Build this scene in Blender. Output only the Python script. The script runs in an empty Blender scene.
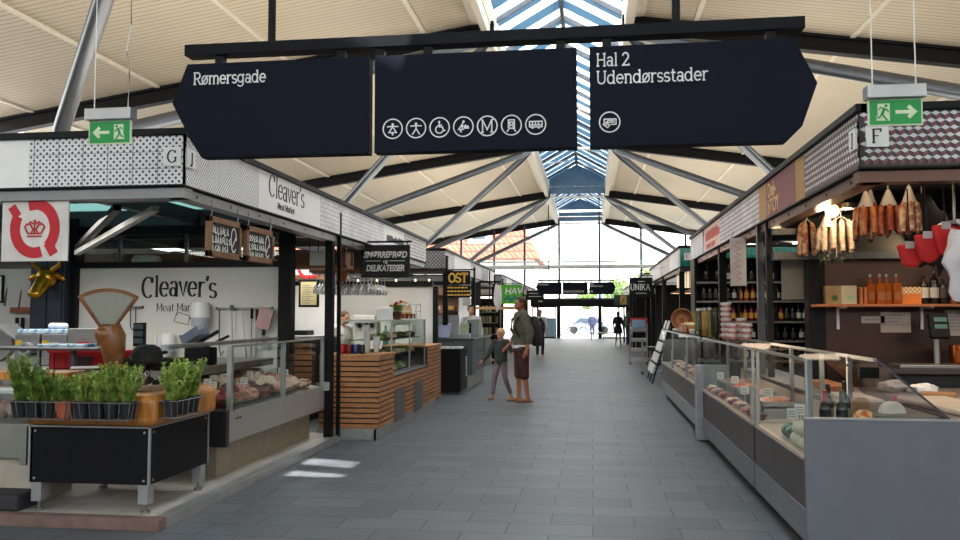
import bpy, math, random
from mathutils import Vector, Matrix, Euler, noise
random.seed(7)
PI = math.pi
C = bpy.context.scene.collection
SC = bpy.context.scene
R = math.radians

# ------------------------------------------------------------------ camera
cam_data = bpy.data.cameras.new('camera'); cam = bpy.data.objects.new('camera', cam_data); C.objects.link(cam)
cam_data.sensor_width = 36.0; cam_data.lens = 820 / 960 * 36; cam_data.clip_end = 400
cam.location = (0, 0, 1.5); cam.rotation_euler = (R(90 + 3.15), 0, R(7.72))
SC.camera = cam

# ------------------------------------------------------------------ world, sun, exposure
SC.view_settings.view_transform = 'Standard'; SC.view_settings.look = 'None'
SC.view_settings.gamma = 1.0; SC.view_settings.use_curve_mapping = False
SC.view_settings.exposure = 0.45
SC.cycles.max_bounces = 8; SC.cycles.diffuse_bounces = 4; SC.cycles.glossy_bounces = 3
SC.cycles.transmission_bounces = 4; SC.cycles.transparent_max_bounces = 12
SC.cycles.sample_clamp_indirect = 6.0; SC.cycles.caustics_reflective = False; SC.cycles.caustics_refractive = False
W = bpy.data.worlds.new('sky'); SC.world = W; W.use_nodes = True
nt = W.node_tree; bg = nt.nodes['Background']
tc = nt.nodes.new('ShaderNodeTexCoord'); sp = nt.nodes.new('ShaderNodeSeparateXYZ'); cr = nt.nodes.new('ShaderNodeValToRGB')
nt.links.new(tc.outputs['Generated'], sp.inputs[0]); nt.links.new(sp.outputs['Z'], cr.inputs[0]); nt.links.new(cr.outputs[0], bg.inputs['Color'])
cr.color_ramp.elements[0].position = 0.0; cr.color_ramp.elements[0].color = (1.0, 0.98, 0.95, 1)
cr.color_ramp.elements[1].position = 0.9; cr.color_ramp.elements[1].color = (0.72, 0.86, 1.0, 1)
bg.inputs['Strength'].default_value = 2.9
sd = bpy.data.lights.new('sun', 'SUN'); sun = bpy.data.objects.new('sun', sd); C.objects.link(sun)
sd.energy = 13.0; sd.angle = R(0.5); sd.color = (1.0, 0.96, 0.9)
SUN = Vector((2.6, -4.5, 8.2)).normalized()
sun.rotation_euler = SUN.to_track_quat('Z', 'Y').to_euler(); sun.location = (10, -10, 30)

def area(name, loc, sx, sy, power, col=(1, 1, 1), rot=(0, 0, 0)):
    d = bpy.data.lights.new(name, 'AREA'); d.shape = 'RECTANGLE'; d.size = sx; d.size_y = sy; d.energy = power; d.color = col
    o = bpy.data.objects.new(name, d); C.objects.link(o); o.location = loc; o.rotation_euler = rot
    return o
UP = (PI, 0, 0)
# uplighters lying on the stall canopies (they throw light at the ceiling)
UPP = 190
for yy in (10.2, 21.0, 32.0, 43.0):
    area('uplight', (-5.6, yy, 3.05), 3.0, 8.0, UPP, (1.0, 0.9, 0.76), UP)
    area('uplight', (4.4, yy, 3.05), 3.0, 8.0, UPP, (1.0, 0.9, 0.76), UP)
# working lamps under the left canopy
area('stall_lamp', (-5.2, 7.6, 2.42), 1.6, 1.2, 40, (1.0, 0.95, 0.88))
area('stall_lamp', (-4.2, 12.3, 2.45), 1.4, 2.4, 60, (1.0, 0.96, 0.9))
area('stall_lamp', (-4.4, 20.5, 2.45), 1.4, 5.0, 80, (1.0, 0.96, 0.9))
area('stall_lamp', (3.4, 6.9, 2.4), 1.6, 1.0, 14, (1.0, 0.78, 0.56))
area('stall_lamp', (2.6, 12.6, 2.4), 1.2, 2.0, 16, (1.0, 0.9, 0.78))
area('stall_lamp', (2.8, 20.0, 2.4), 1.4, 5.0, 30, (1.0, 0.93, 0.84))

# ------------------------------------------------------------------ materials
def lin(c):
    return tuple(((x / 255) / 12.92 if x / 255 <= 0.04045 else ((x / 255 + 0.055) / 1.055) ** 2.4) for x in c) + (1,)
class NB:
    """small node-graph helper"""
    def __init__(s, name):
        s.m = bpy.data.materials.new(name); s.m.use_nodes = True; s.t = s.m.node_tree; s.p = s.t.nodes['Principled BSDF']
        s.out = s.t.nodes['Material Output']
    def n(s, kind, **k):
        x = s.t.nodes.new('ShaderNode' + kind)
        for a, b in k.items():
            if a in x.inputs: x.inputs[a].default_value = b
            else: setattr(x, a, b)
        return x
    def l(s, a, b): s.t.links.new(a, b)
    def math(s, op, a, b=None):
        x = s.n('Math', operation=op)
        for i, v in enumerate((a, b)):
            if v is None: continue
            if hasattr(v, 'links'): s.l(v, x.inputs[i])
            else: x.inputs[i].default_value = v
        return x.outputs[0]
    def mix(s, f, a, b):
        x = s.n('Mix', data_type='RGBA')
        if hasattr(f, 'links'): s.l(f, x.inputs[0])
        else: x.inputs[0].default_value = f
        for i, v in ((6, a), (7, b)):
            if hasattr(v, 'links'): s.l(v, x.inputs[i])
            else: x.inputs[i].default_value = v
        return x.outputs[2]
    def co(s):
        return s.n('TexCoord').outputs['Object']
MATS = {}
def M(name, col, rough=0.6, metal=0.0, var=0.12, scale=6.0, bump=0.0, bscale=60.0, spec=0.5, stretch=None, emit=None):
    if name in MATS: return MATS[name]
    b = NB(name); c = lin(col)
    co = b.co()
    if stretch:
        mp = b.n('Mapping'); b.l(co, mp.inputs[0]); mp.inputs['Scale'].default_value = stretch; co = mp.outputs[0]
    nz = b.n('TexNoise', Scale=scale, Detail=4.0); b.l(co, nz.inputs['Vector'])
    dark = tuple(x * (1 - var) for x in c[:3]) + (1,); lite = tuple(min(1, x * (1 + var)) for x in c[:3]) + (1,)
    rp = b.n('ValToRGB'); rp.color_ramp.elements[0].position = 0.32; rp.color_ramp.elements[1].position = 0.68
    rp.color_ramp.elements[0].color = dark; rp.color_ramp.elements[1].color = lite
    b.l(nz.outputs[0], rp.inputs[0]); b.l(rp.outputs[0], b.p.inputs['Base Color'])
    b.p.inputs['Roughness'].default_value = rough; b.p.inputs['Metallic'].default_value = metal
    b.p.inputs['Specular IOR Level'].default_value = spec
    if bump:
        n2 = b.n('TexNoise', Scale=bscale, Detail=3.0); b.l(co, n2.inputs['Vector'])
        bp = b.n('Bump', Strength=bump, Distance=0.01); b.l(n2.outputs[0], bp.inputs['Height']); b.l(bp.outputs[0], b.p.inputs['Normal'])
    if emit:
        b.p.inputs['Emission Color'].default_value = lin(emit[0]); b.p.inputs['Emission Strength'].default_value = emit[1]
    MATS[name] = b.m
    return b.m
def glass(name, tint=(246, 250, 248), gloss=0.10, rough=0.02):
    if name in MATS: return MATS[name]
    b = NB(name); tr = b.n('BsdfTransparent'); tr.inputs[0].default_value = lin(tint)
    gl = b.n('BsdfGlossy'); gl.inputs['Roughness'].default_value = rough
    lw = b.n('LayerWeight', Blend=0.25); f = b.math('MULTIPLY_ADD', lw.outputs['Facing'], 0.18)
    f.node.inputs[2].default_value = gloss * 0.3
    mx = b.n('MixShader'); b.l(f, mx.inputs[0]); b.l(tr.outputs[0], mx.inputs[1]); b.l(gl.outputs[0], mx.inputs[2])
    b.l(mx.outputs[0], b.out.inputs['Surface']); MATS[name] = b.m
    return b.m
def uv_of(b):
    """u = X + Y, v = Z : works on fascia faces square to either axis"""
    s = b.n('SeparateXYZ'); b.l(b.co(), s.inputs[0])
    return b.math('ADD', s.outputs[0], s.outputs[1]), s.outputs[2]
def dots_mat(name, base, dot, pitch, rad, line=None, lp=0.19):
    if name in MATS: return MATS[name]
    b = NB(name); u, v = uv_of(b); f = None
    for k, (ou, ov) in enumerate(((0, 0), (0.5, 0.5))):
        a = b.math('SUBTRACT', b.math('FRACT', b.math('ADD', b.math('DIVIDE', u, pitch), ou + 100.0)), 0.5)
        c = b.math('SUBTRACT', b.math('FRACT', b.math('ADD', b.math('DIVIDE', v, pitch), ov + 100.0)), 0.5)
        d = b.math('ADD', b.math('MULTIPLY', a, a), b.math('MULTIPLY', c, c))
        g = b.math('LESS_THAN', d, rad * rad)
        f = g if f is None else b.math('MAXIMUM', f, g)
    col = b.mix(f, lin(base), lin(dot))
    if line:
        for q, st in ((u, lp), (v, lp * 0.62)):
            e = b.math('LESS_THAN', b.math('FRACT', b.math('ADD', b.math('DIVIDE', q, st), 100.0)), 0.035)
            col = b.mix(e, col, lin(line))
    b.l(col, b.p.inputs['Base Color']); b.p.inputs['Roughness'].default_value = 0.5
    MATS[name] = b.m; return b.m
def brick_mat(name, c1, c2, mortar, w, h, ms, offset=0.5, rough=0.5, rvar=0.0, bump=0.3, axis='uv', spec=0.5):
    if name in MATS: return MATS[name]
    b = NB(name); bt = b.n('TexBrick', offset=offset)
    if axis == 'uv':
        u, v = uv_of(b); cb = b.n('CombineXYZ'); b.l(u, cb.inputs[0]); b.l(v, cb.inputs[1]); co = cb.outputs[0]
    else: co = b.co()
    b.l(co, bt.inputs['Vector'])
    bt.inputs['Color1'].default_value = lin(c1); bt.inputs['Color2'].default_value = lin(c2); bt.inputs['Mortar'].default_value = lin(mortar)
    bt.inputs['Scale'].default_value = 1.0; bt.inputs['Brick Width'].default_value = w; bt.inputs['Row Height'].default_value = h
    bt.inputs['Mortar Size'].default_value = ms; bt.inputs['Mortar Smooth'].default_value = 0.2
    nz = b.n('TexNoise', Scale=3.0, Detail=6.0); b.l(co, nz.inputs['Vector'])
    mx = b.n('Mix', data_type='RGBA', blend_type='MULTIPLY'); mx.inputs[0].default_value = 0.55
    rp = b.n('ValToRGB'); rp.color_ramp.elements[0].color = (0.6, 0.6, 0.6, 1); rp.color_ramp.elements[1].color = (1.25, 1.25, 1.25, 1)
    rp.color_ramp.elements[0].position = 0.3; rp.color_ramp.elements[1].position = 0.7
    b.l(nz.outputs[0], rp.inputs[0]); b.l(bt.outputs['Color'], mx.inputs[6]); b.l(rp.outputs[0], mx.inputs[7])
    b.l(mx.outputs[2], b.p.inputs['Base Color'])
    rr = b.math('MULTIPLY_ADD', nz.outputs[0], rvar); rr.node.inputs[2].default_value = rough - rvar / 2
    b.l(rr, b.p.inputs['Roughness']); b.p.inputs['Specular IOR Level'].default_value = spec
    if bump:
        inv = b.math('SUBTRACT', 1.0, bt.outputs['Fac']); bp = b.n('Bump', Strength=bump, Distance=0.004)
        b.l(inv, bp.inputs['Height']); b.l(bp.outputs[0], b.p.inputs['Normal'])
    MATS[name] = b.m; return b.m
def two_tone(name, a, c, scale=20.0, lo=0.45, hi=0.55, rough=0.5, bump=0.3, stretch=None, spec=0.5):
    if name in MATS: return MATS[name]
    b = NB(name); co = b.co()
    if stretch:
        mp = b.n('Mapping'); b.l(co, mp.inputs[0]); mp.inputs['Scale'].default_value = stretch; co = mp.outputs[0]
    nz = b.n('TexNoise', Scale=scale, Detail=5.0, Distortion=0.6); b.l(co, nz.inputs['Vector'])
    rp = b.n('ValToRGB'); rp.color_ramp.elements[0].position = lo; rp.color_ramp.elements[1].position = hi
    rp.color_ramp.elements[0].color = lin(a); rp.color_ramp.elements[1].color = lin(c)
    b.l(nz.outputs[0], rp.inputs[0]); b.l(rp.outputs[0], b.p.inputs['Base Color']); b.p.inputs['Roughness'].default_value = rough
    b.p.inputs['Specular IOR Level'].default_value = spec
    if bump:
        bp = b.n('Bump', Strength=bump, Distance=0.004); b.l(nz.outputs[0], bp.inputs['Height']); b.l(bp.outputs[0], b.p.inputs['Normal'])
    MATS[name] = b.m; return b.m
def wood(name, a, c, along='x', rough=0.5, scale=4.0):
    st = {'x': (1.0, 9.0, 9.0), 'y': (9.0, 1.0, 9.0), 'z': (9.0, 9.0, 1.0)}[along]
    return two_tone(name, a, c, scale, 0.3, 0.7, rough, 0.15, st)

# ------------------------------------------------------------------ mesh builder
class MB:
    def __init__(s, o=(0, 0, 0)):
        s.o = Vector(o); s.v = []; s.f = []; s.mi = []; s.m = 0
    def add(s, vs, fs, m=None):
        k = len(s.v); s.v += [tuple(Vector(p) - s.o) for p in vs]; s.f += [tuple(i + k for i in f) for f in fs]
        s.mi += [s.m if m is None else m] * len(fs); return s
    def obox(s, c, size, rot=None, m=None):
        hx, hy, hz = size[0] / 2, size[1] / 2, size[2] / 2
        vs = [Vector((x, y, z)) for x in (-hx, hx) for y in (-hy, hy) for z in (-hz, hz)]
        if rot is not None:
            mt = rot if isinstance(rot, Matrix) else Euler(rot).to_matrix(); vs = [mt @ p for p in vs]
        return s.add([Vector(c) + p for p in vs], [(0, 1, 3, 2), (4, 6, 7, 5), (0, 4, 5, 1), (2, 3, 7, 6), (0, 2, 6, 4), (1, 5, 7, 3)], m)
    def box(s, x0, x1, y0, y1, z0, z1, m=None):
        return s.obox(((x0 + x1) / 2, (y0 + y1) / 2, (z0 + z1) / 2), (abs(x1 - x0), abs(y1 - y0), abs(z1 - z0)), None, m)
    def bar(s, p0, p1, w, h, m=None):
        p0, p1 = Vector(p0), Vector(p1); d = p1 - p0
        return s.obox((p0 + p1) / 2, (w, h, d.length), d.to_track_quat('Z', 'Y').to_matrix(), m)
    def rings(s, rings, close=True, cap=True, m=None):
        n = len(rings[0]); vs = [p for r in rings for p in r]; fs = []
        for i in range(len(rings) - 1):
            for j in range(n if close else n - 1):
                a = i * n + j; b2 = i * n + (j + 1) % n; fs.append((a, b2, b2 + n, a + n))
        if cap and close: fs += [tuple(range(n))[::-1], tuple((len(rings) - 1) * n + i for i in range(n))]
        return s.add(vs, fs, m)
    def cyl(s, p0, p1, r0, r1=None, n=12, cap=True, m=None):
        p0, p1 = Vector(p0), Vector(p1); r1 = r0 if r1 is None else r1; q = (p1 - p0).to_track_quat('Z', 'Y')
        ring = lambda p, r: [p + q @ Vector((math.cos(2 * PI * i / n) * r, math.sin(2 * PI * i / n) * r, 0)) for i in range(n)]
        return s.rings([ring(p0, max(r0, 1e-5)), ring(p1, max(r1, 1e-5))], True, cap, m)
    def tube(s, pts, r, n=6, m=None):
        pts = [Vector(p) for p in pts]; rs = []
        for i, p in enumerate(pts):
            d = (pts[min(i + 1, len(pts) - 1)] - pts[max(i - 1, 0)]); q = d.to_track_quat('Z', 'Y') if d.length > 1e-9 else Matrix.Identity(3).to_quaternion()
            rr = r[i] if isinstance(r, (list, tuple)) else r
            rs.append([p + q @ Vector((math.cos(2 * PI * j / n) * rr, math.sin(2 * PI * j / n) * rr, 0)) for j in range(n)])
        return s.rings(rs, True, True, m)
    def lathe(s, prof, c=(0, 0, 0), n=16, m=None, sx=1, sy=1):
        c = Vector(c)
        return s.rings([[c + Vector((math.cos(2 * PI * i / n) * max(r, 1e-4) * sx, math.sin(2 * PI * i / n) * max(r, 1e-4) * sy, z)) for i in range(n)] for r, z in prof], True, True, m)
    def ell(s, c, rad, rot=None, n=14, k=8, m=None, jit=0, seed=0):
        c = Vector(c); rs = []
        mt = Euler(rot).to_matrix() if rot is not None else Matrix.Identity(3)
        for i in range(k + 1):
            a = -PI / 2 + PI * i / k; row = []
            for j in range(n):
                t = 2 * PI * j / n; p = Vector((math.cos(a) * math.cos(t), math.cos(a) * math.sin(t), math.sin(a)))
                if abs(abs(a) - PI / 2) < 1e-6: p = Vector((1e-4 * math.cos(t), 1e-4 * math.sin(t), p.z))
                if jit: p *= 1 + jit * noise.noise(p * 1.7 + Vector((seed * 3.1, seed * 1.7, 0)))
                row.append(c + mt @ Vector((p.x * rad[0], p.y * rad[1], p.z * rad[2])))
            rs.append(row)
        return s.rings(rs, True, True, m)
    def cap(s, p0, p1, r0, r1=None, n=12, m=None):
        p0, p1 = Vector(p0), Vector(p1); r1 = r0 if r1 is None else r1; d = p1 - p0; q = d.to_track_quat('Z', 'Y'); L = d.length; rs = []
        st = [(-math.cos(a) * r0, math.sin(a) * r0) for a in (0.05, 0.5, 1.0, PI / 2)] + [(L + math.sin(a) * r1, math.cos(a) * r1) for a in (0, 0.55, 1.05, 1.52)]
        for z, r in st: rs.append([p0 + q @ Vector((math.cos(2 * PI * i / n) * r, math.sin(2 * PI * i / n) * r, z)) for i in range(n)])
        return s.rings(rs, True, True, m)
    def prism(s, poly, fn, d0, d1, m=None):
        """poly: 2-D outline; fn(a, b, d) -> point"""
        n = len(poly)
        return s.rings([[fn(a, b, d0) for a, b in poly], [fn(a, b, d1) for a, b in poly]], True, True, m)
    def ribbon(s, pts, w, y0=0.0, y1=-0.002, c=1.0, fn=None, m=None):
        """flat pen stroke in the x-z plane (front towards -y); c<1 thins horizontal strokes"""
        P = [Vector((p[0], p[1])) for p in pts]; L, Rr = [], []
        for i, p in enumerate(P):
            a = (P[i] - P[i - 1]) if i else (P[1] - P[0]); b2 = (P[i + 1] - P[i]) if i < len(P) - 1 else a
            if a.length < 1e-9: a = b2
            if b2.length < 1e-9: b2 = a
            t = (a.normalized() + b2.normalized()); t = t.normalized() if t.length > 0.05 else a.normalized()
            wd = w * (c + (1 - c) * abs(t.y)) / 2; k = 1 / max(0.45, abs(t.dot(a.normalized()))); nn = Vector((-t.y, t.x)) * wd * k
            L.append(p + nn); Rr.append(p - nn)
        g = fn or (lambda a, b2, y: (a, y, b2))
        rs = [[g(l.x, l.y, y0), g(r.x, r.y, y0), g(r.x, r.y, y1), g(l.x, l.y, y1)] for l, r in zip(L, Rr)]
        return s.rings(rs, True, True, m)
    def build(s, name, mat, parent=None, smooth=True, bevel=0.0, rz=0.0, loc=None, seg=2):
        me = bpy.data.meshes.new(name); me.from_pydata(s.v, [], s.f)
        for x in (mat if isinstance(mat, (list, tuple)) else [mat]): me.materials.append(x)
        me.polygons.foreach_set('material_index', s.mi)
        if smooth:
            me.polygons.foreach_set('use_smooth', [True] * len(me.polygons)); me.set_sharp_from_angle(angle=R(38))
        me.update()
        o = bpy.data.objects.new(name, me); C.objects.link(o)
        if parent is not None: o.parent = parent
        else: o.location = s.o
        if loc is not None: o.location = loc
        o.rotation_euler = (0, 0, rz)
        if bevel:
            b = o.modifiers.new('bevel', 'BEVEL'); b.width = bevel; b.segments = seg; b.limit_method = 'ANGLE'; b.angle_limit = R(40)
        return o
def tag(o, label=None, cat=None, group=None, kind=None):
    if label: o['label'] = label
    if cat: o['category'] = cat
    if group: o['group'] = group
    if kind: o['kind'] = kind
    return o
def thing(name, label, cat, loc=(0, 0, 0), rz=0.0, group=None):
    o = bpy.data.objects.new(name, None); C.objects.link(o); o.location = loc; o.rotation_euler = (0, 0, rz); o.empty_display_size = 0.1
    return tag(o, label, cat, group)
def struct(o, label=None):
    o['kind'] = 'structure'
    if label: o['label'] = label
    return o
KIDS = {}
def dup(root, loc, rz=None, label=None, group=None, scale=None):
    def cp(o, par):
        c = o.copy(); C.objects.link(c)
        if par is not None: c.parent = par
        for ch in o.children: cp(ch, c)
        return c
    r = cp(root, None); r.location = loc
    if rz is not None: r.rotation_euler = (0, 0, rz)
    if scale: r.scale = (scale,) * 3 if not isinstance(scale, tuple) else scale
    return tag(r, label, None, group)
ORD = ['first', 'second', 'third', 'fourth', 'fifth', 'sixth', 'seventh', 'eighth', 'ninth', 'tenth', 'eleventh', 'twelfth', 'thirteenth', 'fourteenth', 'fifteenth', 'sixteenth', 'seventeenth', 'eighteenth', 'nineteenth', 'twentieth']

# ------------------------------------------------------------------ pen lettering
def arc(cx, cy, rx, ry, a0, a1, n=14):
    return [(cx + rx * math.cos(R(a0 + (a1 - a0) * i / n)), cy + ry * math.sin(R(a0 + (a1 - a0) * i / n))) for i in range(n + 1)]
def sf(x, y, w=0.12): return [(x - w, y), (x + w, y)]
def oval(cx, cy, rx, ry): return arc(cx, cy, rx, ry, 90, 450, 22)
GL = {
 'R': (0.82, [[(.14, 0), (.14, 1)], [(.02, 1), (.45, 1)] + arc(.42, .74, .24, .26, 80, -90) + [(.14, .48)], [(.4, .48), (.68, 0)], sf(.14, 0), [(.62, 0), (.8, 0)]]),
 'H': (0.9, [[(.14, 0), (.14, 1)], [(.72, 0), (.72, 1)], [(.14, .5), (.72, .5)], sf(.14, 0), sf(.14, 1), sf(.72, 0), sf(.72, 1)]),
 'U': (0.9, [[(.14, 1)] + arc(.43, .3, .29, .3, 180, 360) + [(.72, 1)], sf(.14, 1), sf(.72, 1)]),
 'M': (1.04, [[(.14, 0), (.14, 1)], [(.88, 0), (.88, 1)], [(.14, 1), (.51, .2), (.88, 1)], sf(.14, 0), sf(.88, 0), [(.02, 1), (.14, 1)], [(.88, 1), (1, 1)]]),
 'N': (0.92, [[(.14, 0), (.14, 1)], [(.74, 0), (.74, 1)], [(.14, 1), (.74, 0)], sf(.14, 0), sf(.74, 1), [(.02, 1), (.14, 1)]]),
 'I': (0.36, [[(.17, 0), (.17, 1)], sf(.17, 0), sf(.17, 1)]),
 'K': (0.84, [[(.14, 0), (.14, 1)], [(.14, .4), (.66, 1)], [(.32, .58), (.7, 0)], sf(.14, 0), sf(.14, 1), sf(.7, 0), sf(.66, 1)]),
 'A': (0.86, [[(.08, 0), (.42, 1), (.76, 0)], [(.2, .34), (.64, .34)], sf(.08, 0), sf(.76, 0)]),
 'F': (0.72, [[(.14, 0), (.14, 1)], [(.02, 1), (.64, 1), (.64, .8)], [(.14, .52), (.48, .52)], sf(.14, 0)]),
 'G': (0.9, [arc(.44, .5, .38, .5, 45, 320), [(.74, .42), (.74, .08)], sf(.72, .42), [(.7, .98), (.7, .78)]]),
 'J': (0.5, [[(.3, 1), (.3, .1)] + arc(.16, .1, .14, .2, 0, -140), sf(.3, 1)]),
 'O': (0.94, [oval(.44, .5, .38, .5)]),
 'S': (0.7, [arc(.32, .74, .26, .26, 25, 270) + arc(.32, .24, .28, .24, 90, -155), [(.57, .98), (.57, .78)], [(.05, .02), (.05, .22)]]),
 'T': (0.84, [[(.4, 0), (.4, 1)], [(.04, .8), (.04, 1), (.76, 1), (.76, .8)], sf(.4, 0)]),
 'C': (0.88, [arc(.44, .5, .38, .5, 48, 312), [(.71, .98), (.71, .72)]]),
 'a': (0.66, [arc(.3, .48, .21, .22, 155, 0) + [(.51, 0), (.62, 0)], oval(.27, .2, .2, .2)]),
 'd': (0.76, [oval(.31, .35, .26, .35), [(.45, 1), (.57, 1), (.57, 0), (.69, 0)]]),
 'e': (0.68, [[(.06, .37), (.6, .37)] + arc(.33, .35, .27, .35, 3, 318)]),
 'g': (0.76, [oval(.31, .38, .26, .32), [(.69, .69), (.57, .69), (.57, -.1)] + arc(.31, -.1, .26, .2, 0, -160)]),
 'l': (0.36, [[(.05, 1), (.17, 1), (.17, 0)], sf(.17, 0)]),
 'm': (1.12, [[(.02, .69), (.14, .69), (.14, 0)], [(.14, .42)] + arc(.35, .46, .2, .24, 180, 0) + [(.55, 0)], arc(.76, .46, .2, .24, 180, 0) + [(.96, 0)], sf(.14, 0, .1), sf(.55, 0, .1), sf(.96, 0, .1)]),
 'n': (0.74, [[(.02, .69), (.14, .69), (.14, 0)], [(.14, .42)] + arc(.35, .46, .21, .24, 180, 0) + [(.56, 0)], sf(.14, 0, .1), sf(.56, 0, .1)]),
 'r': (0.54, [[(.02, .69), (.14, .69), (.14, 0)], arc(.38, .4, .24, .3, 180, 62), sf(.14, 0)]),
 's': (0.56, [arc(.27, .52, .2, .18, 25, 270) + arc(.27, .17, .21, .17, 90, -155)]),
 't': (0.5, [[(.2, .95), (.2, .18)] + arc(.36, .18, .16, .18, 180, 300), [(.04, .69), (.42, .69)]]),
 'u': (0.74, [[(.02, .69), (.14, .69), (.14, .25)] + arc(.34, .25, .2, .25, 180, 360) + [(.54, .69)], [(.54, .3), (.54, 0), (.66, 0)]]),
 'v': (0.62, [[(.06, .69), (.3, 0), (.54, .69)], sf(.06, .69, .08), sf(.54, .69, .08)]),
 'k': (0.66, [[(.02, 1), (.14, 1), (.14, 0)], [(.14, .28), (.5, .69)], [(.28, .42), (.56, 0)], sf(.14, 0), sf(.56, 0, .1), sf(.5, .69, .1)]),
 'ø': (0.7, [oval(.33, .35, .27, .35), [(.04, -.06), (.62, .76)]]),
 '2': (0.68, [arc(.3, .72, .25, .28, 170, -35) + [(.06, 0), (.6, 0), (.6, .12)]]),
 "'": (0.24, [[(.13, 1.02), (.15, .92), (.07, .78)]]), ' ': (0.36, []), '.': (0.3, [[(.1, .0), (.2, .0)]]), '1': (0.5, [[(.08, .8), (.26, 1), (.26, 0)], sf(.26, 0)]), '0': (0.7, [oval(.32, .5, .26, .5)]),
}
def letters(s, h, loc, mat, parent, rz=0.0, w=0.11, c=0.8, name='lettering', track=0.0, thick=0.004, sx=1.0, arch=0.0):
    mb = MB(); x = 0.0; tot = sum(GL[ch][0] + track for ch in s)
    for ch in s:
        adv, st = GL[ch]; dz = arch * (1 - (2 * (x + adv / 2) / tot - 1) ** 2)
        for pl in st: mb.ribbon([((x + a) * h * sx, (b + dz) * h) for a, b in pl], w * h, 0, -thick, c)
        x += adv + track
    return mb.build(name, mat, parent, False, 0, rz, loc), x * h * sx
def font(s, size, loc, mat, parent, rz=0.0, name='lettering', shear=0.0, off=0.0, align='LEFT', sp=1.0, sx=1.0):
    d = bpy.data.curves.new(name, 'FONT'); d.body = s; d.size = size; d.extrude = 0.002; d.shear = shear; d.offset = off; d.align_x = align; d.space_character = sp
    d.materials.append(mat); o = bpy.data.objects.new(name, d); C.objects.link(o); o.parent = parent; o.location = loc; o.rotation_euler = (PI / 2, 0, rz); o.scale = (sx, 1, 1)
    bpy.context.view_layer.update(); me = bpy.data.meshes.new_from_object(o.evaluated_get(bpy.context.evaluated_depsgraph_get()))
    m = bpy.data.objects.new(name, me); C.objects.link(m); m.parent = parent; m.location = loc; m.rotation_euler = (PI / 2, 0, rz); m.scale = (sx, 1, 1)
    bpy.data.objects.remove(o); return m
# ------------------------------------------------------------------ shared materials
black = M('black_steel', (22, 22, 24), 0.5, 0.0, 0.1, spec=0.15)
dark = M('dark_panel', (32, 33, 36), 0.5, spec=0.2)
navy = M('sign_navy', (24, 27, 38), 0.6, 0, 0.04, 2, spec=0.06)
white = M('white_paint', (228, 228, 226), 0.55, 0, 0.03)
pwhite = M('white_print', (238, 238, 236), 0.5, 0, 0.02)
steel = M('brushed_steel', (150, 150, 148), 0.32, 0.85, 0.08, 3, stretch=(1, 1, 14))
lsteel = M('galvanised_steel', (168, 170, 170), 0.42, 0.6, 0.1, 5)
dsteel = M('painted_steel', (74, 78, 84), 0.4, 0.4, 0.08)
gl = glass('clear_glass')
ink = M('black_ink', (24, 24, 26), 0.6)
red = M('red_plastic', (196, 22, 32), 0.4, 0, 0.08)
gpaint = M('grey_laminate', (106, 109, 116), 0.45, 0, 0.04)
rubber = M('black_rubber', (22, 22, 22), 0.8)

# ------------------------------------------------------------------ floor and ground
floor_m = brick_mat('stone_paving', (86, 91, 98), (102, 107, 113), (58, 62, 67), 0.6, 0.3, 0.006, 0.5, 0.5, 0.3, 0.25, 'obj')
b = MB(); b.box(-14, 14, -8, 53.6, -0.1, 0.0); struct(b.build('floor', floor_m, None, False), 'dark grey stone paving of the market aisle')
b = MB(); b.box(-60, 60, -8, 130, -0.3, -0.1); struct(b.build('ground', M('outdoor_paving', (176, 172, 166), 0.8, 0, 0.1, 2), None, False), 'pale paving outside the hall')

# ------------------------------------------------------------------ roof
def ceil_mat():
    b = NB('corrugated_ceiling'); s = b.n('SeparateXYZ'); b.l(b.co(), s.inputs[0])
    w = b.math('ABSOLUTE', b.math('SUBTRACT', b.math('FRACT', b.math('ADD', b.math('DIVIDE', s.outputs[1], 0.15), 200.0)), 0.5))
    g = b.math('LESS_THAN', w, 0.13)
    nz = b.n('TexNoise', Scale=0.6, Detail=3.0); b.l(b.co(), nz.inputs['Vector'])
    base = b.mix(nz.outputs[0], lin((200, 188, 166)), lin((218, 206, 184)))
    b.l(b.mix(g, base, lin((178, 166, 144))), b.p.inputs['Base Color']); b.p.inputs['Roughness'].default_value = 0.6  # groove shade of the corrugation is painted into the colour
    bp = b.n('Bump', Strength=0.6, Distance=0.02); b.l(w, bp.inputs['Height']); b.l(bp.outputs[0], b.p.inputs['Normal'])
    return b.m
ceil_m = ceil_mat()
RX = -0.67                       # ridge line
zc = lambda x: 7.78 - 0.15 * (abs(x - RX) - 1.42)
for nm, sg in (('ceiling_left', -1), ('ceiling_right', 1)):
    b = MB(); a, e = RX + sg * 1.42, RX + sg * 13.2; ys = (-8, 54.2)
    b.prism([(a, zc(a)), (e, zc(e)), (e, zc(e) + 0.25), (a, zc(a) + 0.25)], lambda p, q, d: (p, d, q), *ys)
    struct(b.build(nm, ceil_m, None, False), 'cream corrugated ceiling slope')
cream = M('cream_trim', (226, 218, 202), 0.55, 0, 0.04)
k = 0
for sg in (-1, 1):
    for dx in (2.85, 5.92, 8.98, 12.05):
        x = RX + sg * dx; k += 1
        b = MB(); b.box(x - 0.05, x + 0.05, -8, 54, zc(x) - 0.035, zc(x) + 0.02); struct(b.build('trim_%d' % k, cream, None, False), 'pale joint strip along the ceiling')
# skylight curb
for sg in (-1, 1):
    k += 1; x = RX + sg * 1.42
    b = MB()
    for y0, y1 in ((-8, 41.3), (41.5, 53.6)):
        b.box(x - 0.02, x + 0.16 * sg, y0, y1, 7.45, 8.3); b.box(x - 0.3 * sg * 0, x + 0.42 * sg, y0, y1, zc(x) - 0.06, zc(x) - 0.01)
    struct(b.build('trim_%d' % k, cream, None, False), 'cream curb along the skylight')
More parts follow.
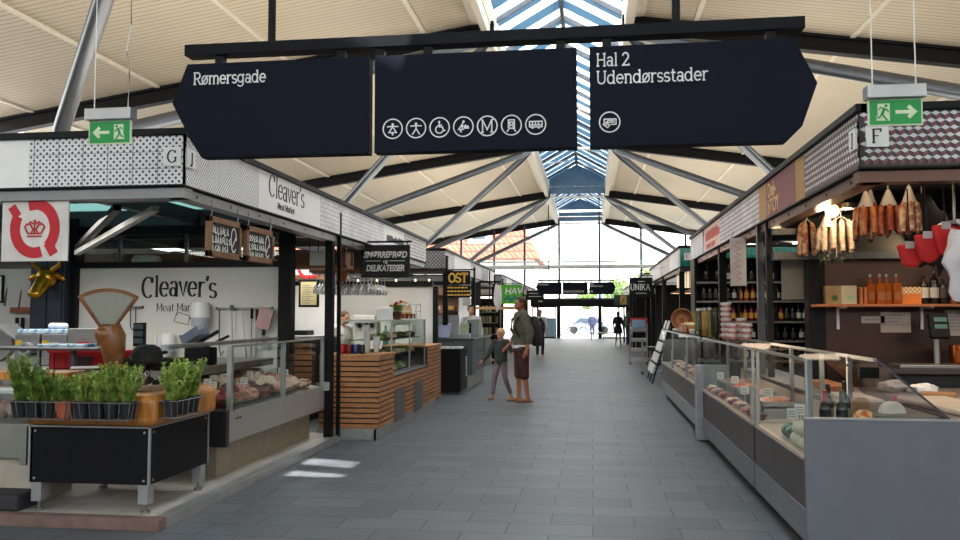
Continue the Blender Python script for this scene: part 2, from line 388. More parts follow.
# beams
BY = (5.1, 17.2, 29.3, 41.4, 53.5)
for y in (-7.0,) + BY:
    for sg in (-1, 1):
        a, e = RX + sg * 1.36, RX + sg * 13.2; b = MB()
        for o0, o1, w in ((-0.36, -0.32, 0.11), (-0.32, -0.06, 0.02), (-0.06, -0.0, 0.11)):
            b.prism([(a, zc(a) + o0), (e, zc(e) + o0), (e, zc(e) + o1), (a, zc(a) + o1)], lambda p, q, d: (p, d, q), y - w, y + w)
        struct(b.build('roof_beam', black, None, False), 'black sloping roof beam')
    b = MB(); b.cyl((RX - 1.4, y, 7.46), (RX + 1.4, y, 7.46), 0.05); struct(b.build('tie_beam', white, None), 'white tie bar across the skylight')
pipe = M('strut_steel', (92, 97, 104), 0.32, 0.75, 0.06, 2)
for ym in (-0.95, 11.15, 23.25, 35.35, 47.45):
    for sg, bx in ((-1, -7.9), (1, 6.3)):
        B = Vector((bx, ym, 4.0))
        for yk in (ym - 6.05, ym + 6.05):
            J = Vector((RX + sg * 1.42, yk, 7.42)); d = J - B; b = MB()
            b.tube([B, B + d * 0.06, B + d * 0.94, J], [0.05, 0.115, 0.115, 0.05], 14)
            struct(b.build('roof_strut_beam', pipe, None), 'steel tube strut from column head to the skylight edge')
        b = MB(); b.cyl((bx, ym, 0), (bx, ym, 3.9), 0.13, n=18); b.cyl((bx, ym, 3.85), (bx, ym, 4.05), 0.2, n=18)
        struct(b.build('column', pipe, None), 'round steel column behind the stalls')
# unseen rear and side walls, added to keep sky light out and darken the hall
shade_wall_m = M('dark_shade_wall', (70, 68, 66), 0.7)
struct(MB((0, -8, 0)).box(-14, 13, -8.2, -8.0, 0, 3.4).build('shade_wall_rear', shade_wall_m, None, False), 'unseen rear wall added to darken the hall')
struct(MB((-13.9, 20, 0)).box(-14, -13.8, -8, 53.6, 0, 3.6).build('shade_wall_left', shade_wall_m, None, False), 'left side wall added to darken the hall')
struct(MB((12.6, 20, 0)).box(12.5, 12.7, -8, 53.6, 0, 3.6).build('shade_wall_right', shade_wall_m, None, False), 'right side wall added to darken the hall')
# skylight lantern: slats, frosted gaps, two clear panes
def slatmat():
    b = NB('lantern_slat'); t = b.n('BsdfTranslucent'); t.inputs[0].default_value = (0.16, 0.27, 0.36, 1); d = b.n('BsdfDiffuse'); d.inputs[0].default_value = lin((150, 180, 200)); m = b.n('MixShader'); m.inputs[0].default_value = 0.6
    b.l(d.outputs[0], m.inputs[1]); b.l(t.outputs[0], m.inputs[2]); b.l(m.outputs[0], b.out.inputs['Surface']); return b.m
slat_m = slatmat()
def frosted():
    b = NB('frosted_glass'); t = b.n('BsdfTranslucent'); t.inputs[0].default_value = (0.9, 0.93, 0.95, 1); b.l(t.outputs[0], b.out.inputs['Surface']); return b.m
fro = frosted()
zr, ze = 9.15, 8.3; rz_ = lambda x: zr - (zr - ze) * abs(x - RX) / 1.5
def patch(b, x0, x1, y0, y1, th=0.03):
    b.prism([(x0, rz_(x0)), (x1, rz_(x1)), (x1, rz_(x1) + th), (x0, rz_(x0) + th)], lambda p, q, d: (p, d, q), y0, y1)
bs, bf, br, bc = MB(), MB(), MB(), MB()
# clear panes: the sun falls through them on to the floor
holes = []
for fx0, fx1, fy0, fy1 in ((-2.83, -2.36, 7.3, 7.66), (-2.88, -2.4, 7.98, 8.32)):
    t = 8.72 / SUN.z; holes.append((fx0 + SUN.x * t, fx1 + SUN.x * t, fy0 + SUN.y * t, fy1 + SUN.y * t))
def cut(rects, h):
    out = []
    for x0, x1, y0, y1 in rects:
        a0, a1, c0, c1 = max(x0, h[0]), min(x1, h[1]), max(y0, h[2]), min(y1, h[3])
        if a0 >= a1 or c0 >= c1: out.append((x0, x1, y0, y1)); continue
        for r in ((x0, x1, y0, c0), (x0, x1, c1, y1), (x0, a0, c0, c1), (a1, x1, c0, c1)):
            if r[1] - r[0] > 1e-4 and r[3] - r[2] > 1e-4: out.append(r)
    return out
y = -8.0; P = 1.1; ny = 0
while y < 53.0:
    if not 41.0 < y < 41.5:
        for sg in (-1, 1):
            x0, x1 = sorted((RX, RX + sg * 1.5)); wgap = 0.6 if y < 30 else 1.0
            rs, rf = [(x0, x1, y, y + wgap)], [(x0, x1, y + wgap, y + P)]
            for h in holes: rs = cut(rs, h); rf = cut(rf, h)
            for r in rs: patch(bs, *r)
            for r in rf: patch(bf, *r, 0.012)
        if ny % 2 == 0:
            for sg in (-1, 1): br.bar((RX, y, zr - 0.06), (RX + sg * 1.5, y, ze - 0.06), 0.07, 0.12)
    y += P; ny += 1
for h in holes: patch(bc, *h, 0.008)
sky = thing('window_1', 'glazed ridge skylight with blue slats along the roof', None, (0, 0, 0)); sky['kind'] = 'structure'
bs.build('slats', slat_m, sky, False); bf.build('frosted_pane', fro, sky, False); bc.build('clear_pane', glass('clear_pane_glass', (250, 250, 250), 0.05), sky, False)
br.build('rafter', dsteel, sky, False)
b = MB(); b.box(RX - 0.05, RX + 0.05, -8, 53.4, zr - 0.16, zr - 0.02); b.build('ridge_bar', dsteel, sky, False)
b = MB()
for ym, zs in ((41.4, ((7.62, 7.98), (8.0, 8.44))), (53.45, ((7.6, 7.9), (7.92, 8.2), (8.34, 8.44)))):
    for z0, z1 in zs: b.box(RX - 1.4, RX + 1.4, ym - 0.03, ym + 0.03, z0, z1)
    b.prism([(RX - 1.45, 8.42), (RX + 1.45, 8.42), (RX, 9.1)], lambda p, q, d: (p, d, q), ym - 0.02, ym + 0.02)
b.build('end_louvre', M('lantern_blue', (104, 132, 156), 0.5), sky, False)
b = MB()                          # opening rods
for yy in (9.5, 12.0, 26.5, 33.0, 37.0):
    b.cyl((RX - 1.2, yy, 8.4), (RX - 0.2, yy + 1.4, 8.75), 0.035, n=8); b.cyl((RX + 0.3, yy + 1.2, 8.5), (RX + 1.3, yy + 2.2, 8.35), 0.035, n=8)
b.build('opening_rod', white, sky)

# ------------------------------------------------------------------ far end wall: glazing and doors
ew = thing('window_2', 'tall glazed end wall of the hall', None, (0, 53.5, 0)); ew['kind'] = 'structure'
b = MB(ew.location)
for x in (-13.4, -10.9, -8.5, -6.3, -4.3, -2.05, 0.55, 3.2, 6.0, 8.8, 11.6): b.box(x - 0.07, x + 0.07, 53.42, 53.58, 0, zc(x) - 0.1)
for z in (2.55,): b.box(-13.4, 13.0, 53.42, 53.58, z - 0.05, z + 0.05)
b.build('mullion', dsteel, ew, False)
b = MB(ew.location); b.cyl((-13.4, 53.2, 4.62), (13, 53.2, 4.62), 0.13); b.cyl((-13.4, 53.2, 4.95), (13, 53.2, 4.95), 0.05)
b.build('wind_rail', white, ew)
eg = glass('facade_glass', (250, 252, 252), 0.06)
b = MB(ew.location); b.box(-13.4, 13, 53.49, 53.51, 2.6, 5.9); b.build('pane', eg, ew, False)
b = MB(ew.location); b.box(-6.3, -2.1, 53.49, 53.51, 0.1, 2.5); b.box(0.6, 6.0, 53.49, 53.51, 0.1, 2.5); b.build('pane', eg, ew, False)
dr = thing('door_1', 'black framed sliding entrance door standing open', None, (-0.75, 53.3, 0)); dr['kind'] = 'structure'
b = MB(dr.location); b.box(-3.9, 3.2, 53.1, 53.4, 2.05, 2.5); b.build('door_header', black, dr, False, 0.01)
b = MB(dr.location)
for x in (-2.1, 0.55): b.box(x - 0.12, x + 0.12, 53.15, 53.45, 0, 2.1)
b.build('door_post', black, dr, False)
for x0, x1 in ((-3.8, -2.25), (0.7, 3.1)):
    b = MB(dr.location)
    for a, e, z0, z1 in ((x0, x0 + 0.07, 0, 2.05), (x1 - 0.07, x1, 0, 2.05), (x0, x1, 0.0, 0.1), (x0, x1, 1.98, 2.05)): b.box(a, e, 53.26, 53.32, z0, z1)
    lf = b.build('door_leaf', black, dr, False)
    b = MB(dr.location); b.box(x0 + 0.07, x1 - 0.07, 53.28, 53.3, 0.1, 1.98); b.build('pane', eg, lf, False)

# ------------------------------------------------------------------ outside
tile_m = brick_mat('red_roof_tiles', (170, 84, 62), (184, 100, 78), (110, 52, 40), 0.5, 0.75, 0.07, 0.5, 0.8, 0, 0.4)
hw = M('rendered_house_wall', (232, 228, 222), 0.8)
h = thing('house', 'white house with red tiled hipped roof seen beyond the end glazing', 'house', (-16, 80, -0.1))
b = MB(h.location); b.box(-30, -5.2, 75, 92, -0.1, 6.7); b.build('wall', hw, h, False)
b = MB(h.location); b.add([(-30.5, 74.4, 6.6), (-4.7, 74.4, 6.6), (-9.5, 83, 15.6), (-30.5, 83, 15.6), (-4.7, 92, 6.6), (-30.5, 92, 6.6)], [(0, 1, 2, 3), (1, 4, 2), (4, 5, 3, 2), (0, 5, 4, 1), (0, 3, 5)]); b.build('roof', tile_m, h, False)
for x in (-10.4, -17.5):
    b = MB(h.location); b.box(x - 1.1, x + 1.1, 75.9, 80, 8.2, 10.0); b.prism([(x - 1.3, 10), (x + 1.3, 10), (x, 10.9)], lambda p, q, d: (p, d, q), 75.6, 80); dm = b.build('dormer', hw, h, False)
    b = MB(h.location); b.box(x - 0.6, x + 0.6, 75.86, 75.9, 8.6, 9.7); b.build('window', M('window_dark', (70, 84, 96), 0.2), dm, False)
for x in (-8, -11, -14):
    b = MB(h.location); b.box(x - 0.6, x + 0.6, 74.94, 75, 3.2, 5.0); b.build('window', MATS['window_dark'], h, False)
a = thing('apartment_building', 'tall white apartment building with pale windows beyond the doors', 'building', (4, 100, -0.1))
b = MB(a.location); b.box(-9, 24, 98, 112, -0.1, 24); b.build('wall', M('pale_facade', (244, 242, 238), 0.8, 0, 0.02), a, False)
for i in range(6):
    for j in range(5):
        x, z = -6.5 + i * 4.1, 3.6 + j * 3.6
        b = MB(a.location); b.box(x - 0.7, x + 0.7, 97.95, 98.02, z, z + 1.9); f = b.build('window', white, a, False)
        b = MB(a.location); b.box(x - 0.6, x + 0.6, 97.92, 97.96, z + 0.1, z + 1.8); b.build('pane', M('pale_blue_pane', (186, 214, 222), 0.2), f, False)
b = MB((-6.4, 70, -0.1)); b.box(-8.2, -4.4, 68.5, 71, -0.1, 3.0)
tag(b.build('brick_kiosk', brick_mat('pale_brick', (196, 178, 158), (206, 190, 170), (220, 212, 200), 0.24, 0.08, 0.01), None, False, 0.02), 'pale brick kiosk outside left of the open doors', 'kiosk')
def bicycle(x, y, rz, label):
    t = thing('bicycle', label, 'bicycle', (x, y, -0.1), rz, 'bicycles outside the doors')
    for wx in (-0.52, 0.52):
        b = MB(); b.tube([(wx + 0.33 * math.cos(q * PI / 12), 0, 0.34 + 0.33 * math.sin(q * PI / 12)) for q in range(25)], 0.02, 6); b.cyl((wx, -0.03, 0.34), (wx, 0.03, 0.34), 0.03)
        for q in range(8): b.cyl((wx, 0, 0.34), (wx + 0.33 * math.cos(q * PI / 4), 0, 0.34 + 0.33 * math.sin(q * PI / 4)), 0.004, n=4)
        b.build('wheel', rubber, t)
    b = MB(); b.tube([(-0.52, 0, 0.34), (-0.12, 0, 0.3), (0.36, 0, 0.78), (-0.2, 0, 0.74), (-0.12, 0, 0.3)], 0.02); b.tube([(-0.52, 0, 0.34), (-0.2, 0, 0.74), (-0.23, 0, 0.92)], 0.018); b.tube([(0.52, 0, 0.34), (0.36, 0, 0.78), (0.33, 0, 1.0)], 0.018); b.build('frame', dsteel, t)
    b = MB(); b.ell((-0.24, 0, 0.94), (0.13, 0.07, 0.04)); b.build('saddle', rubber, t)
    b = MB(); b.tube([(0.2, -0.28, 1.0), (0.33, -0.1, 1.04), (0.33, 0.1, 1.04), (0.2, 0.28, 1.0)], 0.015); b.build('handlebar', steel, t)
for i, (x, y, rz) in enumerate(((-2.0, 63, 0.3), (-1.1, 64.5, -0.2), (-0.2, 65.5, 0.4), (-1.9, 66.5, 0.1))):
    bicycle(x, y, rz, '%s parked bicycle seen through the open doors, counted from the left' % ORD[i])
c = thing('parked_car', 'blue car parked outside beyond the bicycles', 'car', (-0.2, 72, -0.1))
b = MB(); b.box(-2.1, 2.1, -0.85, 0.85, 0.3, 0.85); b.prism([(-1.5, 0.85), (1.3, 0.85), (0.8, 1.42), (-0.9, 1.42)], lambda p, q, d: (p, d, q), -0.78, 0.78); b.build('car_body', M('car_paint', (150, 166, 184), 0.3, 0.1), c, True, 0.06)
b = MB(); b.prism([(-1.25, 0.9), (1.0, 0.9), (0.66, 1.34), (-0.8, 1.34)], lambda p, q, d: (p, d, q), -0.79, -0.785); b.build('side_window', MATS['window_dark'], c, False)
for x in (-1.3, 1.3):
    for yy in (-0.8, 0.8): b = MB(); b.cyl((x, yy - 0.1, 0.32), (x, yy + 0.1, 0.32), 0.32, n=18); b.build('wheel', rubber, c)
leafm = two_tone('leaf_green', (70, 108, 40), (128, 160, 72), 9, 0.4, 0.6, 0.7)
for i, (x, y, s) in enumerate(((2.2, 68, 1.0), (5.2, 72, 1.3), (-0.4, 90, 1.0))):
    t = thing('street_tree', ['leafy tree outside right of the open doors', 'large leafy tree outside behind the right stalls', 'small tree in front of the pale apartments'][i], 'tree', (x, y, -0.1))
    b = MB(); b.tube([(0, 0, 0), (0.05, 0, 1.6 * s), (0, 0.05, 3.0 * s)], [0.12, 0.09, 0.05]); b.build('trunk', M('bark', (92, 76, 60), 0.9, 0, 0.2, 12, 0.4), t)
    b = MB(); rr = random.Random(i)
    for q in range(700):
        d = Vector((rr.gauss(0, 1), rr.gauss(0, 1), rr.gauss(0, 1))).normalized() * (rr.random() ** 0.4) * 1.2 * s; p = d + Vector((0, 0, 3.4 * s))
        e = Euler((rr.random() * 6, rr.random() * 6, 0)).to_matrix(); L = 0.16
        b.add([p + e @ Vector(v) for v in ((-L, 0, 0), (0, -L * 0.5, 0.02), (L, 0, 0), (0, L * 0.5, 0.02))], [(0, 1, 2, 3)])
    b.build('foliage', leafm, t, False)
# ------------------------------------------------------------------ stall canopies
grey_dots = dots_mat('dotted_tiles', (226, 226, 228), (54, 54, 58), 0.052, 0.19, (120, 120, 124), 0.2)
small_dots = dots_mat('fine_dotted_tiles', (238, 238, 240), (110, 110, 114), 0.036, 0.22, (190, 190, 192), 0.2)
brickline = brick_mat('white_brick_tiles', (232, 232, 234), (226, 226, 228), (186, 186, 190), 0.16, 0.05, 0.006)
gridline = brick_mat('white_grid_tiles', (222, 218, 216), (212, 208, 208), (130, 106, 106), 0.13, 0.055, 0.008)
zig = dots_mat('woven_tiles', (190, 190, 192), (92, 92, 98), 0.075, 0.33)
teal = brick_mat('teal_tiles', (10, 112, 98), (18, 128, 112), (60, 150, 136), 0.12, 0.12, 0.006, 0.0, 0.25)
soffit = M('soffit_steel', (72, 62, 58), 0.38, 0.6, 0.1, 3)
ZB, ZT = 2.46, 2.83
def canopy(name, label, sg, xf, y0, y1, depth, side, front, roof=True, sof=soffit):
    """sg: -1 block on the left of the aisle, +1 on the right; side/front: (from, to, material)"""
    t = thing(name, label, 'canopy', (xf, y0, ZB))
    o = t.location.copy(); xe = xf + sg * depth
    b = MB(o)
    for z0, z1, e in ((ZT, ZT + 0.05, 0.03), (ZB - 0.012, ZB + 0.004, 0.015)):
        b.box(xf - sg * e, xf + sg * 0.1, y0 - e, y1, z0, z1); b.box(xf, xe, y0 - e, y0 + 0.1, z0, z1); b.box(xf, xe, y1 - 0.1, y1, z0, z1)
    b.build('rim', black, t, False, 0.004)
    b = MB(o); b.box(xf + sg * 0.03, xf + sg * 0.16, y0 + 0.04, y1, ZB - 0.09, ZB - 0.012); b.box(xf, xe, y0 + 0.03, y0 + 0.16, ZB - 0.09, ZB - 0.012)
    q = 0
    while y0 + 0.3 + q * 0.6 < y1: b.cyl((xf + sg * 0.03, y0 + 0.3 + q * 0.6, ZB - 0.05), (xf + sg * 0.022, y0 + 0.3 + q * 0.6, ZB - 0.05), 0.012, n=8); q += 1
    b.build('soffit_beam', sof, t, False)
    for a, e, m in side:
        b = MB(o); b.box(xf, xf + sg * 0.05, a + 0.003, e - 0.003, ZB + 0.004, ZT); b.build('fascia_panel', m, t, False)
    for a, e, m in front:
        b = MB(o); b.box(a, e, y0, y0 + 0.05, ZB + 0.004, ZT); b.build('fascia_panel', m, t, False)
    if roof:
        b = MB(o); b.box(xf + sg * 0.1, xe, y0 + 0.1, y1 - 0.1, ZT - 0.05, ZT + 0.02); b.build('roof_sheet', dark, t, False)
    return t
def plate(par, s, loc, rz, o):
    b = MB(); b.box(-0.07, 0.07, -0.012, 0, -0.07, 0.07); p = b.build('letter_plate', pwhite, par, False, 0, rz, Vector(loc) - Vector(o))
    letters(s, 0.09, (-0.037 if s != 'J' else -0.02, -0.012, -0.045), ink, p, 0, 0.13, 0.5)
# block G, left of the aisle
XL, XR = -2.98, 1.75
steelroof = M('grey_soffit', (120, 122, 122), 0.4, 0.5, 0.1, 3)
g = canopy('stall_canopy', 'white dotted canopy over the meat stall, nearest canopy left of the aisle', -1, XL, 5.65, 14.65, 6.2,
    [(5.65, 7.04, small_dots), (7.04, 8.76, pwhite), (8.76, 11.6, brickline), (11.6, 12.9, pwhite), (12.9, 14.65, gridline)],
    [(-4.22, XL, grey_dots), (-9.2, -4.22, pwhite)], False, steelroof)
go = g.location
plate(g, 'G', (-3.06, 5.65, 2.67), 0, go); plate(g, 'J', (XL, 5.76, 2.67), PI / 2, go)
letters("Cleaver's", 0.2, Vector((XL, 7.28, 2.62)) - go, ink, g, PI / 2, 0.1, 0.3, sx=0.92)
letters("Meat Market", 0.062, Vector((XL, 7.5, 2.52)) - go, ink, g, PI / 2, 0.09, 0.5)
for i, q in enumerate((11.66, 11.95, 12.02)):
    pass
b = MB(go); rr = random.Random(3)
for i in range(15):                      # worn dark lettering on the white panel, two lines
    yy = 11.75 + i * 0.075; b.box(XL, XL + 0.004, yy, yy + 0.05, 2.6, 2.6 + rr.uniform(0.07, 0.11))
b.build('worn_lettering', ink, g, False)
# open roof steelwork of block G
b = MB(go)
for yy in (7.6, 9.7, 11.4, 13.0): b.box(-9.1, XL - 0.1, yy - 0.05, yy + 0.05, ZT - 0.2, ZT - 0.02)
for xx in (-4.9, -6.9): b.box(xx - 0.05, xx + 0.05, 5.7, 14.6, ZT - 0.2, ZT - 0.02)
b.build('roof_joist', dsteel, g, False)
b = MB(go)
b.bar((-5.75, 8.55, 2.26), (-4.2, 6.8, 2.46), 0.07, 0.05); b.build('brace', black, g, False); b = MB(go); b.bar((-5.72, 8.5, 2.2), (-3.72, 6.6, 2.42), 0.06, 0.05)
b.build('brace', M('pale_brace', (176, 176, 172), 0.5, 0.3), g, False)
b = MB(go); b.box(-9.1, XL - 0.1, 9.75, 14.6, ZT - 0.02, ZT + 0.01); b.build('roof_sheet', M('white_soffit', (206, 206, 202), 0.6), g, False)
b = MB(go); b.box(-9.1, XL - 0.1, 5.7, 9.75, ZT - 0.015, ZT + 0.0); b.build('roof_glass', glass('teal_glass', (150, 178, 176), 0.1), g, False)
for (x, y) in ((-3.06, 9.36), (-2.99, 9.5), (-3.72, 9.7), (-6.56, 9.7), (-2.8, 14.66)):
    b = MB(go); w = 0.02 if y == 9.5 else 0.045 if x > -3.2 else 0.08
    b.box(x - w, x + w, y - w, y + w, 0.06 if y < 14 else 0.0, ZT - 0.1 if y < 14 else 2.02)
    b.build('post', black, g, False)
# worn hinge block on the corner post
b = MB(go); b.box(XL - 0.16, XL - 0.05, 9.28, 9.33, 0.62, 0.72); b.build('latch', lsteel, g, False, 0.01)

# cross partition of the meat stall
pw = struct(MB((-5.1, 9.7, 0)).box(-6.48, -3.78, 9.7, 9.76, 0.08, 2.1).build('wall_partition', M('white_board', (214, 212, 206), 0.4, 0, 0.02, 2), None, False), 'white partition behind the meat stall')
letters("Cleaver's", 0.26, (-0.53, -0.0, 1.71), ink, pw, 0, 0.14, 0.28, arch=0.12, sx=0.74)
letters("Meat Market", 0.098, (-0.33, -0.0, 1.55), ink, pw, 0, 0.1, 0.4, sx=0.86)
fr = thing('transom_frame', 'black framed glass transom above the white meat stall partition', 'transom', (-5.1, 9.7, 2.1))
b = MB(fr.location); b.box(-6.6, -3.7, 9.66, 9.8, 2.1, 2.17); b.box(-6.6, -3.7, 9.66, 9.8, 2.52, 2.62); b.build('rail', black, fr, False)
b = MB(fr.location); 
for x in (-5.95, -5.05): b = MB(fr.location); b.box(x - 0.02, x + 0.02, 9.7, 9.74, 2.17, 2.52); b.build('mullion', dsteel, fr, False)
b = MB(fr.location); b.box(-6.48, -3.78, 9.715, 9.725, 2.17, 2.52); b.build('pane', gl, fr, False)
def spotlight(loc, label, par=None):
    t = thing('spotlight', label, 'spotlight', loc, 0, 'spotlights under the canopies'); b = MB(); b.cyl((0, 0, 0.02), (0, 0.05, 0.14), 0.012); b.build('bracket', black, t)
    b = MB(); b.lathe([(0.03, -0.08), (0.045, -0.06), (0.06, 0.06), (0.055, 0.065), (0.02, 0.0)], n=14); o = b.build('lamp_head', black, t); o.rotation_euler = (-1.2, 0, 0.6)
    return t
spotlight((-4.36, 9.55, 2.44), 'black spotlight on the beam over the white partition')
# things on the high shelf behind the transom
sh = thing('high_shelf', 'long wooden shelf seen through the transom glass', 'shelf', (-5.0, 10.6, 2.12))
b = MB(sh.location); b.box(-7.6, -3.2, 10.5, 10.8, 2.12, 2.16); b.build('board', wood('oak', (120, 74, 40), (150, 98, 58)), sh, False)
b = MB(sh.location); b.box(-7.6, -3.2, 10.76, 10.8, 2.16, 2.36); b.build('back_rail', MATS['oak'], sh, False)
for x in (-7.55, -6.5, -5.4, -4.3, -3.25): b = MB(sh.location); b.box(x - 0.03, x + 0.03, 10.5, 10.8, 2.16, 2.36); b.build('divider', MATS['oak'], sh, False)
b = MB((-6.1, 10.62, 2.16)); b.lathe([(0.2, 0.0), (0.2, 0.1), (0.16, 0.16), (0.01, 0.16)], (-6.1, 10.62, 2.16), 24); tag(b.build('white_tub', white), 'white upturned tub on the high shelf behind the transom', 'tub')
b = MB((-3.62, 10.6, 2.16)); b.box(-3.72, -3.5, 10.52, 10.7, 2.16, 2.34); tag(b.build('white_box', white, None, False), 'small white box on the high shelf, right of the chalkboards', 'box')
# back walls of the left block
struct(MB((-9.2, 10, 0)).box(-9.3, -9.2, 5.65, 14.6, 0.0, 2.5).build('wall_left', M('dim_tile_wall', (150, 150, 148), 0.4), None, False), 'back wall of the left stalls')
struct(MB((-4.8, 14.7, 0)).box(-9.2, -2.86, 14.7, 14.76, 0.0, 2.02).build('wall_back', M('white_tile_wall', (226, 226, 220), 0.4, 0, 0.02, 2), None, False), 'white wall behind the sandwich stall')
b = MB((-4.4, 14.6, 2.0)); b.box(-6, -2.86, 14.62, 14.78, 2.02, 2.12); struct(b.build('trim_90', black, None, False), 'black rail on the white wall')
struct(MB((-7.2, 9.7, 0)).box(-9.2, -7.0, 9.72, 9.78, 0.08, 2.1).build('wall_side', MATS['white_board'], None, False), 'white wall at the left edge')
# dark tall cabinet between the white walls
tcab = thing('tall_cabinet', 'tall dark blue cabinet between the two white walls of the meat stall', 'cabinet', (-6.78, 9.6, 0.08))
b = MB(tcab.location); b.box(-7.02, -6.56, 9.5, 9.72, 0.08, 2.45); b.build('carcass', M('midnight_blue', (38, 46, 58), 0.4), tcab, False, 0.005)
b = MB(tcab.location); b.box(-6.99, -6.79, 9.48, 9.5, 0.12, 2.4); b.build('door', MATS['midnight_blue'], tcab, False, 0.004)
b = MB(tcab.location); b.box(-6.77, -6.59, 9.48, 9.5, 0.12, 2.4); b.build('door', MATS['midnight_blue'], tcab, False, 0.004)

# ------------------------------------------------------------------ raised platform of the meat stall
kerb_m = M('red_brown_kerb', (124, 100, 92), 0.6, 0, 0.2, 6)
pt = thing('stall_platform', 'low tiled platform with steel kerb under the meat stall', None, (XL, 5.42, 0)); pt['kind'] = 'structure'
b = MB(pt.location); b.box(-9.2, XL, 5.42, 5.52, 0, 0.082); b.build('kerb', kerb_m, pt, False, 0.004)
b = MB(pt.location); b.box(XL - 0.09, XL, 5.52, 9.62, 0, 0.082); b.build('kerb', lsteel, pt, False, 0.004)
b = MB(pt.location); b.box(-9.2, XL - 0.09, 5.52, 9.7, 0, 0.08); b.build('tile_deck', brick_mat('pale_floor_tiles', (184, 180, 172), (192, 188, 180), (140, 136, 130), 0.2, 0.2, 0.004, 0.0, 0.5, 0, 0.2, 'obj'), pt, False)
b = MB((-4.6, 5.8, 0.08)); b.box(-5.4, -4.12, 5.5, 5.75, 0.08, 0.2); tag(b.build('rubber_step', M('ribbed_rubber', (48, 46, 52), 0.7), None, False, 0.02), 'dark ribbed rubber step on the platform at the left edge', 'step')

# ------------------------------------------------------------------ butcher's block
bw = two_tone('block_wood', (150, 92, 34), (196, 134, 62), 3.0, 0.3, 0.7, 0.35, 0.1, (6, 6, 1))
bk = thing('butcher_block', 'thick honey coloured butcher block on a black panelled steel stand', 'butcher block', (-3.6, 6.0, 0.08))
bo = bk.location
X0, X1, Y0, Y1 = -4.06, -3.13, 5.54, 6.44
b = MB(bo); b.box(X0, X1, Y0, Y0 + 0.02, 0.29, 0.69); b.box(X1 - 0.02, X1, Y0, Y1, 0.29, 0.69); b.box(X0, X0 + 0.02, Y0, Y1, 0.29, 0.69); b.box(X0, X1, Y1 - 0.02, Y1, 0.29, 0.69)
b.build('side_panel', M('black_laminate', (22, 22, 25), 0.45, spec=0.15), bk, False)
b = MB(bo)
for x, y in ((X0, Y0), (X1, Y0), (X1, Y1)): b.box(x - 0.008, x + 0.008, y - 0.008, y + 0.008, 0.29, 0.7)
b.box(X0, X1 + 0.008, Y0 - 0.008, Y0 + 0.01, 0.69, 0.7); b.box(X1 - 0.01, X1 + 0.008, Y0, Y1, 0.69, 0.7)
for x, z in ((X0 + 0.04, 0.32), (X1 - 0.04, 0.32), (X1 - 0.04, 0.66), (X0 + 0.04, 0.66)): b.cyl((x, Y0 - 0.004, z), (x, Y0 + 0.01, z), 0.009, n=8)
for y, z in ((Y0 + 0.05, 0.32), (Y1 - 0.05, 0.66), (Y0 + 0.05, 0.66)): b.cyl((X1 - 0.01, y, z), (X1 + 0.004, y, z), 0.009, n=8)
b.build('metal_edge', lsteel, bk, False)
for x in (X0 + 0.05, X1 - 0.05):
    for y in (Y0 + 0.05, Y1 - 0.05):
        b = MB(bo); b.box(x - 0.04, x + 0.04, y - 0.04, y + 0.04, 0.15, 0.42); lg = b.build('leg', lsteel, bk, False, 0.004)
        b = MB(bo); b.cyl((x, y, 0.1), (x, y, 0.17), 0.012, n=8); b.cyl((x, y, 0.08), (x, y, 0.1), 0.035, n=14); b.build('foot', steel, lg)
b = MB(bo); b.box(X0 - 0.02, X1 + 0.07, Y0 - 0.06, Y1 + 0.02, 0.705, 0.93); b.build('block_top', bw, bk, True, 0.05, seg=4)
b = MB(bo); b.box(-3.75, -3.3, 5.9, 6.3, 0.24, 0.34); b.build('lower_drawer', M('cream_laminate', (196, 190, 176), 0.5), bk, False, 0.01)

# herb baskets hanging on the block, pots and herbs
wire = M('grey_wire', (140, 140, 142), 0.35, 0.8)
herb = two_tone('rosemary_green', (90, 128, 46), (156, 186, 88), 14, 0.4, 0.6, 0.65, 0)
herb2 = two_tone('thyme_green', (112, 148, 54), (190, 210, 112), 14, 0.4, 0.6, 0.65, 0)
pot_b = M('black_plastic_pot', (30, 30, 32), 0.5); terra = M('terracotta', (170, 88, 56), 0.7)
soil = M('potting_soil', (52, 40, 30), 0.9, 0, 0.3, 30)
def basket(x0, y, n, rz, L, label):
    t = thing('herb_basket', label, 'wire basket', (x0, y, 0.77), rz, 'herb baskets on the butcher block'); b = MB(); d = 0.15
    for z, e in ((0.12, 0.0), (0.0, 0.02)):
        b.tube([(e, -d + e * 0.5, z), (L - e, -d + e * 0.5, z), (L - e, -0.01, z), (e, -0.01, z), (e, -d + e * 0.5, z)], 0.004, 6)
    m = max(4, int(L / 0.07))
    for i in range(m + 1):
        q = i / m; b.tube([(q * L, -d, 0.12), (0.02 + q * (L - 0.04), -d + 0.01, 0.0), (0.02 + q * (L - 0.04), -0.01, 0.0)], 0.003, 5)
    for yy in (-0.1, -0.05):
        for e, s in ((0, 1), (L, -1)): b.tube([(e, yy, 0.12), (e + s * 0.02, yy, 0)], 0.003, 5)
    b.build('wire_frame', wire, t); return t
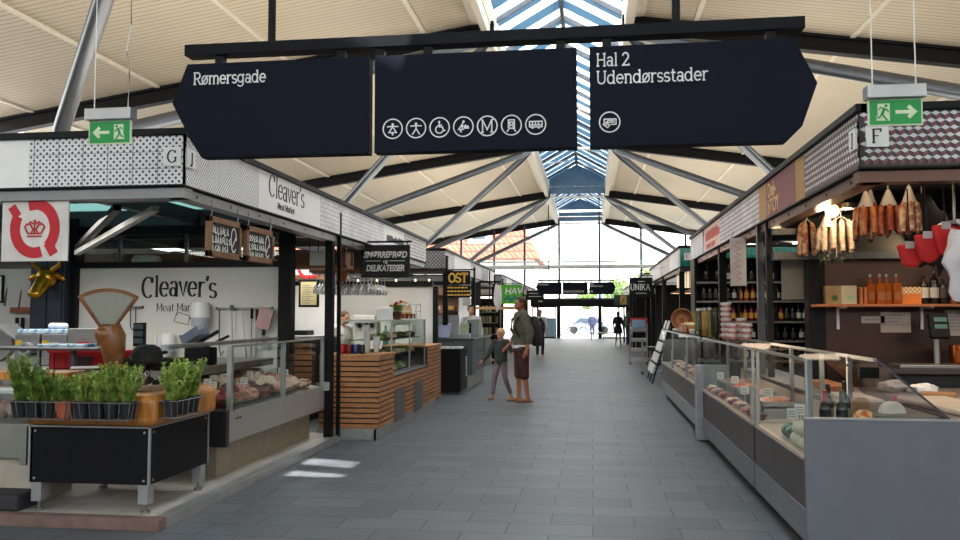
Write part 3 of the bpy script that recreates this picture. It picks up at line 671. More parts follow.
def herb_pot(seed, mat, pot, h, spread, label, loc, rz, kind):
    t = thing('potted_herb', label, 'potted herb', loc, rz, 'potted herbs in the wire baskets'); rr = random.Random(seed)
    b = MB(); b.lathe([(0.045, 0.0), (0.062, 0.105), (0.066, 0.105), (0.066, 0.12), (0.058, 0.12), (0.055, 0.1), (0.01, 0.1)], n=16); b.build('pot', pot, t)
    b = MB(); b.lathe([(0.056, 0.098), (0.04, 0.106), (0.01, 0.108)], n=12); b.build('soil', soil, t)
    b = MB()
    for q in range(44):
        a = rr.random() * 2 * PI; r0 = rr.random() * 0.035; L = h * rr.uniform(0.55, 1.05); lean = rr.random() ** 0.7 * spread
        p0 = Vector((math.cos(a) * r0, math.sin(a) * r0, 0.1)); p2 = p0 + Vector((math.cos(a) * lean, math.sin(a) * lean, L)); p1 = (p0 + p2) / 2 + Vector((math.cos(a), math.sin(a), 0)) * lean * -0.12
        b.tube([p0, p1, p2], [0.0018, 0.0016, 0.001], 4)
        nn = int(L / 0.0085)
        for k2 in range(2, nn):
            u = k2 / nn; p = p0.lerp(p1, u * 2) if u < 0.5 else p1.lerp(p2, u * 2 - 1)
            for s in range(3):
                an = rr.random() * 2 * PI; l2 = rr.uniform(0.016, 0.03); d = Vector((math.cos(an), math.sin(an), rr.uniform(0.3, 1.1))).normalized(); sd2 = d.cross(Vector((0, 0, 1))).normalized() * 0.003
                b.add([p - sd2, p + d * l2 * 0.6 - sd2 * 1.3, p + d * l2, p + d * l2 * 0.6 + sd2 * 1.3, p + sd2], [(0, 1, 2, 3, 4)])
    b.build('foliage', mat, t, False); return t
basket(-4.1, 5.475, 4, 0, 0.46, 'left wire herb basket on the front of the butcher block')
basket(-3.62, 5.475, 4, 0, 0.46, 'middle wire herb basket on the front of the butcher block')
basket(-3.055, 5.5, 3, PI / 2, 0.42, 'wire herb basket on the aisle side of the butcher block')
names = {0: 'left basket', 1: 'middle basket', 2: 'aisle side basket'}
for bi, (n, L) in enumerate(((4, 0.46), (4, 0.46), (3, 0.42))):
    for i in range(n):
        q = 0.06 + (L - 0.12) * i / (n - 1)
        loc = (-4.1 + q, 5.4, 0.776) if bi == 0 else (-3.62 + q, 5.4, 0.776) if bi == 1 else (-2.98, 5.5 + q, 0.776)
        tr = bi == 0 and i == 3
        big = [0.34, 0.25, 0.23, 0.2, 0.2, 0.24, 0.29, 0.27, 0.27, 0.3, 0.3][bi * 4 + i]
        herb_pot(bi * 7 + i, herb if bi == 0 else herb2, terra if tr else pot_b, big, 0.105,
            'green herb in a terracotta pot at the right end of the left basket' if tr else 'bushy green herb in a black pot, %s from the left in the %s' % (ORD[i], names[bi]), loc, i * 1.3, bi)

# ------------------------------------------------------------------ antique fan scale, weights, hat, display
brown = two_tone('brown_enamel', (104, 62, 24), (128, 80, 36), 5, 0.35, 0.65, 0.3, 0.02)
sc = thing('fan_scale', 'antique brown shop scale with fan shaped grey dial on the butcher block', 'scale', (-3.72, 6.02, 0.93)); so = sc.location
b = MB(so); b.box(-3.98, -3.62, 5.9, 6.14, 0.93, 1.05); b.prism([(-3.8, 1.05), (-3.62, 1.05), (-3.66, 1.12), (-3.74, 1.14)], lambda p, q, d: (p, d, q), 5.93, 6.1); b.build('base', brown, sc, True, 0.02)
b = MB(so)
b.tube([(-3.72, 6.02, 1.05), (-3.72, 6.02, 1.2), (-3.73, 6.02, 1.33), (-3.75, 6.02, 1.42)], [0.085, 0.085, 0.1, 0.075], 20); b.ell((-3.77, 6.02, 1.35), (0.09, 0.09, 0.085))
b.build('column', brown, sc)
cx, cz, rad = -3.765, 1.30, 0.41
fan = [(cx + rad * math.sin(R(a)), cz + rad * math.cos(R(a))) for a in range(-33, 34, 3)] + [(cx + 0.06, cz + 0.1), (cx - 0.06, cz + 0.1)]
fan2 = [(cx + (rad - 0.03) * math.sin(R(a)), cz + (rad - 0.03) * math.cos(R(a))) for a in range(-28, 29, 4)] + [(cx + 0.05, cz + 0.13), (cx - 0.05, cz + 0.13)]
b = MB(so); b.prism(fan, lambda p, q, d: (p, d, q), 5.985, 6.055); b.build('dial_case', brown, sc, True, 0.012)
b = MB(so); b.prism(fan2, lambda p, q, d: (p, d, q), 5.972, 5.984); df = b.build('dial_face', M('dial_grey', (140, 140, 128), 0.3, 0.1, 0.05, 40), sc, False)
b = MB(so)
for a in range(-26, 27, 2):
    s, c = math.sin(R(a)), math.cos(R(a)); r0 = rad - (0.075 if a % 10 == 0 else 0.055); b.bar((cx + s * r0, 5.971, cz + c * r0), (cx + s * (rad - 0.04), 5.971, cz + c * (rad - 0.04)), 0.002, 0.002)
b.build('graduation', M('faded_ink', (110, 108, 100), 0.6), df, False)
b = MB(so); b.cyl((-3.9, 6.0, 1.05), (-3.9, 6.0, 1.09), 0.02); b.box(-4.02, -3.82, 5.86, 6.14, 1.09, 1.1); b.build('pan', steel, sc, True, 0.004); sc.rotation_euler = (0, 0, R(32))
ob = MB((-3.36, 5.86, 0.93)); ob.cyl((-3.36, 5.86, 0.93), (-3.36, 5.86, 0.975), 0.14, n=8); tag(ob.build('octagonal_board', M('grey_wood', (150, 132, 116), 0.6, 0, 0.15, 8), None, False, 0.004), 'octagonal grey wooden board on the butcher block corner', 'board')
rust = M('rusty_iron', (92, 62, 48), 0.6, 0.4, 0.2, 20); blk_iron = M('black_iron', (32, 30, 30), 0.5, 0.5)
for i, (x, y, r, h, m) in enumerate(((-3.43, 5.84, 0.034, 0.06, rust), (-3.34, 5.81, 0.03, 0.05, rust), (-3.27, 5.86, 0.025, 0.035, blk_iron), (-3.38, 5.92, 0.03, 0.055, blk_iron))):
    t = thing('scale_weight', '%s iron scale weight with ring handle on the octagonal board' % ['large rusty', 'middle rusty', 'small black', 'tall black rear'][i], 'weight', (x, y, 0.975), 0, 'scale weights')
    b = MB(); b.lathe([(r, 0), (r * 1.05, h * 0.3), (r * 0.9, h), (r * 0.3, h * 1.1), (0.004, h * 1.12)], n=16); b.build('weight_body', m, t)
    b = MB(); b.tube([(math.cos(q * PI / 8) * r * 0.55, 0, h * 1.12 + r * 0.5 + math.sin(q * PI / 8) * r * 0.6) for q in range(17)], 0.004, 6); b.build('ring', steel, t)
hs = MB((-3.6, 6.3, 0.93)); hs.lathe([(0.14, 0.93), (0.1, 0.96), (0.03, 1.0), (0.03, 1.06), (0.09, 1.1), (0.01, 1.12)], (-3.6, 6.3, 0), 20)
tag(hs.build('hat_stand', blk_iron), 'small dark stand under the bowler hat', 'stand')
hat_m = M('black_felt', (18, 18, 20), 0.85, 0, 0.1, 40, 0.1)
ht = thing('bowler_hat', 'black bowler hat on a stand behind the fan scale', 'hat', (-3.6, 6.3, 1.1))
b = MB(ht.location); b.lathe([(0.118, 1.125), (0.125, 1.12), (0.12, 1.145), (0.116, 1.19), (0.095, 1.235), (0.055, 1.258), (0.003, 1.262)], (-3.6, 6.3, 0), 28, sy=1.15); b.build('crown', hat_m, ht)
b = MB(ht.location); b.lathe([(0.09, 1.122), (0.15, 1.112), (0.168, 1.125), (0.175, 1.145), (0.178, 1.142), (0.172, 1.118), (0.15, 1.104), (0.09, 1.112)], (-3.6, 6.3, 0), 28, sy=1.15); b.build('brim', hat_m, ht)
b = MB(ht.location); b.lathe([(0.1225, 1.122), (0.1235, 1.15), (0.119, 1.15), (0.118, 1.122)], (-3.6, 6.3, 0), 28, sy=1.15); b.build('band', M('hat_band', (10, 10, 12), 0.5), ht)
lcd = M('dark_display', (20, 30, 32), 0.2); lcd_on = M('lcd_green', (60, 84, 84), 0.3)
pd = thing('price_display', 'tall narrow customer price display with three windows behind the fan scale', 'display', (-3.72, 6.42, 0.93))
b = MB(pd.location); b.cyl((-3.72, 6.42, 0.93), (-3.72, 6.42, 1.25), 0.016); b.build('pole', lsteel, pd)
b = MB(pd.location); b.box(-3.775, -3.675, 6.38, 6.42, 1.24, 1.44); hd = b.build('housing', lcd, pd, False, 0.006)
for z in (1.265, 1.325, 1.385): b = MB(pd.location); b.box(-3.765, -3.685, 6.375, 6.382, z, z + 0.04); b.build('window', lcd_on, hd, False)
# ------------------------------------------------------------------ big direction sign
paint = M('sign_white', (226, 226, 226), 0.5)
def pict(par, kind, x, z, r, y):
    """white line pictogram in a ring, centre x, z"""
    mb = MB(); w = r * 0.11
    mb.ribbon([(x + r * 0.93 * math.cos(q * PI / 20), z + r * 0.93 * math.sin(q * PI / 20)) for q in range(41)], w, 0, -0.003)
    L = lambda pts, ww=w: mb.ribbon([(x + a * r, z + c * r) for a, c in pts], ww, 0, -0.003)
    disc = lambda a, c, rr: mb.cyl((x + a * r, 0, z + c * r), (x + a * r, -0.003, z + c * r), rr * r, n=14)
    if kind in ('woman', 'man'):
        disc(0, 0.42, 0.12)
        L([(-0.55, 0.2), (0, 0.24), (0.55, 0.2)])
        if kind == 'woman': L([(0, 0.2), (-0.36, -0.36), (0.36, -0.36), (0, 0.2)]); L([(0, -0.36), (0, -0.62)], w * 1.6)
        else: L([(0, 0.24), (0, -0.05), (-0.36, -0.62)]); L([(0, -0.05), (0.36, -0.62)])
    elif kind == 'wheelchair':
        disc(-0.04, 0.52, 0.11); L([(-0.04, 0.4), (-0.02, 0.04), (0.26, 0.04), (0.4, -0.34), (0.55, -0.3)]); L([(-0.02, 0.22), (0.22, 0.22)])
        L([(-0.02 + 0.36 * math.cos(R(a)), -0.2 + 0.36 * math.sin(R(a))) for a in range(100, 350, 15)])
    elif kind == 'baby':
        disc(0.02, 0.48, 0.11); L([(-0.04, 0.36), (-0.18, 0.12), (0.1, 0.02)]); L([(-0.18, 0.12), (-0.46, -0.26), (-0.02, -0.26), (-0.18, 0.12)]); L([(-0.24, -0.26), (-0.24, -0.55)], w * 1.5)
        L([(0.06, -0.12), (0.55, -0.12)], w * 1.6); L([(0.12, 0.04), (0.5, 0.04)]); disc(0.2, 0.12, 0.07)
    elif kind == 'train':
        L([(-0.28, -0.3), (-0.28, 0.5), (0.28, 0.5), (0.28, -0.3), (-0.28, -0.3)]); L([(-0.16, 0.0), (-0.16, 0.28), (0.16, 0.28), (0.16, 0.0), (-0.16, 0.0)])
        disc(-0.15, -0.16, 0.06); disc(0.15, -0.16, 0.06); L([(-0.2, -0.3), (-0.42, -0.62)]); L([(0.2, -0.3), (0.42, -0.62)])
    elif kind == 'bus':
        L([(-0.58, -0.24), (-0.58, 0.28), (0.6, 0.28), (0.6, -0.24), (-0.58, -0.24)]); L([(-0.58, -0.06), (0.6, -0.06)]); disc(-0.28, -0.3, 0.11); disc(0.3, -0.3, 0.11)
        for a in (-0.3, -0.02, 0.26): L([(a, 0.26), (a, -0.04)])
    elif kind == 'cash':
        L([(-0.5, -0.02), (-0.5, 0.28), (0.58, 0.28), (0.58, -0.22), (0.1, -0.22)]); L([(-0.6, -0.2), (-0.3, 0.0), (0.0, -0.3), (-0.2, -0.5), (-0.6, -0.2)]); L([(-0.42, -0.32), (-0.12, -0.12)])
        for a in (-0.12, 0.1, 0.32): mb.ribbon([(x + (a + 0.09 * math.cos(q * PI / 6)) * r, z + (0.06 + 0.12 * math.sin(q * PI / 6)) * r) for q in range(13)], w * 0.8, 0, -0.003)
    o = mb.build('pictogram', paint, par, False, loc=(0, y, 0))
    return o
def direction_sign(loc, label):
    t = thing('direction_sign', label, 'sign', loc, 0, 'hanging direction signs')
    # local x measured from the sign's centre, z from its lower edge
    b = MB(); b.box(-2.13, 2.13, -0.06, 0.06, 0.74, 0.82); b.build('rail', M('rail_black', (24, 25, 30), 0.55, spec=0.1), t, False, 0.004)
    for x in (-1.5, 1.32):
        b = MB(); b.cyl((x, 0, 0.82), (x, 0, 5.2 if x < 0 else 5.95), 0.028, n=10); b.build('hanger_rod', black, t)
    for x in (-1.88, -0.98, -0.7, -0.36, 0.55, 0.86, 1.92): b = MB(); b.box(x - 0.03, x + 0.03, -0.03, 0.03, 0.66, 0.75); b.build('bracket', black, t, False)
    pl = []
    for poly in ([(-2.07, 0.12), (-1.99, 0.0), (-0.77, 0.0), (-0.77, 0.68), (-2.11, 0.68), (-2.22, 0.40)],
                 [(-0.73, 0.0), (0.66, 0.0), (0.66, 0.68), (-0.73, 0.68)],
                 [(0.745, 0.0), (2.0, 0.0), (2.1, 0.1), (2.2, 0.38), (2.06, 0.68), (0.745, 0.68)]):
        b = MB(); b.prism(poly, lambda p, q, d: (p, d, q), -0.05, 0.05); pl.append(b.build('sign_panel', navy, t, False, 0.004))
    letters('Rømersgade', 0.083, (-2.06, -0.05, 0.53), paint, pl[0], 0, 0.11, 0.95, sx=0.9)
    letters('Hal 2', 0.083, (0.79, -0.05, 0.545), paint, pl[2], 0, 0.11, 0.95, sx=0.9)
    letters('Udendørsstader', 0.083, (0.79, -0.05, 0.425), paint, pl[2], 0, 0.11, 0.95, sx=0.94)
    for i, kd in enumerate(('woman', 'man', 'wheelchair', 'baby', 'metro', 'train', 'bus')):
        x = -0.6 + i * 0.164; o = pict(pl[1], kd, x, 0.165, 0.072, -0.05)
        if kd == 'metro': letters('M', 0.085, (x - 0.044, -0.05, 0.122), paint, pl[1], 0, 0.1, 0.9)
    pict(pl[2], 'cash', 0.875, 0.165, 0.072, -0.05)
    return t
ds = direction_sign((-0.745, 5.5, 2.615), 'large navy hanging sign with three panels reading Hal 2, nearest the camera')
dup(ds, (-0.85, 46.0, 2.65), 0, 'small far navy hanging sign above the distant entrance doors')

# ------------------------------------------------------------------ exit signs
green = M('exit_green', (0, 146, 62), 0.5, 0, 0.03); glow = M('exit_pale', (206, 222, 190), 0.5)
def exit_sign(loc, flip, label):
    t = thing('exit_sign', label, 'exit sign', loc, 0, 'green exit signs')
    b = MB(); b.box(-0.162, 0.162, -0.045, 0.045, 0.158, 0.235); b.build('housing', lsteel, t, False, 0.004)
    b = MB(); b.box(-0.15, 0.15, -0.008, 0.008, 0.0, 0.158); b.build('frame', glow, t, False)
    b = MB(); b.box(-0.142, 0.142, -0.01, 0.01, 0.008, 0.15); pn = b.build('panel', green, t, False)
    s = -1 if flip else 1
    b = MB(); f = lambda a, c, y: (a * s, y, c)
    b.ribbon([(-0.105, 0.078), (0.0, 0.078)], 0.02, -0.01, -0.013, 1, f)
    b.ribbon([(-0.07, 0.112), (-0.104, 0.078), (-0.07, 0.044)], 0.022, -0.01, -0.0135, 1, f)
    b.prism([(0.032, 0.03), (0.032, 0.13), (0.098, 0.13), (0.098, 0.058), (0.106, 0.058), (0.106, 0.03)], lambda p, q, d: (p * s, d, q), -0.01, -0.013)
    b.build('arrow_and_door', glow, pn, False)
    b = MB(); q = lambda pts, w: b.ribbon(pts, w, -0.013, -0.016, 1, f)
    b.cyl((0.052 * s, -0.013, 0.116), (0.052 * s, -0.016, 0.116), 0.009, n=12)
    q([(0.06, 0.102), (0.076, 0.066)], 0.016); q([(0.06, 0.1), (0.044, 0.09), (0.04, 0.078)], 0.007); q([(0.064, 0.102), (0.084, 0.106), (0.092, 0.094)], 0.007)
    q([(0.074, 0.07), (0.062, 0.05), (0.046, 0.03)], 0.009); q([(0.076, 0.068), (0.088, 0.05), (0.106, 0.047)], 0.009)
    b.build('running_figure', green, pn, False)
    b = MB()
    b.tube([(-0.12, 0, 0.23), (-0.12, 0, 5.0)], 0.004, 6)
    b.tube([(0.12, 0, 0.23), (0.125, 0, 0.5), (0.1, 0, 0.62), (0.13, 0, 0.8), (0.12, 0, 1.2), (0.12, 0, 5.0)] if not flip else [(0.12, 0, 0.23), (0.12, 0, 5.0)], 0.004, 6)
    b.build('suspension_wire', white, t); return t
exit_sign((-3.15, 5.0, 2.63), False, 'green exit sign with arrow pointing left, hanging by the left canopy')
exit_sign((1.76, 5.0, 2.6), True, 'green exit sign with arrow pointing right, hanging by the right canopy')

# ------------------------------------------------------------------ red Q banner, chalkboards, gold head
qb = thing('logo_banner', 'square white hanging board with red ring emblem and crown', 'banner', (-4.2, 5.72, 1.91)); f = 0.55
b = MB(); b.box(-0.275, 0.275, -0.006, 0.006, 0, 0.5); b.build('board', M('banner_white', (216, 212, 206), 0.6), qb, False)
b = MB(); g2 = lambda a, c, y: (a * f * 1.0, y, 0.25 + c * f)
b.ribbon([(-0.36, 0.31), (-0.26, 0.17)] , 0.12, -0.006, -0.0095, 1, g2)
b.ribbon([(0.385 * math.cos(R(a)) * 0.78, 0.385 * math.sin(R(a)) * 0.88) for a in range(150, 291, 7)], 0.15, -0.006, -0.009, 1, g2)
b.ribbon([(-0.1, 0.32)] + [(0.385 * math.cos(R(a)) * 0.78, 0.385 * math.sin(R(a)) * 0.88) for a in range(86, -50, -7)], 0.15, -0.006, -0.009, 1, g2)
b.ribbon([(0.2, -0.2), (0.3, -0.36)], 0.13, -0.006, -0.0095, 1, g2)
b.build('red_ring', M('banner_red', (190, 22, 36), 0.6), qb, False)
b = MB(); w = 0.022; rb = lambda p, ww=w: b.ribbon(p, ww, -0.009, -0.012, 1, g2)
rb([(-0.11, -0.11), (0.11, -0.11)], 0.02); rb([(-0.1, -0.07), (0.1, -0.07)]); 
for s in (-1, 1):
    rb([(s * 0.1, -0.07), (s * 0.15, 0.02), (s * 0.12, 0.06), (s * 0.06, 0.05), (s * 0.02, -0.02), (s * 0.05, -0.06)]); rb([(s * 0.02, 0.06), (s * 0.06, 0.09), (s * 0.09, 0.07)])
rb([(0, -0.07), (0, 0.08)]); b.cyl((0, -0.009, 0.25 + 0.1 * f), (0, -0.012, 0.25 + 0.1 * f), 0.012, n=10)
b.build('crown', MATS['banner_red'], qb, False)
b = MB()
for x in (-0.25, 0.25): b.tube([(x, 0, 0.48), (x + 0.02, 0, 0.52), (x, 0.02, 0.6)], 0.004, 5)
b.build('hook', steel, qb)
frame_w = wood('board_frame_wood', (96, 64, 40), (140, 100, 66), 'z', 0.6); chalk = M('chalk', (220, 220, 214), 0.9); slate = M('chalkboard', (28, 28, 30), 0.8, 0, 0.2, 8)
def chalkboard(y0, y1, z0, z1, label, seed):
    t = thing('chalkboard', label, 'chalkboard', (XL + 0.02, (y0 + y1) / 2, z0), 0.0, 'chalkboards hanging from the meat stall canopy'); L = (y1 - y0) / 2; H = z1 - z0
    b = MB(); e = 0.05
    for a, c, q, r in ((-L, -L + e, 0, H), (L - e, L, 0, H), (-L, L, 0, e), (-L, L, H - e, H)): b.box(-0.02, 0.02, a, c, q, r)
    b.build('frame', frame_w, t, False, 0.004)
    b = MB(); b.box(-0.01, 0.012, -L + e, L - e, e, H - e); s = b.build('slate', slate, t, False)
    b = MB(); rr = random.Random(seed); z = H - e - 0.03
    fn = lambda a, c, y: (0.012 - y, a, c)
    for line in range(3):                     # bold chalk handwriting, three short lines and a drawing
        y = -L + e + 0.02
        while y < L - e - 0.2 + 0.05 * (line % 2):
            h = rr.uniform(0.045, 0.06); k2 = rr.choice((0, 1, 2))
            pts = [(y, z - h), (y + 0.012, z), (y + 0.026, z - h)] if k2 == 0 else [(y, z), (y, z - h), (y + 0.024, z - h * 0.9)] if k2 == 1 else [(y + 0.022, z), (y, z - h * 0.4), (y + 0.024, z - h * 0.7), (y, z - h)]
            b.ribbon(pts, 0.011, 0, -0.002, 1, fn); y += 0.042
        z -= 0.072
    cx = L - e - 0.1
    b.ribbon([(cx + 0.05 * math.cos(q * 0.5), H * 0.5 + 0.1 * math.sin(q * 0.5)) for q in range(12)], 0.012, 0, -0.002, 1, fn); b.ribbon([(cx - 0.03, H * 0.3), (cx + 0.05, H * 0.62)], 0.012, 0, -0.002, 1, fn)
    b.build('chalk_writing', chalk, s, False)
    b = MB()
    for y in (-L + 0.06, L - 0.06): b.tube([(0, y, H), (0, y + 0.02, H + 0.05), (0, y, H + 0.12)], 0.005, 5)
    b.build('hook', steel, t); return t
chalkboard(6.02, 6.62, 1.96, 2.28, 'wooden framed chalkboard with chalk lettering, left of the two under the canopy', 1)
chalkboard(6.72, 7.34, 1.97, 2.28, 'wooden framed chalkboard with chalk lettering, right of the two under the canopy', 5)
gold = M('gold', (190, 140, 44), 0.3, 0.9, 0.15, 12, 0.3, 30)
gh = thing('bull_head', 'golden bull head ornament on the tall dark cabinet below the banner', 'ornament', (-6.74, 9.42, 1.86))
b = MB(); b.ell((0, 0, 0.1), (0.13, 0.12, 0.13)); b.cap((0, -0.05, 0.06), (0, -0.2, -0.09), 0.1, 0.075); b.ell((-0.06, -0.05, 0.14), (0.03, 0.03, 0.03)); b.ell((0.0, -0.22, -0.1), (0.085, 0.06, 0.06))
for s in (-1, 1): b.ell((s * 0.17, 0.0, 0.12), (0.09, 0.03, 0.04), (0, s * 0.5, 0)); b.tube([(s * 0.07, 0, 0.2), (s * 0.17, -0.02, 0.26), (s * 0.2, -0.04, 0.34)], [0.035, 0.026, 0.006], 10)
b.build('head', gold, gh)

# ------------------------------------------------------------------ equipment behind the meat counter
wt = thing('work_table', 'steel work table along the back of the meat stall', 'table', (-5.6, 7.4, 0.08))
b = MB(wt.location); b.box(-7.4, -4.5, 7.0, 7.9, 0.96, 1.0); b.build('worktop', steel, wt, False, 0.005)
for x in (-7.35, -4.55):
    for y in (7.05, 7.85): b = MB(wt.location); b.box(x - 0.02, x + 0.02, y - 0.02, y + 0.02, 0.08, 0.96); b.build('leg', lsteel, wt, False)
b = MB(wt.location); b.box(-7.3, -4.6, 7.05, 7.85, 0.4, 0.43); b.build('lower_shelf', lsteel, wt, False)
yel = M('yellow_sticker', (214, 176, 40), 0.5)
def grinder(x, label, redk):
    t = thing('meat_grinder', label, 'meat grinder', (x, 7.5, 1.0), 0, 'steel meat grinders'); b = MB(); b.box(-0.135, 0.135, -0.02, 0.3, 0.0, 0.31); b.build('body', steel, t, False, 0.012)
    b = MB(); b.cyl((0.03, -0.02, 0.17), (0.03, -0.09, 0.17), 0.06, n=20); b.cyl((0.03, -0.09, 0.17), (0.03, -0.1, 0.17), 0.067, n=20); b.build('outlet', lsteel, t)
    b = MB(); b.cyl((0.03, -0.1, 0.17), (0.03, -0.104, 0.17), 0.04, n=18); b.build('grinding_plate', red if redk else dsteel, t)
    b = MB(); b.box(-0.12, -0.05, -0.024, -0.02, 0.16, 0.25); b.build('sticker', yel, t, False)
    b = MB(); b.cyl((0.1, -0.02, 0.12), (0.1, -0.08, 0.12), 0.012); b.build('switch', rubber, t); return t
grinder(-5.55, 'left steel meat grinder with yellow sticker', False); grinder(-5.26, 'right steel meat grinder with yellow sticker and red plate', True)
b = MB((-4.93, 7.45, 1.0)); b.box(-5.08, -4.76, 7.42, 7.8, 1.0, 1.37); mc = tag(b.build('vacuum_packer', steel, None, False, 0.012), 'plain steel machine right of the meat grinders with red switch', 'machine')
b = MB(mc.location); b.box(-4.96, -4.84, 7.41, 7.42, 1.2, 1.24); b.build('switch', red, mc, False)
pk = two_tone('blue_white_wrap', (40, 120, 180), (206, 226, 236), 9, 0.44, 0.56, 0.3, 0)
for i in range(4):
    b = MB((-5.62 + i * 0.15, 7.62, 1.31)); b.box(-0.072 + b.o.x, 0.072 + b.o.x, 7.52, 7.74, 1.31, 1.36); tag(b.build('wrapped_packet', pk, None, False, 0.012), 'blue and white packet lying on the meat grinders, %s from the left' % ORD[i], 'packet', 'blue packets')
b = MB((-5.3, 7.62, 1.36)); b.cap((-5.4, 7.64, 1.39), (-5.25, 7.64, 1.39), 0.032, 0.03); b.ell((-5.32, 7.64, 1.39), (0.05, 0.04, 0.032)); tag(b.build('white_roll', white), 'small white wrapped roll on top of the blue packets', 'roll')
sl = thing('slicer_tray', 'flat grey steel tray with blue packets above the meat display', 'tray', (-4.8, 6.6, 1.0))
b = MB(sl.location); b.box(-5.2, -4.1, 6.4, 6.8, 1.2, 1.225); b.build('tray', dsteel, sl, False, 0.01)
b = MB(sl.location); b.cyl((-4.45, 6.6, 0.09), (-4.45, 6.6, 1.2), 0.025); b.cyl((-4.45, 6.6, 0.08), (-4.45, 6.6, 0.1), 0.16); b.build('stand', dsteel, sl)
for i in range(3):
    x = -4.66 + i * 0.15; b = MB((x, 6.6, 1.225)); b.box(x - 0.068, x + 0.068, 6.5, 6.68, 1.225, 1.252); tag(b.build('wrapped_packet', pk, None, False, 0.008), 'blue and white packet on the grey tray, %s from the left' % ORD[i], 'packet', 'blue packets')
cb = MB((-4.62, 7.2, 1.0)); 
rc = thing('red_crate', 'red plastic crate with dark label behind the fan scale', 'crate', (-4.62, 7.15, 1.0))
b = MB(rc.location)
x0, x1, y0, y1 = -4.98, -4.32, 7.02, 7.38
for a in ((x0, x1, y0, y0 + 0.015), (x0, x1, y1 - 0.015, y1), (x0, x0 + 0.015, y0, y1), (x1 - 0.015, x1, y0, y1)): b.box(*a, 1.0, 1.17)
b.box(x0, x1, y0, y1, 1.0, 1.015); b.box(x0 - 0.015, x1 + 0.015, y0 - 0.015, y0, 1.15, 1.175)
for i in range(6): b.box(x0 + 0.05 + i * 0.11, x0 + 0.06 + i * 0.11, y0 - 0.008, y0, 1.0, 1.15)
b.build('crate_body', red, rc, False, 0.004)
b = MB(rc.location); b.box(-4.7, -4.54, y0 - 0.012, y0 - 0.008, 1.03, 1.12); b.build('label', M('dark_label', (70, 40, 44), 0.6), rc, False)
mi = thing('meat_slicer', 'slanted steel slicing machine at the left edge of the meat stall', 'slicer', (-6.2, 8.2, 1.0))
b = MB(mi.location); b.bar((-6.35, 8.2, 1.4), (-6.0, 8.2, 1.18), 0.3, 0.03); b.box(-6.7, -6.3, 8.05, 8.35, 1.38, 1.41); b.box(-6.6, -6.2, 8.0, 8.4, 0.43, 1.0); b.build('guard', lsteel, mi, False, 0.004)
b = MB(mi.location); b.cyl((-6.4, 8.12, 1.2), (-6.4, 8.2, 1.2), 0.2, n=28); b.build('blade', steel, mi)
b = MB(mi.location); b.box(-6.9, -6.1, 8.05, 8.35, 0.43, 0.5); b.box(-6.7, -6.5, 8.1, 8.3, 0.5, 1.38); b.build('stand', lsteel, mi, False)
mi.location.z = 0.43; 
for c in mi.children: c.location = (0, 0, 0.57)
# left edge: second meat display
ld = thing('meat_cabinet', 'steel meat cabinet with white tray cut by the left edge', 'display case', (-4.8, 6.0, 0.08)); o = ld.location
b = MB(o); b.box(-5.6, -4.13, 5.72, 6.3, 0.42, 0.68); b.box(-4.17, -4.12, 5.58, 5.72, 0.4, 0.68); b.build('front', M('pale_metal', (150, 150, 140), 0.4, 0.5), ld, False, 0.004)
b = MB(o); b.box(-5.6, -4.2, 5.78, 6.25, 0.08, 0.42); b.build('plinth', M('cream_base', (186, 178, 160), 0.5), ld, False)
b = MB(o); b.box(-4.16, -4.13, 5.72, 5.75, 0.68, 1.12); b.build('post', dsteel, ld, False)
b = MB(o); b.box(-5.6, -4.16, 5.725, 5.735, 0.69, 0.95); b.build('front_glass', gl, ld, False)
b = MB(o); b.box(-5.6, -4.18, 5.76, 6.2, 0.9, 0.93); b.build('white_tray', white, ld, False, 0.005)
b = MB(o); b.box(-5.6, -4.1, 6.0, 6.3, 0.98, 1.05); b.build('wooden_rail', bw, ld, False, 0.01)
veal = two_tone('veal', (206, 150, 140), (232, 200, 190), 12, 0.4, 0.62, 0.35); beef = two_tone('beef', (120, 26, 30), (170, 62, 60), 12, 0.42, 0.66, 0.35); pork = two_tone('pork', (196, 120, 108), (228, 176, 160), 10, 0.42, 0.62, 0.35)
darkm = two_tone('dark_meat', (84, 40, 40), (128, 70, 68), 12, 0.42, 0.62, 0.35); fat = two_tone('pale_fat_meat', (226, 196, 176), (240, 222, 206), 9, 0.42, 0.6, 0.4); cooked = two_tone('roast_meat', (120, 78, 58), (168, 120, 96), 12, 0.42, 0.62, 0.45)
for i in range(5):
    x = -4.24 - i * 0.16; b = MB((x, 5.9, 0.7)); b.ell((x, 5.88, 0.775), (0.085, 0.11, 0.075), None, 14, 8, None, 0.25, i); tag(b.build('meat_roll', veal), 'pale rolled roast in the cabinet at the left edge, %s from the right' % ORD[i], 'meat', 'pale meat rolls')

# ------------------------------------------------------------------ long meat display case
mc = thing('meat_display_case', 'long steel and glass meat display case along the aisle', 'display case', (-3.6, 8.0, 0.08)); o = mc.location
b = MB(o); b.box(-3.16, -3.1, 6.78, 9.36, 0.4, 0.66); b.build('front_panel', M('case_steel', (164, 162, 158), 0.35, 0.3, 0.05, 2), mc, False, 0.006)
b = MB(o); b.box(-3.55, -3.1, 6.72, 6.78, 0.37, 0.68); b.build('end_panel', M('dark_end_steel', (52, 52, 54), 0.4, 0.4), mc, False, 0.004)
b = MB(o); b.box(-3.9, -3.27, 6.9, 9.3, 0.08, 0.42); b.build('plinth', M('case_base', (146, 136, 120), 0.5), mc, False)
b = MB(o); b.add([(-3.14, 6.78, 0.66), (-3.14, 9.34, 0.66), (-4.0, 9.34, 0.8), (-4.0, 6.78, 0.8)], [(0, 1, 2, 3)]); b.add([(-4.0, 6.78, 0.8), (-4.0, 9.34, 0.8), (-4.0, 9.34, 0.4), (-4.0, 6.78, 0.4)], [(0, 1, 2, 3)]); b.build('deck', steel, mc, False)
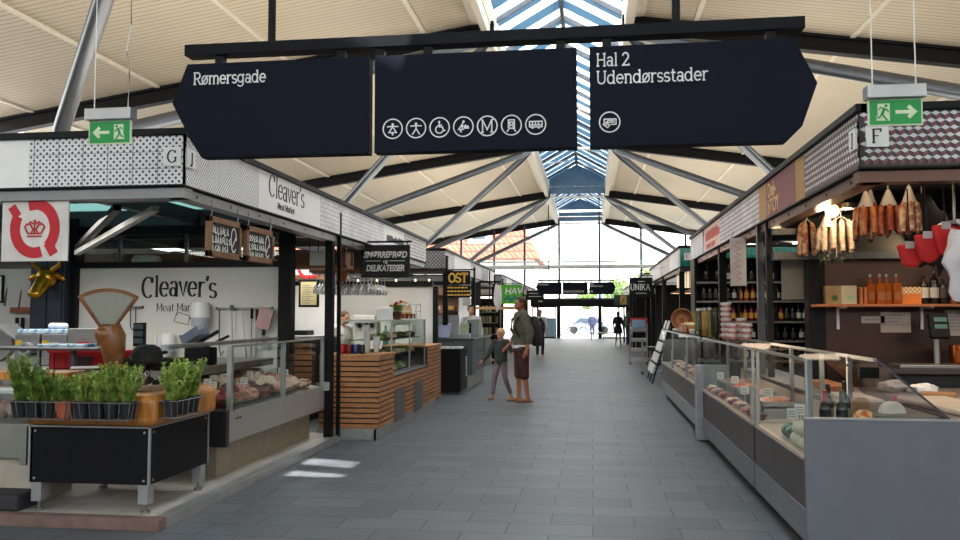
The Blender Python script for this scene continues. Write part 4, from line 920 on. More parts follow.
b = MB(o); b.box(-3.116, -3.11, 6.86, 9.3, 0.67, 1.22); b.build('front_glass', gl, mc, False)
b = MB(o); b.box(-3.7, -3.12, 6.82, 9.34, 1.22, 1.228); b.build('top_glass', gl, mc, False)
b = MB(o); b.box(-3.7, -3.12, 6.8, 6.806, 0.7, 1.22); b.build('side_glass', gl, mc, False)
for y in (6.82, 8.06, 9.3): b = MB(o); b.box(-3.14, -3.1, y - 0.022, y + 0.022, 0.66, 1.22); b.build('post', lsteel, mc, False)
b = MB(o); b.box(-3.72, -3.68, 6.8, 9.34, 1.2, 1.24); b.box(-3.14, -3.1, 6.8, 9.34, 1.218, 1.236); b.build('top_rail', lsteel, mc, False)
b = MB(o); b.box(-3.105, -3.098, 6.86, 9.34, 0.655, 0.672); b.build('sill_strip', lsteel, mc, False)
b = MB(o)
for i in range(5): b.box(-3.1, -3.098, 6.9 + i * 0.028, 6.9 + i * 0.028 + (0.018 if i % 2 else 0.008), 0.585, 0.605)
b.build('maker_mark', ink, mc, False)
tagm = M('price_card', (240, 238, 230), 0.6)
kinds = [(beef, 'dark red beef cut'), (pork, 'pink pork cut'), (darkm, 'dark lamb cut'), (fat, 'pale fatty cut'), (cooked, 'brown roast'), (veal, 'light veal cut')]
rr = random.Random(11); cnt = 0
order = [0, 0, 4, 1, 2, 2, 1, 2, 3, 3, 1, 3]
for r_, (x, zz) in enumerate(((-3.28, 0.69), (-3.47, 0.72), (-3.67, 0.75), (-3.86, 0.78))):
    for i in range(11):
        y = 6.98 + i * 0.215 + rr.uniform(-0.03, 0.03); k2 = (order[(i + r_ * 2) % 12] if i < 7 or rr.random() < 0.3 else rr.choice((3, 5, 3, 1))); m, nm = kinds[k2]
        s = rr.uniform(0.85, 1.15); b = MB((x, y, zz)); h = rr.uniform(0.045, 0.075)
        b.ell((x, y, zz + h * 0.8), (0.085 * s, 0.1 * s, h), (0, 0, rr.random() * 3), 16, 9, None, 0.35, cnt)
        tag(b.build('meat_cut', m), '%s in the %s row from the aisle, %s from near end' % (nm, ORD[r_], ORD[i]), 'meat', 'meat cuts in the long display case'); cnt += 1
def price_card(x, y, z, label, s=1.0, rz=0.5, h=0.11):
    t = thing('price_card', label, 'price card', (x, y, z), rz, 'price cards'); b = MB(); b.cyl((0, 0, 0), (0, 0, h), 0.004, n=5); b.build('stick', white, t)
    b = MB(); b.box(-0.035 * s, 0.035 * s, -0.002, 0.002, h - 0.01, h + 0.06 * s); c = b.build('card', tagm, t, False)
    b = MB()
    for q in range(3): b.box(-0.026 * s, 0.02 * s, -0.004, -0.002, h + 0.005 + q * 0.016 * s, h + 0.01 + q * 0.016 * s)
    b.build('printed_line', M('grey_print', (120, 118, 116), 0.7), c, False); return t
for i, (x, y) in enumerate(((-3.37, 7.02), (-3.3, 7.52), (-3.56, 7.3), (-3.72, 7.75), (-3.72, 8.0), (-3.62, 8.4), (-3.34, 8.7), (-3.5, 8.98))):
    price_card(x, y, 0.74, 'white price card on a stick in the long meat case, %s from the near end' % ORD[i], 0.9, 0.5)
for i, (x, y, z) in enumerate(((-3.2, 6.98, 0.7), (-3.62, 7.9, 0.8))):
    t = thing('herb_bunch', ['green herb bunch at the near end of the long meat case', 'green herb bunch in the middle of the long meat case'][i], 'herbs', (x, y, z)); b = MB(); rr = random.Random(i + 40)
    for q in range(260):
        a = rr.random() * 6.3; L = rr.uniform(0.05, 0.1); d = Vector((math.cos(a), math.sin(a), rr.uniform(0.2, 1.5))).normalized() * L; w_ = d.cross(Vector((0, 0, 1))).normalized() * 0.006; p0 = Vector((rr.uniform(-0.04, 0.04), rr.uniform(-0.09, 0.09), 0)); b.add([p0, p0 + d * 0.6 - w_, p0 + d, p0 + d * 0.6 + w_], [(0, 1, 2, 3)])
    b.build('leaves', herb, t, False)

# ------------------------------------------------------------------ tools on the white partition
def rail(x0, x1, z, label):
    t = thing('tool_rail', label, 'rail', ((x0 + x1) / 2, 9.68, z)); b = MB(t.location); b.box(x0, x1, 9.67, 9.69, z - 0.012, z + 0.012)
    n = int((x1 - x0) / 0.09)
    for i in range(n + 1): b.tube([(x0 + 0.02 + i * 0.09, 9.665, z), (x0 + 0.02 + i * 0.09, 9.64, z - 0.02), (x0 + 0.02 + i * 0.09, 9.63, z + 0.005)], 0.004, 5)
    b.box(x0, x0 + 0.01, 9.67, 9.7, z - 0.02, z + 0.02); b.box(x1 - 0.01, x1, 9.67, 9.7, z - 0.02, z + 0.02)
    b.build('bar', steel, t, False); return t
rail(-4.62, -3.9, 1.585, 'long steel hook rail with hanging knives on the white partition'); rail(-5.82, -5.6, 1.6, 'short steel hook rail right of the fan scale')
def hang(kind, x, z, label, L):
    t = thing(kind, label, kind.replace('_', ' '), (x, 9.635, z), 0, 'tools hanging on the white partition'); b = MB()
    if kind == 'hanging_knife':
        b.box(-0.015, 0.015, -0.01, 0.01, -0.14, 0); b.build('handle', black, t, False, 0.006); b = MB(); b.prism([(-0.02, -0.14), (0.02, -0.14), (0.018, -L * 0.8), (-0.015, -L)], lambda p, q, d: (p, d, q), -0.002, 0.002); b.build('blade', steel, t, False)
    elif kind == 'sharpening_steel':
        b.cyl((0, 0, -0.13), (0, 0, 0), 0.018); b.build('handle', black, t); b = MB(); b.cyl((0, 0, -L), (0, 0, -0.13), 0.008); b.build('rod', steel, t)
    elif kind == 'meat_saw':
        b.tube([(0, 0, 0), (0.02, 0, -L), (0.2, 0, -L), (0.14, 0, -0.02)], 0.008, 6); b.build('frame', lsteel, t); b = MB(); b.box(-0.02, 0.02, -0.012, 0.012, -0.02, 0.04); b.build('handle', dsteel, t, False)
    elif kind == 'meat_hook':
        b.tube([(0, 0, 0), (0.005, 0, -L * 0.8), (0.03, 0, -L * 0.95), (0.06, 0, -L * 0.85)], 0.008, 6); b.build('rod', dsteel, t)
    elif kind == 'cleaver':
        b.box(-0.02, 0.02, -0.012, 0.012, -0.15, 0.02); b.build('handle', black, t, False, 0.006); b = MB(); b.prism([(-0.03, -0.15), (0.05, -0.15), (0.05, -L), (-0.04, -L)], lambda p, q, d: (p, d, q), -0.003, 0.003); b.build('blade', steel, t, False)
    elif kind == 'cloth':
        b.box(-0.09, 0.09, -0.015, 0.015, -L, 0); b.build('fabric', M('pink_cloth', (196, 160, 158), 0.9), t, False)
    return t
hang('meat_hook', -4.56, 1.585, 'long steel hook, first on the long rail', 0.62); hang('meat_saw', -4.4, 1.585, 'steel framed meat saw hanging second on the long rail', 0.6)
hang('sharpening_steel', -4.14, 1.585, 'sharpening steel with black handle on the long rail', 0.6); hang('hanging_knife', -4.07, 1.575, 'thin knife with black handle right of the sharpening steel', 0.62); hang('cleaver', -3.98, 1.4, 'broad knife with dark handle hanging low at the rail end', 0.3)
t = hang('cloth', -3.94, 1.585, 'pale pink cloth on the right end of the long rail', 0.26); t.rotation_euler = (0, 0.25, 0)
hang('meat_hook', -5.74, 1.6, 'left of two thin hooks on the short rail', 0.3); hang('meat_hook', -5.67, 1.6, 'right of two thin hooks on the short rail', 0.28)
def dispenser(x, z, r, h, label):
    t = thing('paper_dispenser', label, 'dispenser', (x, 9.58, z), 0, 'white wall dispensers'); b = MB(); b.lathe([(r * 0.9, 0.1), (r, 0.1 + h * 0.05), (r * 0.93, h - 0.02), (r * 0.8, h), (0.003, h)], n=24); b.build('cover', white, t)
    b = MB(); b.lathe([(r * 0.9, 0.0), (r * 0.98, 0.02), (r, 0.1), (r * 0.9, 0.105)], n=24); b.build('base', M('smoky_plastic', (168, 172, 180), 0.3), t)
    b = MB(); b.cyl((0, 0, -0.03), (0, 0, 0.01), r * 0.4); b.build('nozzle', white, t); b = MB(); b.box(-r * 0.6, r * 0.6, 0, 0.12, 0.02, h * 0.7); b.build('bracket', white, t, False)
dispenser(-4.78, 1.36, 0.115, 0.3, 'large white paper towel dispenser beside the long rail'); dispenser(-5.2, 1.03, 0.085, 0.24, 'smaller white dispenser low on the partition')
cl = thing('cleaver_decal', 'white outlined cleaver emblem on the partition', 'emblem', (-5.05, 9.7, 1.47)); b = MB()
pts = [(-0.1, 0.07), (-0.14, -0.05), (0.05, -0.09), (0.07, 0.02), (-0.1, 0.07)]
b.ribbon(pts, 0.008, 0, -0.002); b.ribbon([(0.06, -0.01), (0.24, -0.01)], 0.022, 0, -0.002); b.cyl((-0.1, 0, 0.04), (-0.1, -0.003, 0.04), 0.01); b.build('outline', ink, cl, False)
b = MB(); b.box(-0.012, 0.012, -0.02, 0, -0.1, 0.06); b.cyl((0, -0.01, 0.06), (0, -0.01, 0.11), 0.006); o_ = b.build('thermometer', white, None, False, 0.004, loc=(-5.42, 9.7, 1.2)); tag(o_, 'thin white thermometer hanging above the bowler hat', 'thermometer')
# grey dustpan-shaped scoop and black tools on the counter
sp2 = thing('scoop_scale', 'tilted grey scoop above the meat display case', 'scoop', (-4.0, 7.9, 1.0)); sp2.scale = (0.7, 0.7, 0.8)
rt = Euler((0, -0.5, 0)).to_matrix(); b = MB(); b.obox((0, 0, 0.31), (0.3, 0.3, 0.03), rt)
for yy in (-0.15, 0.15): b.obox((0, yy, 0.37), (0.3, 0.015, 0.12), rt)
b.obox((-0.13, 0, 0.31), (0.02, 0.3, 0.14), rt); b.build('scoop', M('blue_grey_plastic', (92, 104, 122), 0.35), sp2, False, 0.008)
b = MB(); b.box(-0.1, 0.3, -0.12, 0.12, 0.0, 0.22); b.build('machine_body', black, sp2, False, 0.02)
b = MB(); b.bar((0.0, 0, 0.24), (0.36, 0, 0.42), 0.05, 0.04); b.bar((0.1, 0.05, 0.2), (0.5, 0.05, 0.36), 0.04, 0.03); b.build('handle', black, sp2, False)
ct = thing('back_counter', 'dark counter with black equipment behind the meat display case', 'counter', (-4.3, 8.0, 0.08))
b = MB(ct.location); b.box(-4.45, -3.72, 6.95, 9.3, 0.92, 1.0); b.build('worktop', steel, ct, False, 0.005); b = MB(ct.location); b.box(-4.4, -4.02, 7.0, 9.25, 0.08, 0.92); b.build('cabinet', M('dark_cabinet', (44, 44, 46), 0.5), ct, False)
b = MB((-4.1, 7.3, 1.0)); b.box(-4.3, -3.8, 7.05, 7.4, 1.0, 1.1); b.bar((-4.2, 7.1, 1.1), (-3.9, 7.1, 1.16), 0.2, 0.03); tag(b.build('cash_register', black, None, False, 0.02), 'low black cash register behind the bowler hat', 'register')
# knives at the left wall
kb = thing('knife_block', 'wooden knife strip with knives on the left white wall', 'knife rack', (-7.25, 9.68, 1.55)); b = MB(kb.location); b.box(-7.4, -7.05, 9.64, 9.72, 1.53, 1.6); b.build('strip', wood('cherry', (120, 62, 34), (150, 84, 48)), kb, False)
for x, z0, z1 in ((-7.3, 1.3, 1.52), (-7.22, 1.3, 1.52)): b = MB(kb.location); b.box(x - 0.02, x + 0.02, 9.63, 9.66, z0, z1 - 0.05); b.build('knife_handle', black, kb, False, 0.006)
for x, z in ((-7.3, 1.6), (-7.5, 1.62)): b = MB(kb.location); b.prism([(x, z), (x + 0.025, z), (x + 0.05, z + 0.24), (x + 0.03, z + 0.2)], lambda p, q, d: (p, d, q), 9.65, 9.655); b.build('knife_blade', dsteel, kb, False)
b = MB((-7.62, 9.7, 1.75)); b.box(-7.75, -7.55, 9.69, 9.72, 1.66, 2.02); fb = b.build('picture_frame', black, None, False, 0.004); tag(fb, 'black framed notice on the wall at the left edge', 'frame'); b = MB(fb.location); b.box(-7.73, -7.57, 9.685, 9.692, 1.68, 2.0); b.build('notice', tagm, fb, False)
# ------------------------------------------------------------------ sandwich stall: slatted counter
oakx = two_tone('slat_wood', (158, 104, 62), (196, 142, 94), 3.0, 0.3, 0.7, 0.5, 0.1, (1.5, 1.5, 10))
sw = thing('slatted_counter', 'counter clad in honey coloured horizontal wooden slats with two grey vents', 'counter', (-2.85, 11.7, 0)); o = sw.location
xa, xb, ya, yb = -3.3, -2.55, 9.72, 13.85
b = MB(o); b.box(xa, xb - 0.025, ya + 0.025, 10.5, 0.15, 0.99); b.box(xa, xb - 0.025, 10.5, 12.75, 0.15, 0.7); b.box(xa, xb - 0.025, 12.75, yb, 0.15, 0.99); b.build('carcass', dark, sw, False)
b = MB(o); p = 0.0625
for i in range(14):
    z = 0.135 + i * p; b.box(xa, xb, ya, ya + 0.022, z, z + 0.045)
    if z + 0.045 < 0.74: b.box(xb - 0.022, xb, ya + 0.022, yb, z, z + 0.045)
    else: b.box(xb - 0.022, xb, ya + 0.022, 10.5, z, z + 0.045); b.box(xb - 0.022, xb, 12.75, yb, z, z + 0.045)
b.build('slat_cladding', oakx, sw, False)
for y0, y1, lab in ((ya - 0.01, 10.55, None), (12.72, yb + 0.01, None)): b = MB(o); b.box(xa, xb + 0.01, y0, y1, 0.99, 1.02); b.build('worktop', oakx, sw, False, 0.004)
for y0, y1 in ((10.52, 11.08), (11.72, 12.3)): b = MB(o); b.box(xb - 0.01, xb + 0.008, y0, y1, 0.1, 0.53); b.build('vent_panel', M('vent_grey', (86, 90, 96), 0.5), sw, False)
b = MB(o); b.box(xa, xb - 0.02, 9.65, 9.68, 0.0, 0.14); b.box(xb - 0.045, xb - 0.02, 9.65, 13.5, 0.0, 0.13); b.build('plinth', lsteel, sw, False)
b = MB(o); b.cyl((-2.76, 9.62, 0.055), (-2.76, 9.66, 0.055), 0.055, n=18); b.build('castor', lsteel, sw)
# glass case on it
gc = thing('sandwich_case', 'glass display case of open sandwiches on the slatted counter', 'display case', (-2.85, 11.65, 0.7)); o = gc.location
b = MB(o); b.box(-2.61, -2.6, 10.56, 12.72, 0.72, 1.42); b.build('front_glass', gl, gc, False)
for y in (10.555, 12.715): b = MB(o); b.box(-3.25, -2.61, y, y + 0.01, 0.72, 1.42); b.build('side_glass', gl, gc, False)
b = MB(o); b.box(-3.27, -2.59, 10.54, 12.74, 1.415, 1.435); b.build('top_shelf', M('white_glass', (206, 214, 210), 0.15), gc, False)
for y in (10.56, 11.64, 12.72): b = MB(o); b.box(-2.615, -2.595, y - 0.012, y + 0.012, 0.7, 1.42); b.build('post', lsteel, gc, False)
b = MB(o); b.box(-3.25, -2.6, 10.56, 12.72, 0.7, 0.72); b.box(-2.63, -2.58, 10.52, 12.75, 0.685, 0.72); b.build('base_tray', lsteel, gc, False)
for z in (0.93, 1.16): b = MB(o); b.box(-3.2, -2.68, 10.6, 12.7, z, z + 0.008); b.build('glass_shelf', glass('shelf_glass', (200, 220, 214), 0.1), gc, False)
rye = two_tone('rye_bread', (70, 44, 28), (110, 72, 46), 20, 0.4, 0.6, 0.8); tops = [two_tone('salad_topping', (60, 100, 30), (150, 180, 80), 30, 0.42, 0.58, 0.5), two_tone('egg_topping', (226, 210, 150), (236, 232, 214), 20, 0.4, 0.6, 0.5), two_tone('prawn_topping', (206, 130, 100), (236, 200, 180), 24, 0.42, 0.58, 0.5), two_tone('dark_topping', (64, 44, 36), (120, 90, 60), 22, 0.42, 0.58, 0.5)]
tn = ['salad', 'egg', 'prawn', 'dark meat']; rr = random.Random(21)
for si, z in enumerate((0.72, 0.94, 1.17)):
    for i in range(13):
        k2 = rr.choice((0, 0, 0, 1, 2, 3)) if si else rr.choice((0, 1, 3, 3)); x, y = -2.78 - (i % 2) * 0.14, 10.7 + i * 0.15
        t = thing('open_sandwich', 'open sandwich with %s topping on the %s shelf, %s from the near end' % (tn[k2], ['bottom', 'middle', 'top'][si], ORD[i]), 'sandwich', (x, y, z), rr.random(), 'open sandwiches in the glass case')
        b = MB(); b.box(-0.06, 0.06, -0.05, 0.05, 0, 0.02); b.build('bread', rye, t, False, 0.006); b = MB(); b.ell((0, 0, 0.04), (0.065, 0.055, 0.04), None, 12, 7, None, 0.5, i + si * 20); b.build('topping', tops[k2], t)
# cups, cans, pot, menu, things on top
clearp = glass('clear_plastic', (225, 230, 232), 0.25, 0.2)
cb_ = NB('cup_plastic'); t_ = cb_.n('BsdfTransparent'); d_ = cb_.n('BsdfTranslucent'); e_ = cb_.n('BsdfDiffuse'); e_.inputs[0].default_value = (0.8, 0.82, 0.82, 1); x_ = cb_.n('MixShader'); x_.inputs[0].default_value = 0.4
cb_.l(t_.outputs[0], x_.inputs[1]); cb_.l(e_.outputs[0], x_.inputs[2]); cb_.l(x_.outputs[0], cb_.out.inputs['Surface']); cupm = cb_.m
def cup(x, y, z, label, n):
    b = MB((x, y, z)); b.lathe([(0.032, 0), (0.042, 0.11), (0.046, 0.112), (0.044, 0.115), (0.034, 0.01), (0.002, 0.006)], (x, y, z), 14); tag(b.build('plastic_cup', cupm), label, 'cup', 'nested clear plastic cups')
for i in range(9): cup(-2.85, 10.25, 1.02 + i * 0.03, 'clear plastic cup in the taller nested stack, %s from the bottom' % ORD[i], i)
for i in range(4): cup(-2.74, 10.3, 1.02 + i * 0.03, 'clear plastic cup in the shorter nested stack, %s from the bottom' % ORD[i], i)
cans = [('red', (180, 30, 36)), ('red', (180, 30, 36)), ('dark red', (120, 30, 40)), ('blue', (44, 62, 120)), ('blue', (44, 62, 120)), ('black', (36, 34, 38)), ('black', (36, 34, 38))]
for i, (nm, c) in enumerate(cans):
    x, y = -3.08 + (i // 2) * 0.085 + 0.0, 9.95 + (i % 2) * 0.1
    t = thing('drink_can', '%s drink can on the slatted counter, %s row, %s' % (nm, ['front', 'back'][i % 2], ['first from the left', 'second from the left', 'third from the left', 'at the right end'][i // 2]), 'can', (x, y, 1.02), 0, 'drink cans on the slatted counter')
    b = MB(); b.lathe([(0.025, 0), (0.033, 0.008), (0.033, 0.1), (0.026, 0.115), (0.002, 0.113)], n=16); b.build('can_body', M('can_' + nm.replace(' ', '_'), c, 0.3, 0.4), t)
    b = MB(); b.lathe([(0.027, 0.112), (0.027, 0.118), (0.002, 0.116)], n=16); b.build('lid', steel, t)
t = thing('flower_pot', 'brown pot with red and white flowers on the sandwich case', 'flower pot', (-2.76, 11.5, 1.435)); b = MB(); b.lathe([(0.05, 0), (0.07, 0.1), (0.076, 0.1), (0.074, 0.12), (0.06, 0.115), (0.002, 0.1)], n=16); b.build('pot', M('brown_pot', (96, 56, 40), 0.6), t)
b = MB(); rr = random.Random(4)
for q in range(120):
    a = rr.random() * 6.3; d = Vector((math.cos(a), math.sin(a), rr.uniform(0.1, 1.2))).normalized() * rr.uniform(0.08, 0.16); w_ = d.cross(Vector((0, 0, 1))).normalized() * 0.014; p0 = Vector((0, 0, 0.12)); b.add([p0, p0 + d * 0.6 - w_, p0 + d, p0 + d * 0.6 + w_], [(0, 1, 2, 3)])
b.build('leaves', herb, t, False)
for i in range(9):
    a, r_ = i * 2.4, 0.03 + 0.014 * i; b = MB(); p0 = Vector((math.cos(a) * r_, math.sin(a) * r_, 0.2 + 0.02 * ((i * 5) % 4)))
    b.ell(p0, (0.026, 0.026, 0.018)); b.build('flower', red if i < 5 else white, t)
t = thing('menu_stand', 'white menu card leaning on the sandwich case, left of the flower pot', 'menu', (-2.85, 11.15, 1.435)); b = MB(); b.obox((0, 0, 0.075), (0.22, 0.008, 0.17), (-0.35, 0, 0.15)); b.build('card', pwhite, t, False)
b = MB(); b.bar((0, 0.09, 0), (0, 0.03, 0.12), 0.02, 0.006); b.build('support', black, t, False)
t = thing('jam_cabinet', 'small white wire framed cabinet on the sandwich case', 'cabinet', (-2.82, 12.4, 1.435)); b = MB()
for x in (-0.18, 0.18):
    for y in (-0.16, 0.16): b.box(x - 0.008, x + 0.008, y - 0.008, y + 0.008, 0, 0.24)
for z in (0, 0.12, 0.23): b.box(-0.188, 0.188, -0.168, 0.168, z, z + 0.01)
b.build('frame', white, t, False)
for i in range(5): b = MB((-2.95 + i * 0.065, 12.4, 1.445)); b.lathe([(0.025, 0), (0.03, 0.07), (0.02, 0.08), (0.002, 0.08)], b.o, 12); tag(b.build('jam_jar', M('amber_jam', (150, 80, 40), 0.2)), 'amber jar in the small white cabinet, %s from the left' % ORD[i], 'jar', 'jars in the small white cabinet')
b = MB((-2.95, 12.68, 1.435)); b.cyl((-2.95, 12.66, 1.58), (-2.95, 12.69, 1.58), 0.145, n=28); tag(b.build('round_tray', wood('pale_wood', (196, 156, 110), (216, 180, 136)), None, False, 0.006), 'round pale wooden board standing behind the small white cabinet', 'board')
b = MB((-3.1, 12.6, 1.435)); b.box(-3.32, -3.12, 12.4, 12.6, 1.435, 1.6); tag(b.build('green_carton', two_tone('green_carton', (60, 130, 90), (220, 226, 216), 8, 0.46, 0.54), None, False, 0.004), 'green and white carton behind the flower pot', 'carton')
# wine glass rack
rk = thing('glass_rack', 'wooden overhead rack of hanging wine glasses in the sandwich stall', 'rack', (-3.45, 11.5, 2.05)); o = rk.location
b = MB(o); b.box(-3.9, -3.0, 11.0, 12.1, 2.1, 2.15); b.build('board', wood('rack_wood', (120, 84, 60), (150, 110, 80)), rk, False, 0.004)
b = MB(o)
for i in range(9): b.box(-3.88 + i * 0.108, -3.866 + i * 0.108, 11.0, 12.1, 2.075, 2.1)
b.build('rail', lsteel, rk, False)
b = MB(o)
for x in (-3.8, -3.1):
    for y in (11.1, 12.0): b.cyl((x, y, 2.15), (x, y, 2.82), 0.01)
b.build('hanger', black, rk, False)
wb_ = NB('wine_glass_clear'); t_ = wb_.n('BsdfTransparent'); d_ = wb_.n('BsdfGlossy'); d_.inputs['Roughness'].default_value = 0.25; d_.inputs[0].default_value = (0.9, 0.92, 0.92, 1); x_ = wb_.n('MixShader'); x_.inputs[0].default_value = 0.45
wb_.l(t_.outputs[0], x_.inputs[1]); wb_.l(d_.outputs[0], x_.inputs[2]); wb_.l(x_.outputs[0], wb_.out.inputs['Surface']); wg = wb_.m
b = MB(); b.lathe([(0.034, 0.0), (0.004, -0.006), (0.004, -0.09), (0.03, -0.12), (0.036, -0.15), (0.03, -0.2), (0.028, -0.2), (0.034, -0.15), (0.002, -0.1)], n=12)
g0 = b.build('wine_glass', wg); n_ = 0
for i in range(8):
    for j in range(6):
        x, y = -3.82 + i * 0.108, 11.07 + j * 0.18; og = g0 if n_ == 0 else g0.copy()
        if n_: C.objects.link(og)
        og.location = (x, y, 2.076); og.scale = (1.25, 1.25, 1.4); tag(og, 'hanging wine glass in the overhead rack, %s from the aisle in the %s row' % (ORD[7 - i], ORD[j]), 'wine glass', 'wine glasses hanging from the overhead rack'); n_ += 1
b = MB((-3.42, 11.0, 2.0)); b.box(-3.5, -3.36, 10.98, 11.02, 1.96, 2.72); tag(b.build('wood_panel', wood('orange_wood', (140, 84, 46), (168, 108, 64), 'z'), None, False, 0.004), 'narrow brown wooden panel behind the canopy post, left of the hanging slate sign', 'panel')
b = MB((-3.25, 11.05, 2.1)); b.box(-3.36, -3.12, 11.02, 11.06, 2.08, 2.72); tag(b.build('hanging_board', M('grey_panel', (76, 78, 82), 0.5), None, False, 0.004), 'dark grey panel behind the hanging slate sign', 'panel')
# hanging slate sign
sg = thing('slate_sign', 'black hanging slate sign with white hand lettering about open sandwiches', 'sign', (-2.73, 10.7, 2.0)); 
b = MB(); b.box(-0.335, 0.335, -0.015, 0.015, 0, 0.44); bd = b.build('board', slate, sg, False, 0.004)
font('SMØRREBRØD', 0.115, (0, -0.016, 0.27), chalk, bd, 0, 'lettering', 0.2, 0.004, 'CENTER', 0.95, 0.82); font('og', 0.07, (0, -0.016, 0.2), chalk, bd, 0, 'lettering', 0.3, 0.001, 'CENTER'); font('DELIKATESSER', 0.115, (0, -0.016, 0.09), chalk, bd, 0, 'lettering', 0.2, 0.004, 'CENTER', 0.95, 0.74)
b = MB(); b.ribbon([(-0.27, 0.225), (-0.06, 0.225)], 0.008, -0.015, -0.017); b.ribbon([(0.06, 0.225), (0.27, 0.225)], 0.008, -0.015, -0.017); b.build('rule', chalk, bd, False)
b = MB(); b.box(-0.45, 0.36, -0.012, 0.012, 0.47, 0.495)
for x in (-0.3, 0.3): b.cyl((x, 0, 0.43), (x, 0, 0.48), 0.005, n=6)
b.build('bracket', black, sg, False)
# white wall equipment
bc2 = thing('back_worktop', 'white worktop along the white wall of the sandwich stall', 'counter', (-4.2, 14.2, 0)); b = MB(bc2.location); b.box(-6, -3.0, 13.9, 14.66, 0.92, 0.96); b.build('worktop', white, bc2, False); b = MB(bc2.location); b.box(-5.95, -3.05, 14.0, 14.65, 0.0, 0.92); b.build('cabinet', MATS['dim_tile_wall'], bc2, False)
def boxthing(name, label, cat, x0, x1, y0, y1, z0, z1, mat, group=None, bev=0.006): return tag(MB(((x0 + x1) / 2, (y0 + y1) / 2, z0)).box(x0, x1, y0, y1, z0, z1).build(name, mat, None, False, bev), label, cat, group)
cm = thing('coffee_machine', 'white coffee machine against the white wall', 'coffee machine', (-3.95, 14.3, 0.96)); b = MB(cm.location); b.box(-4.15, -3.75, 14.1, 14.5, 0.96, 1.5); b.box(-4.15, -3.75, 13.98, 14.1, 1.36, 1.5); b.build('body', M('off_white_enamel', (206, 206, 200), 0.35), cm, False, 0.02)
for x in (-4.05, -3.92, -3.82): b = MB(cm.location); b.cyl((x, 14.05, 1.28), (x, 14.05, 1.36), 0.03); b.build('spout', black, cm)
boxthing('grinder_box', 'tall white grinder right of the coffee machine', 'grinder', -3.68, -3.45, 14.1, 14.45, 0.96, 1.66, MATS['off_white_enamel'])
boxthing('towel_box', 'white paper box on the worktop near the grinder', 'box', -3.4, -3.1, 14.05, 14.4, 0.96, 1.32, white)
gb = glass('green_bottle_glass', (120, 190, 160), 0.3, 0.05)
def bottle_mb(h=0.3, r=0.037, neck=0.34): return MB().lathe([(r * 0.9, 0), (r, 0.01), (r, h * (1 - neck) - 0.02), (r * 0.8, h * (1 - neck) + 0.02), (r * 0.36, h * (1 - neck * 0.62)), (r * 0.34, h - 0.005), (r * 0.4, h - 0.02), (r * 0.4, h), (0.002, h)], n=14)
o_ = bottle_mb(0.36, 0.05).build('glass_bottle', M('teal_bottle', (70, 130, 110), 0.15), None, loc=(-3.55, 13.95, 0.96)); tag(o_, 'green glass bottle standing in front of the white coffee machine', 'bottle')
# poster, framed menu and clutter seen between the posts
ps = thing('logo_poster', 'white poster with red ring emblem behind the framed menu', 'poster', (-4.62, 13.0, 2.16)); b = MB(); b.box(-0.27, 0.27, -0.005, 0.005, 0.0, 0.34); b.build('sheet', MATS['banner_white'], ps, False); b = MB(); b.ribbon([(0.16 * math.cos(R(a)), 0.12 + 0.16 * math.sin(R(a))) for a in range(0, 361, 15)], 0.05, -0.005, -0.008); b.build('red_ring', MATS['banner_red'], ps, False)
b = MB((-4.62, 13.02, 2.1)); b.box(-5.2, -4.0, 13.02, 13.3, 2.1, 2.16); tag(b.build('plank_shelf', MATS['oak'], None, False), 'wooden plank shelf carrying the red ring poster', 'shelf')
fm = thing('framed_menu', 'black framed yellowed menu hanging beside the canopy post', 'menu', (-4.25, 12.0, 1.62)); b = MB(); b.box(-0.16, 0.16, -0.012, 0.012, 0, 0.42); b.build('frame', black, fm, False, 0.004); b = MB(); b.box(-0.125, 0.125, -0.015, -0.012, 0.035, 0.385); pp = b.build('paper', M('yellowed_paper', (190, 178, 132), 0.7), fm, False)
b = MB()
for q in range(9): b.box(-0.1, 0.02 + 0.07 * (q % 2), -0.017, -0.015, 0.06 + q * 0.033, 0.07 + q * 0.033)
b.build('print', MATS['grey_print'], pp, False); b = MB(); b.cyl((0, 0, 0.42), (0, 0, 1.19), 0.006); b.build('cord', black, fm)
struct(MB((-5, 13.4, 0)).box(-6.2, -4.25, 13.4, 13.44, 0, 2.0).build('wall_inner', white, None, False), 'white panel inside the sandwich stall')
boxthing('dark_bowl_box', 'dark tray on the stall counter below the framed menu', 'tray', -4.5, -4.2, 11.8, 12.1, 1.2, 1.27, dark)
ic = thing('inner_counter', 'steel counter inside the sandwich stall below the framed menu', 'counter', (-4.3, 12, 0)); b = MB(ic.location); b.box(-4.7, -3.9, 11.2, 12.6, 1.16, 1.2); b.build('worktop', lsteel, ic, False); b = MB(ic.location); b.box(-4.6, -3.97, 11.32, 12.55, 0, 1.16); b.build('carcass', dark, ic, False); b = MB(ic.location); [b.box(-4.65, -3.95, 11.28, 11.31, 0.1 + q * 0.085, 0.165 + q * 0.085) for q in range(12)]; b.build('slat_front', oakx, ic, False)
for i in range(7): b = MB((-3.1, 14.55, 1.99)); 
bulb_m = M('small_bulb', (255, 220, 160), 0.4, emit=((255, 214, 150), 3.0))
sl_ = thing('string_lights', 'string of small warm bulbs under the canopy in front of the white wall', 'string lights', (-3.4, 14.3, 2.12)); b = MB(); b.tube([(-0.9, 0, 0.05), (-0.4, 0, -0.0), (0.1, 0, 0.06), (0.6, 0, 0.04)], 0.006, 5); b.build('cable', black, sl_)
for x in (-0.75, -0.4, -0.05, 0.3, 0.55): b = MB(); b.ell((x, 0, 0.0), (0.017, 0.017, 0.022)); b.build('bulb', bulb_m, sl_)

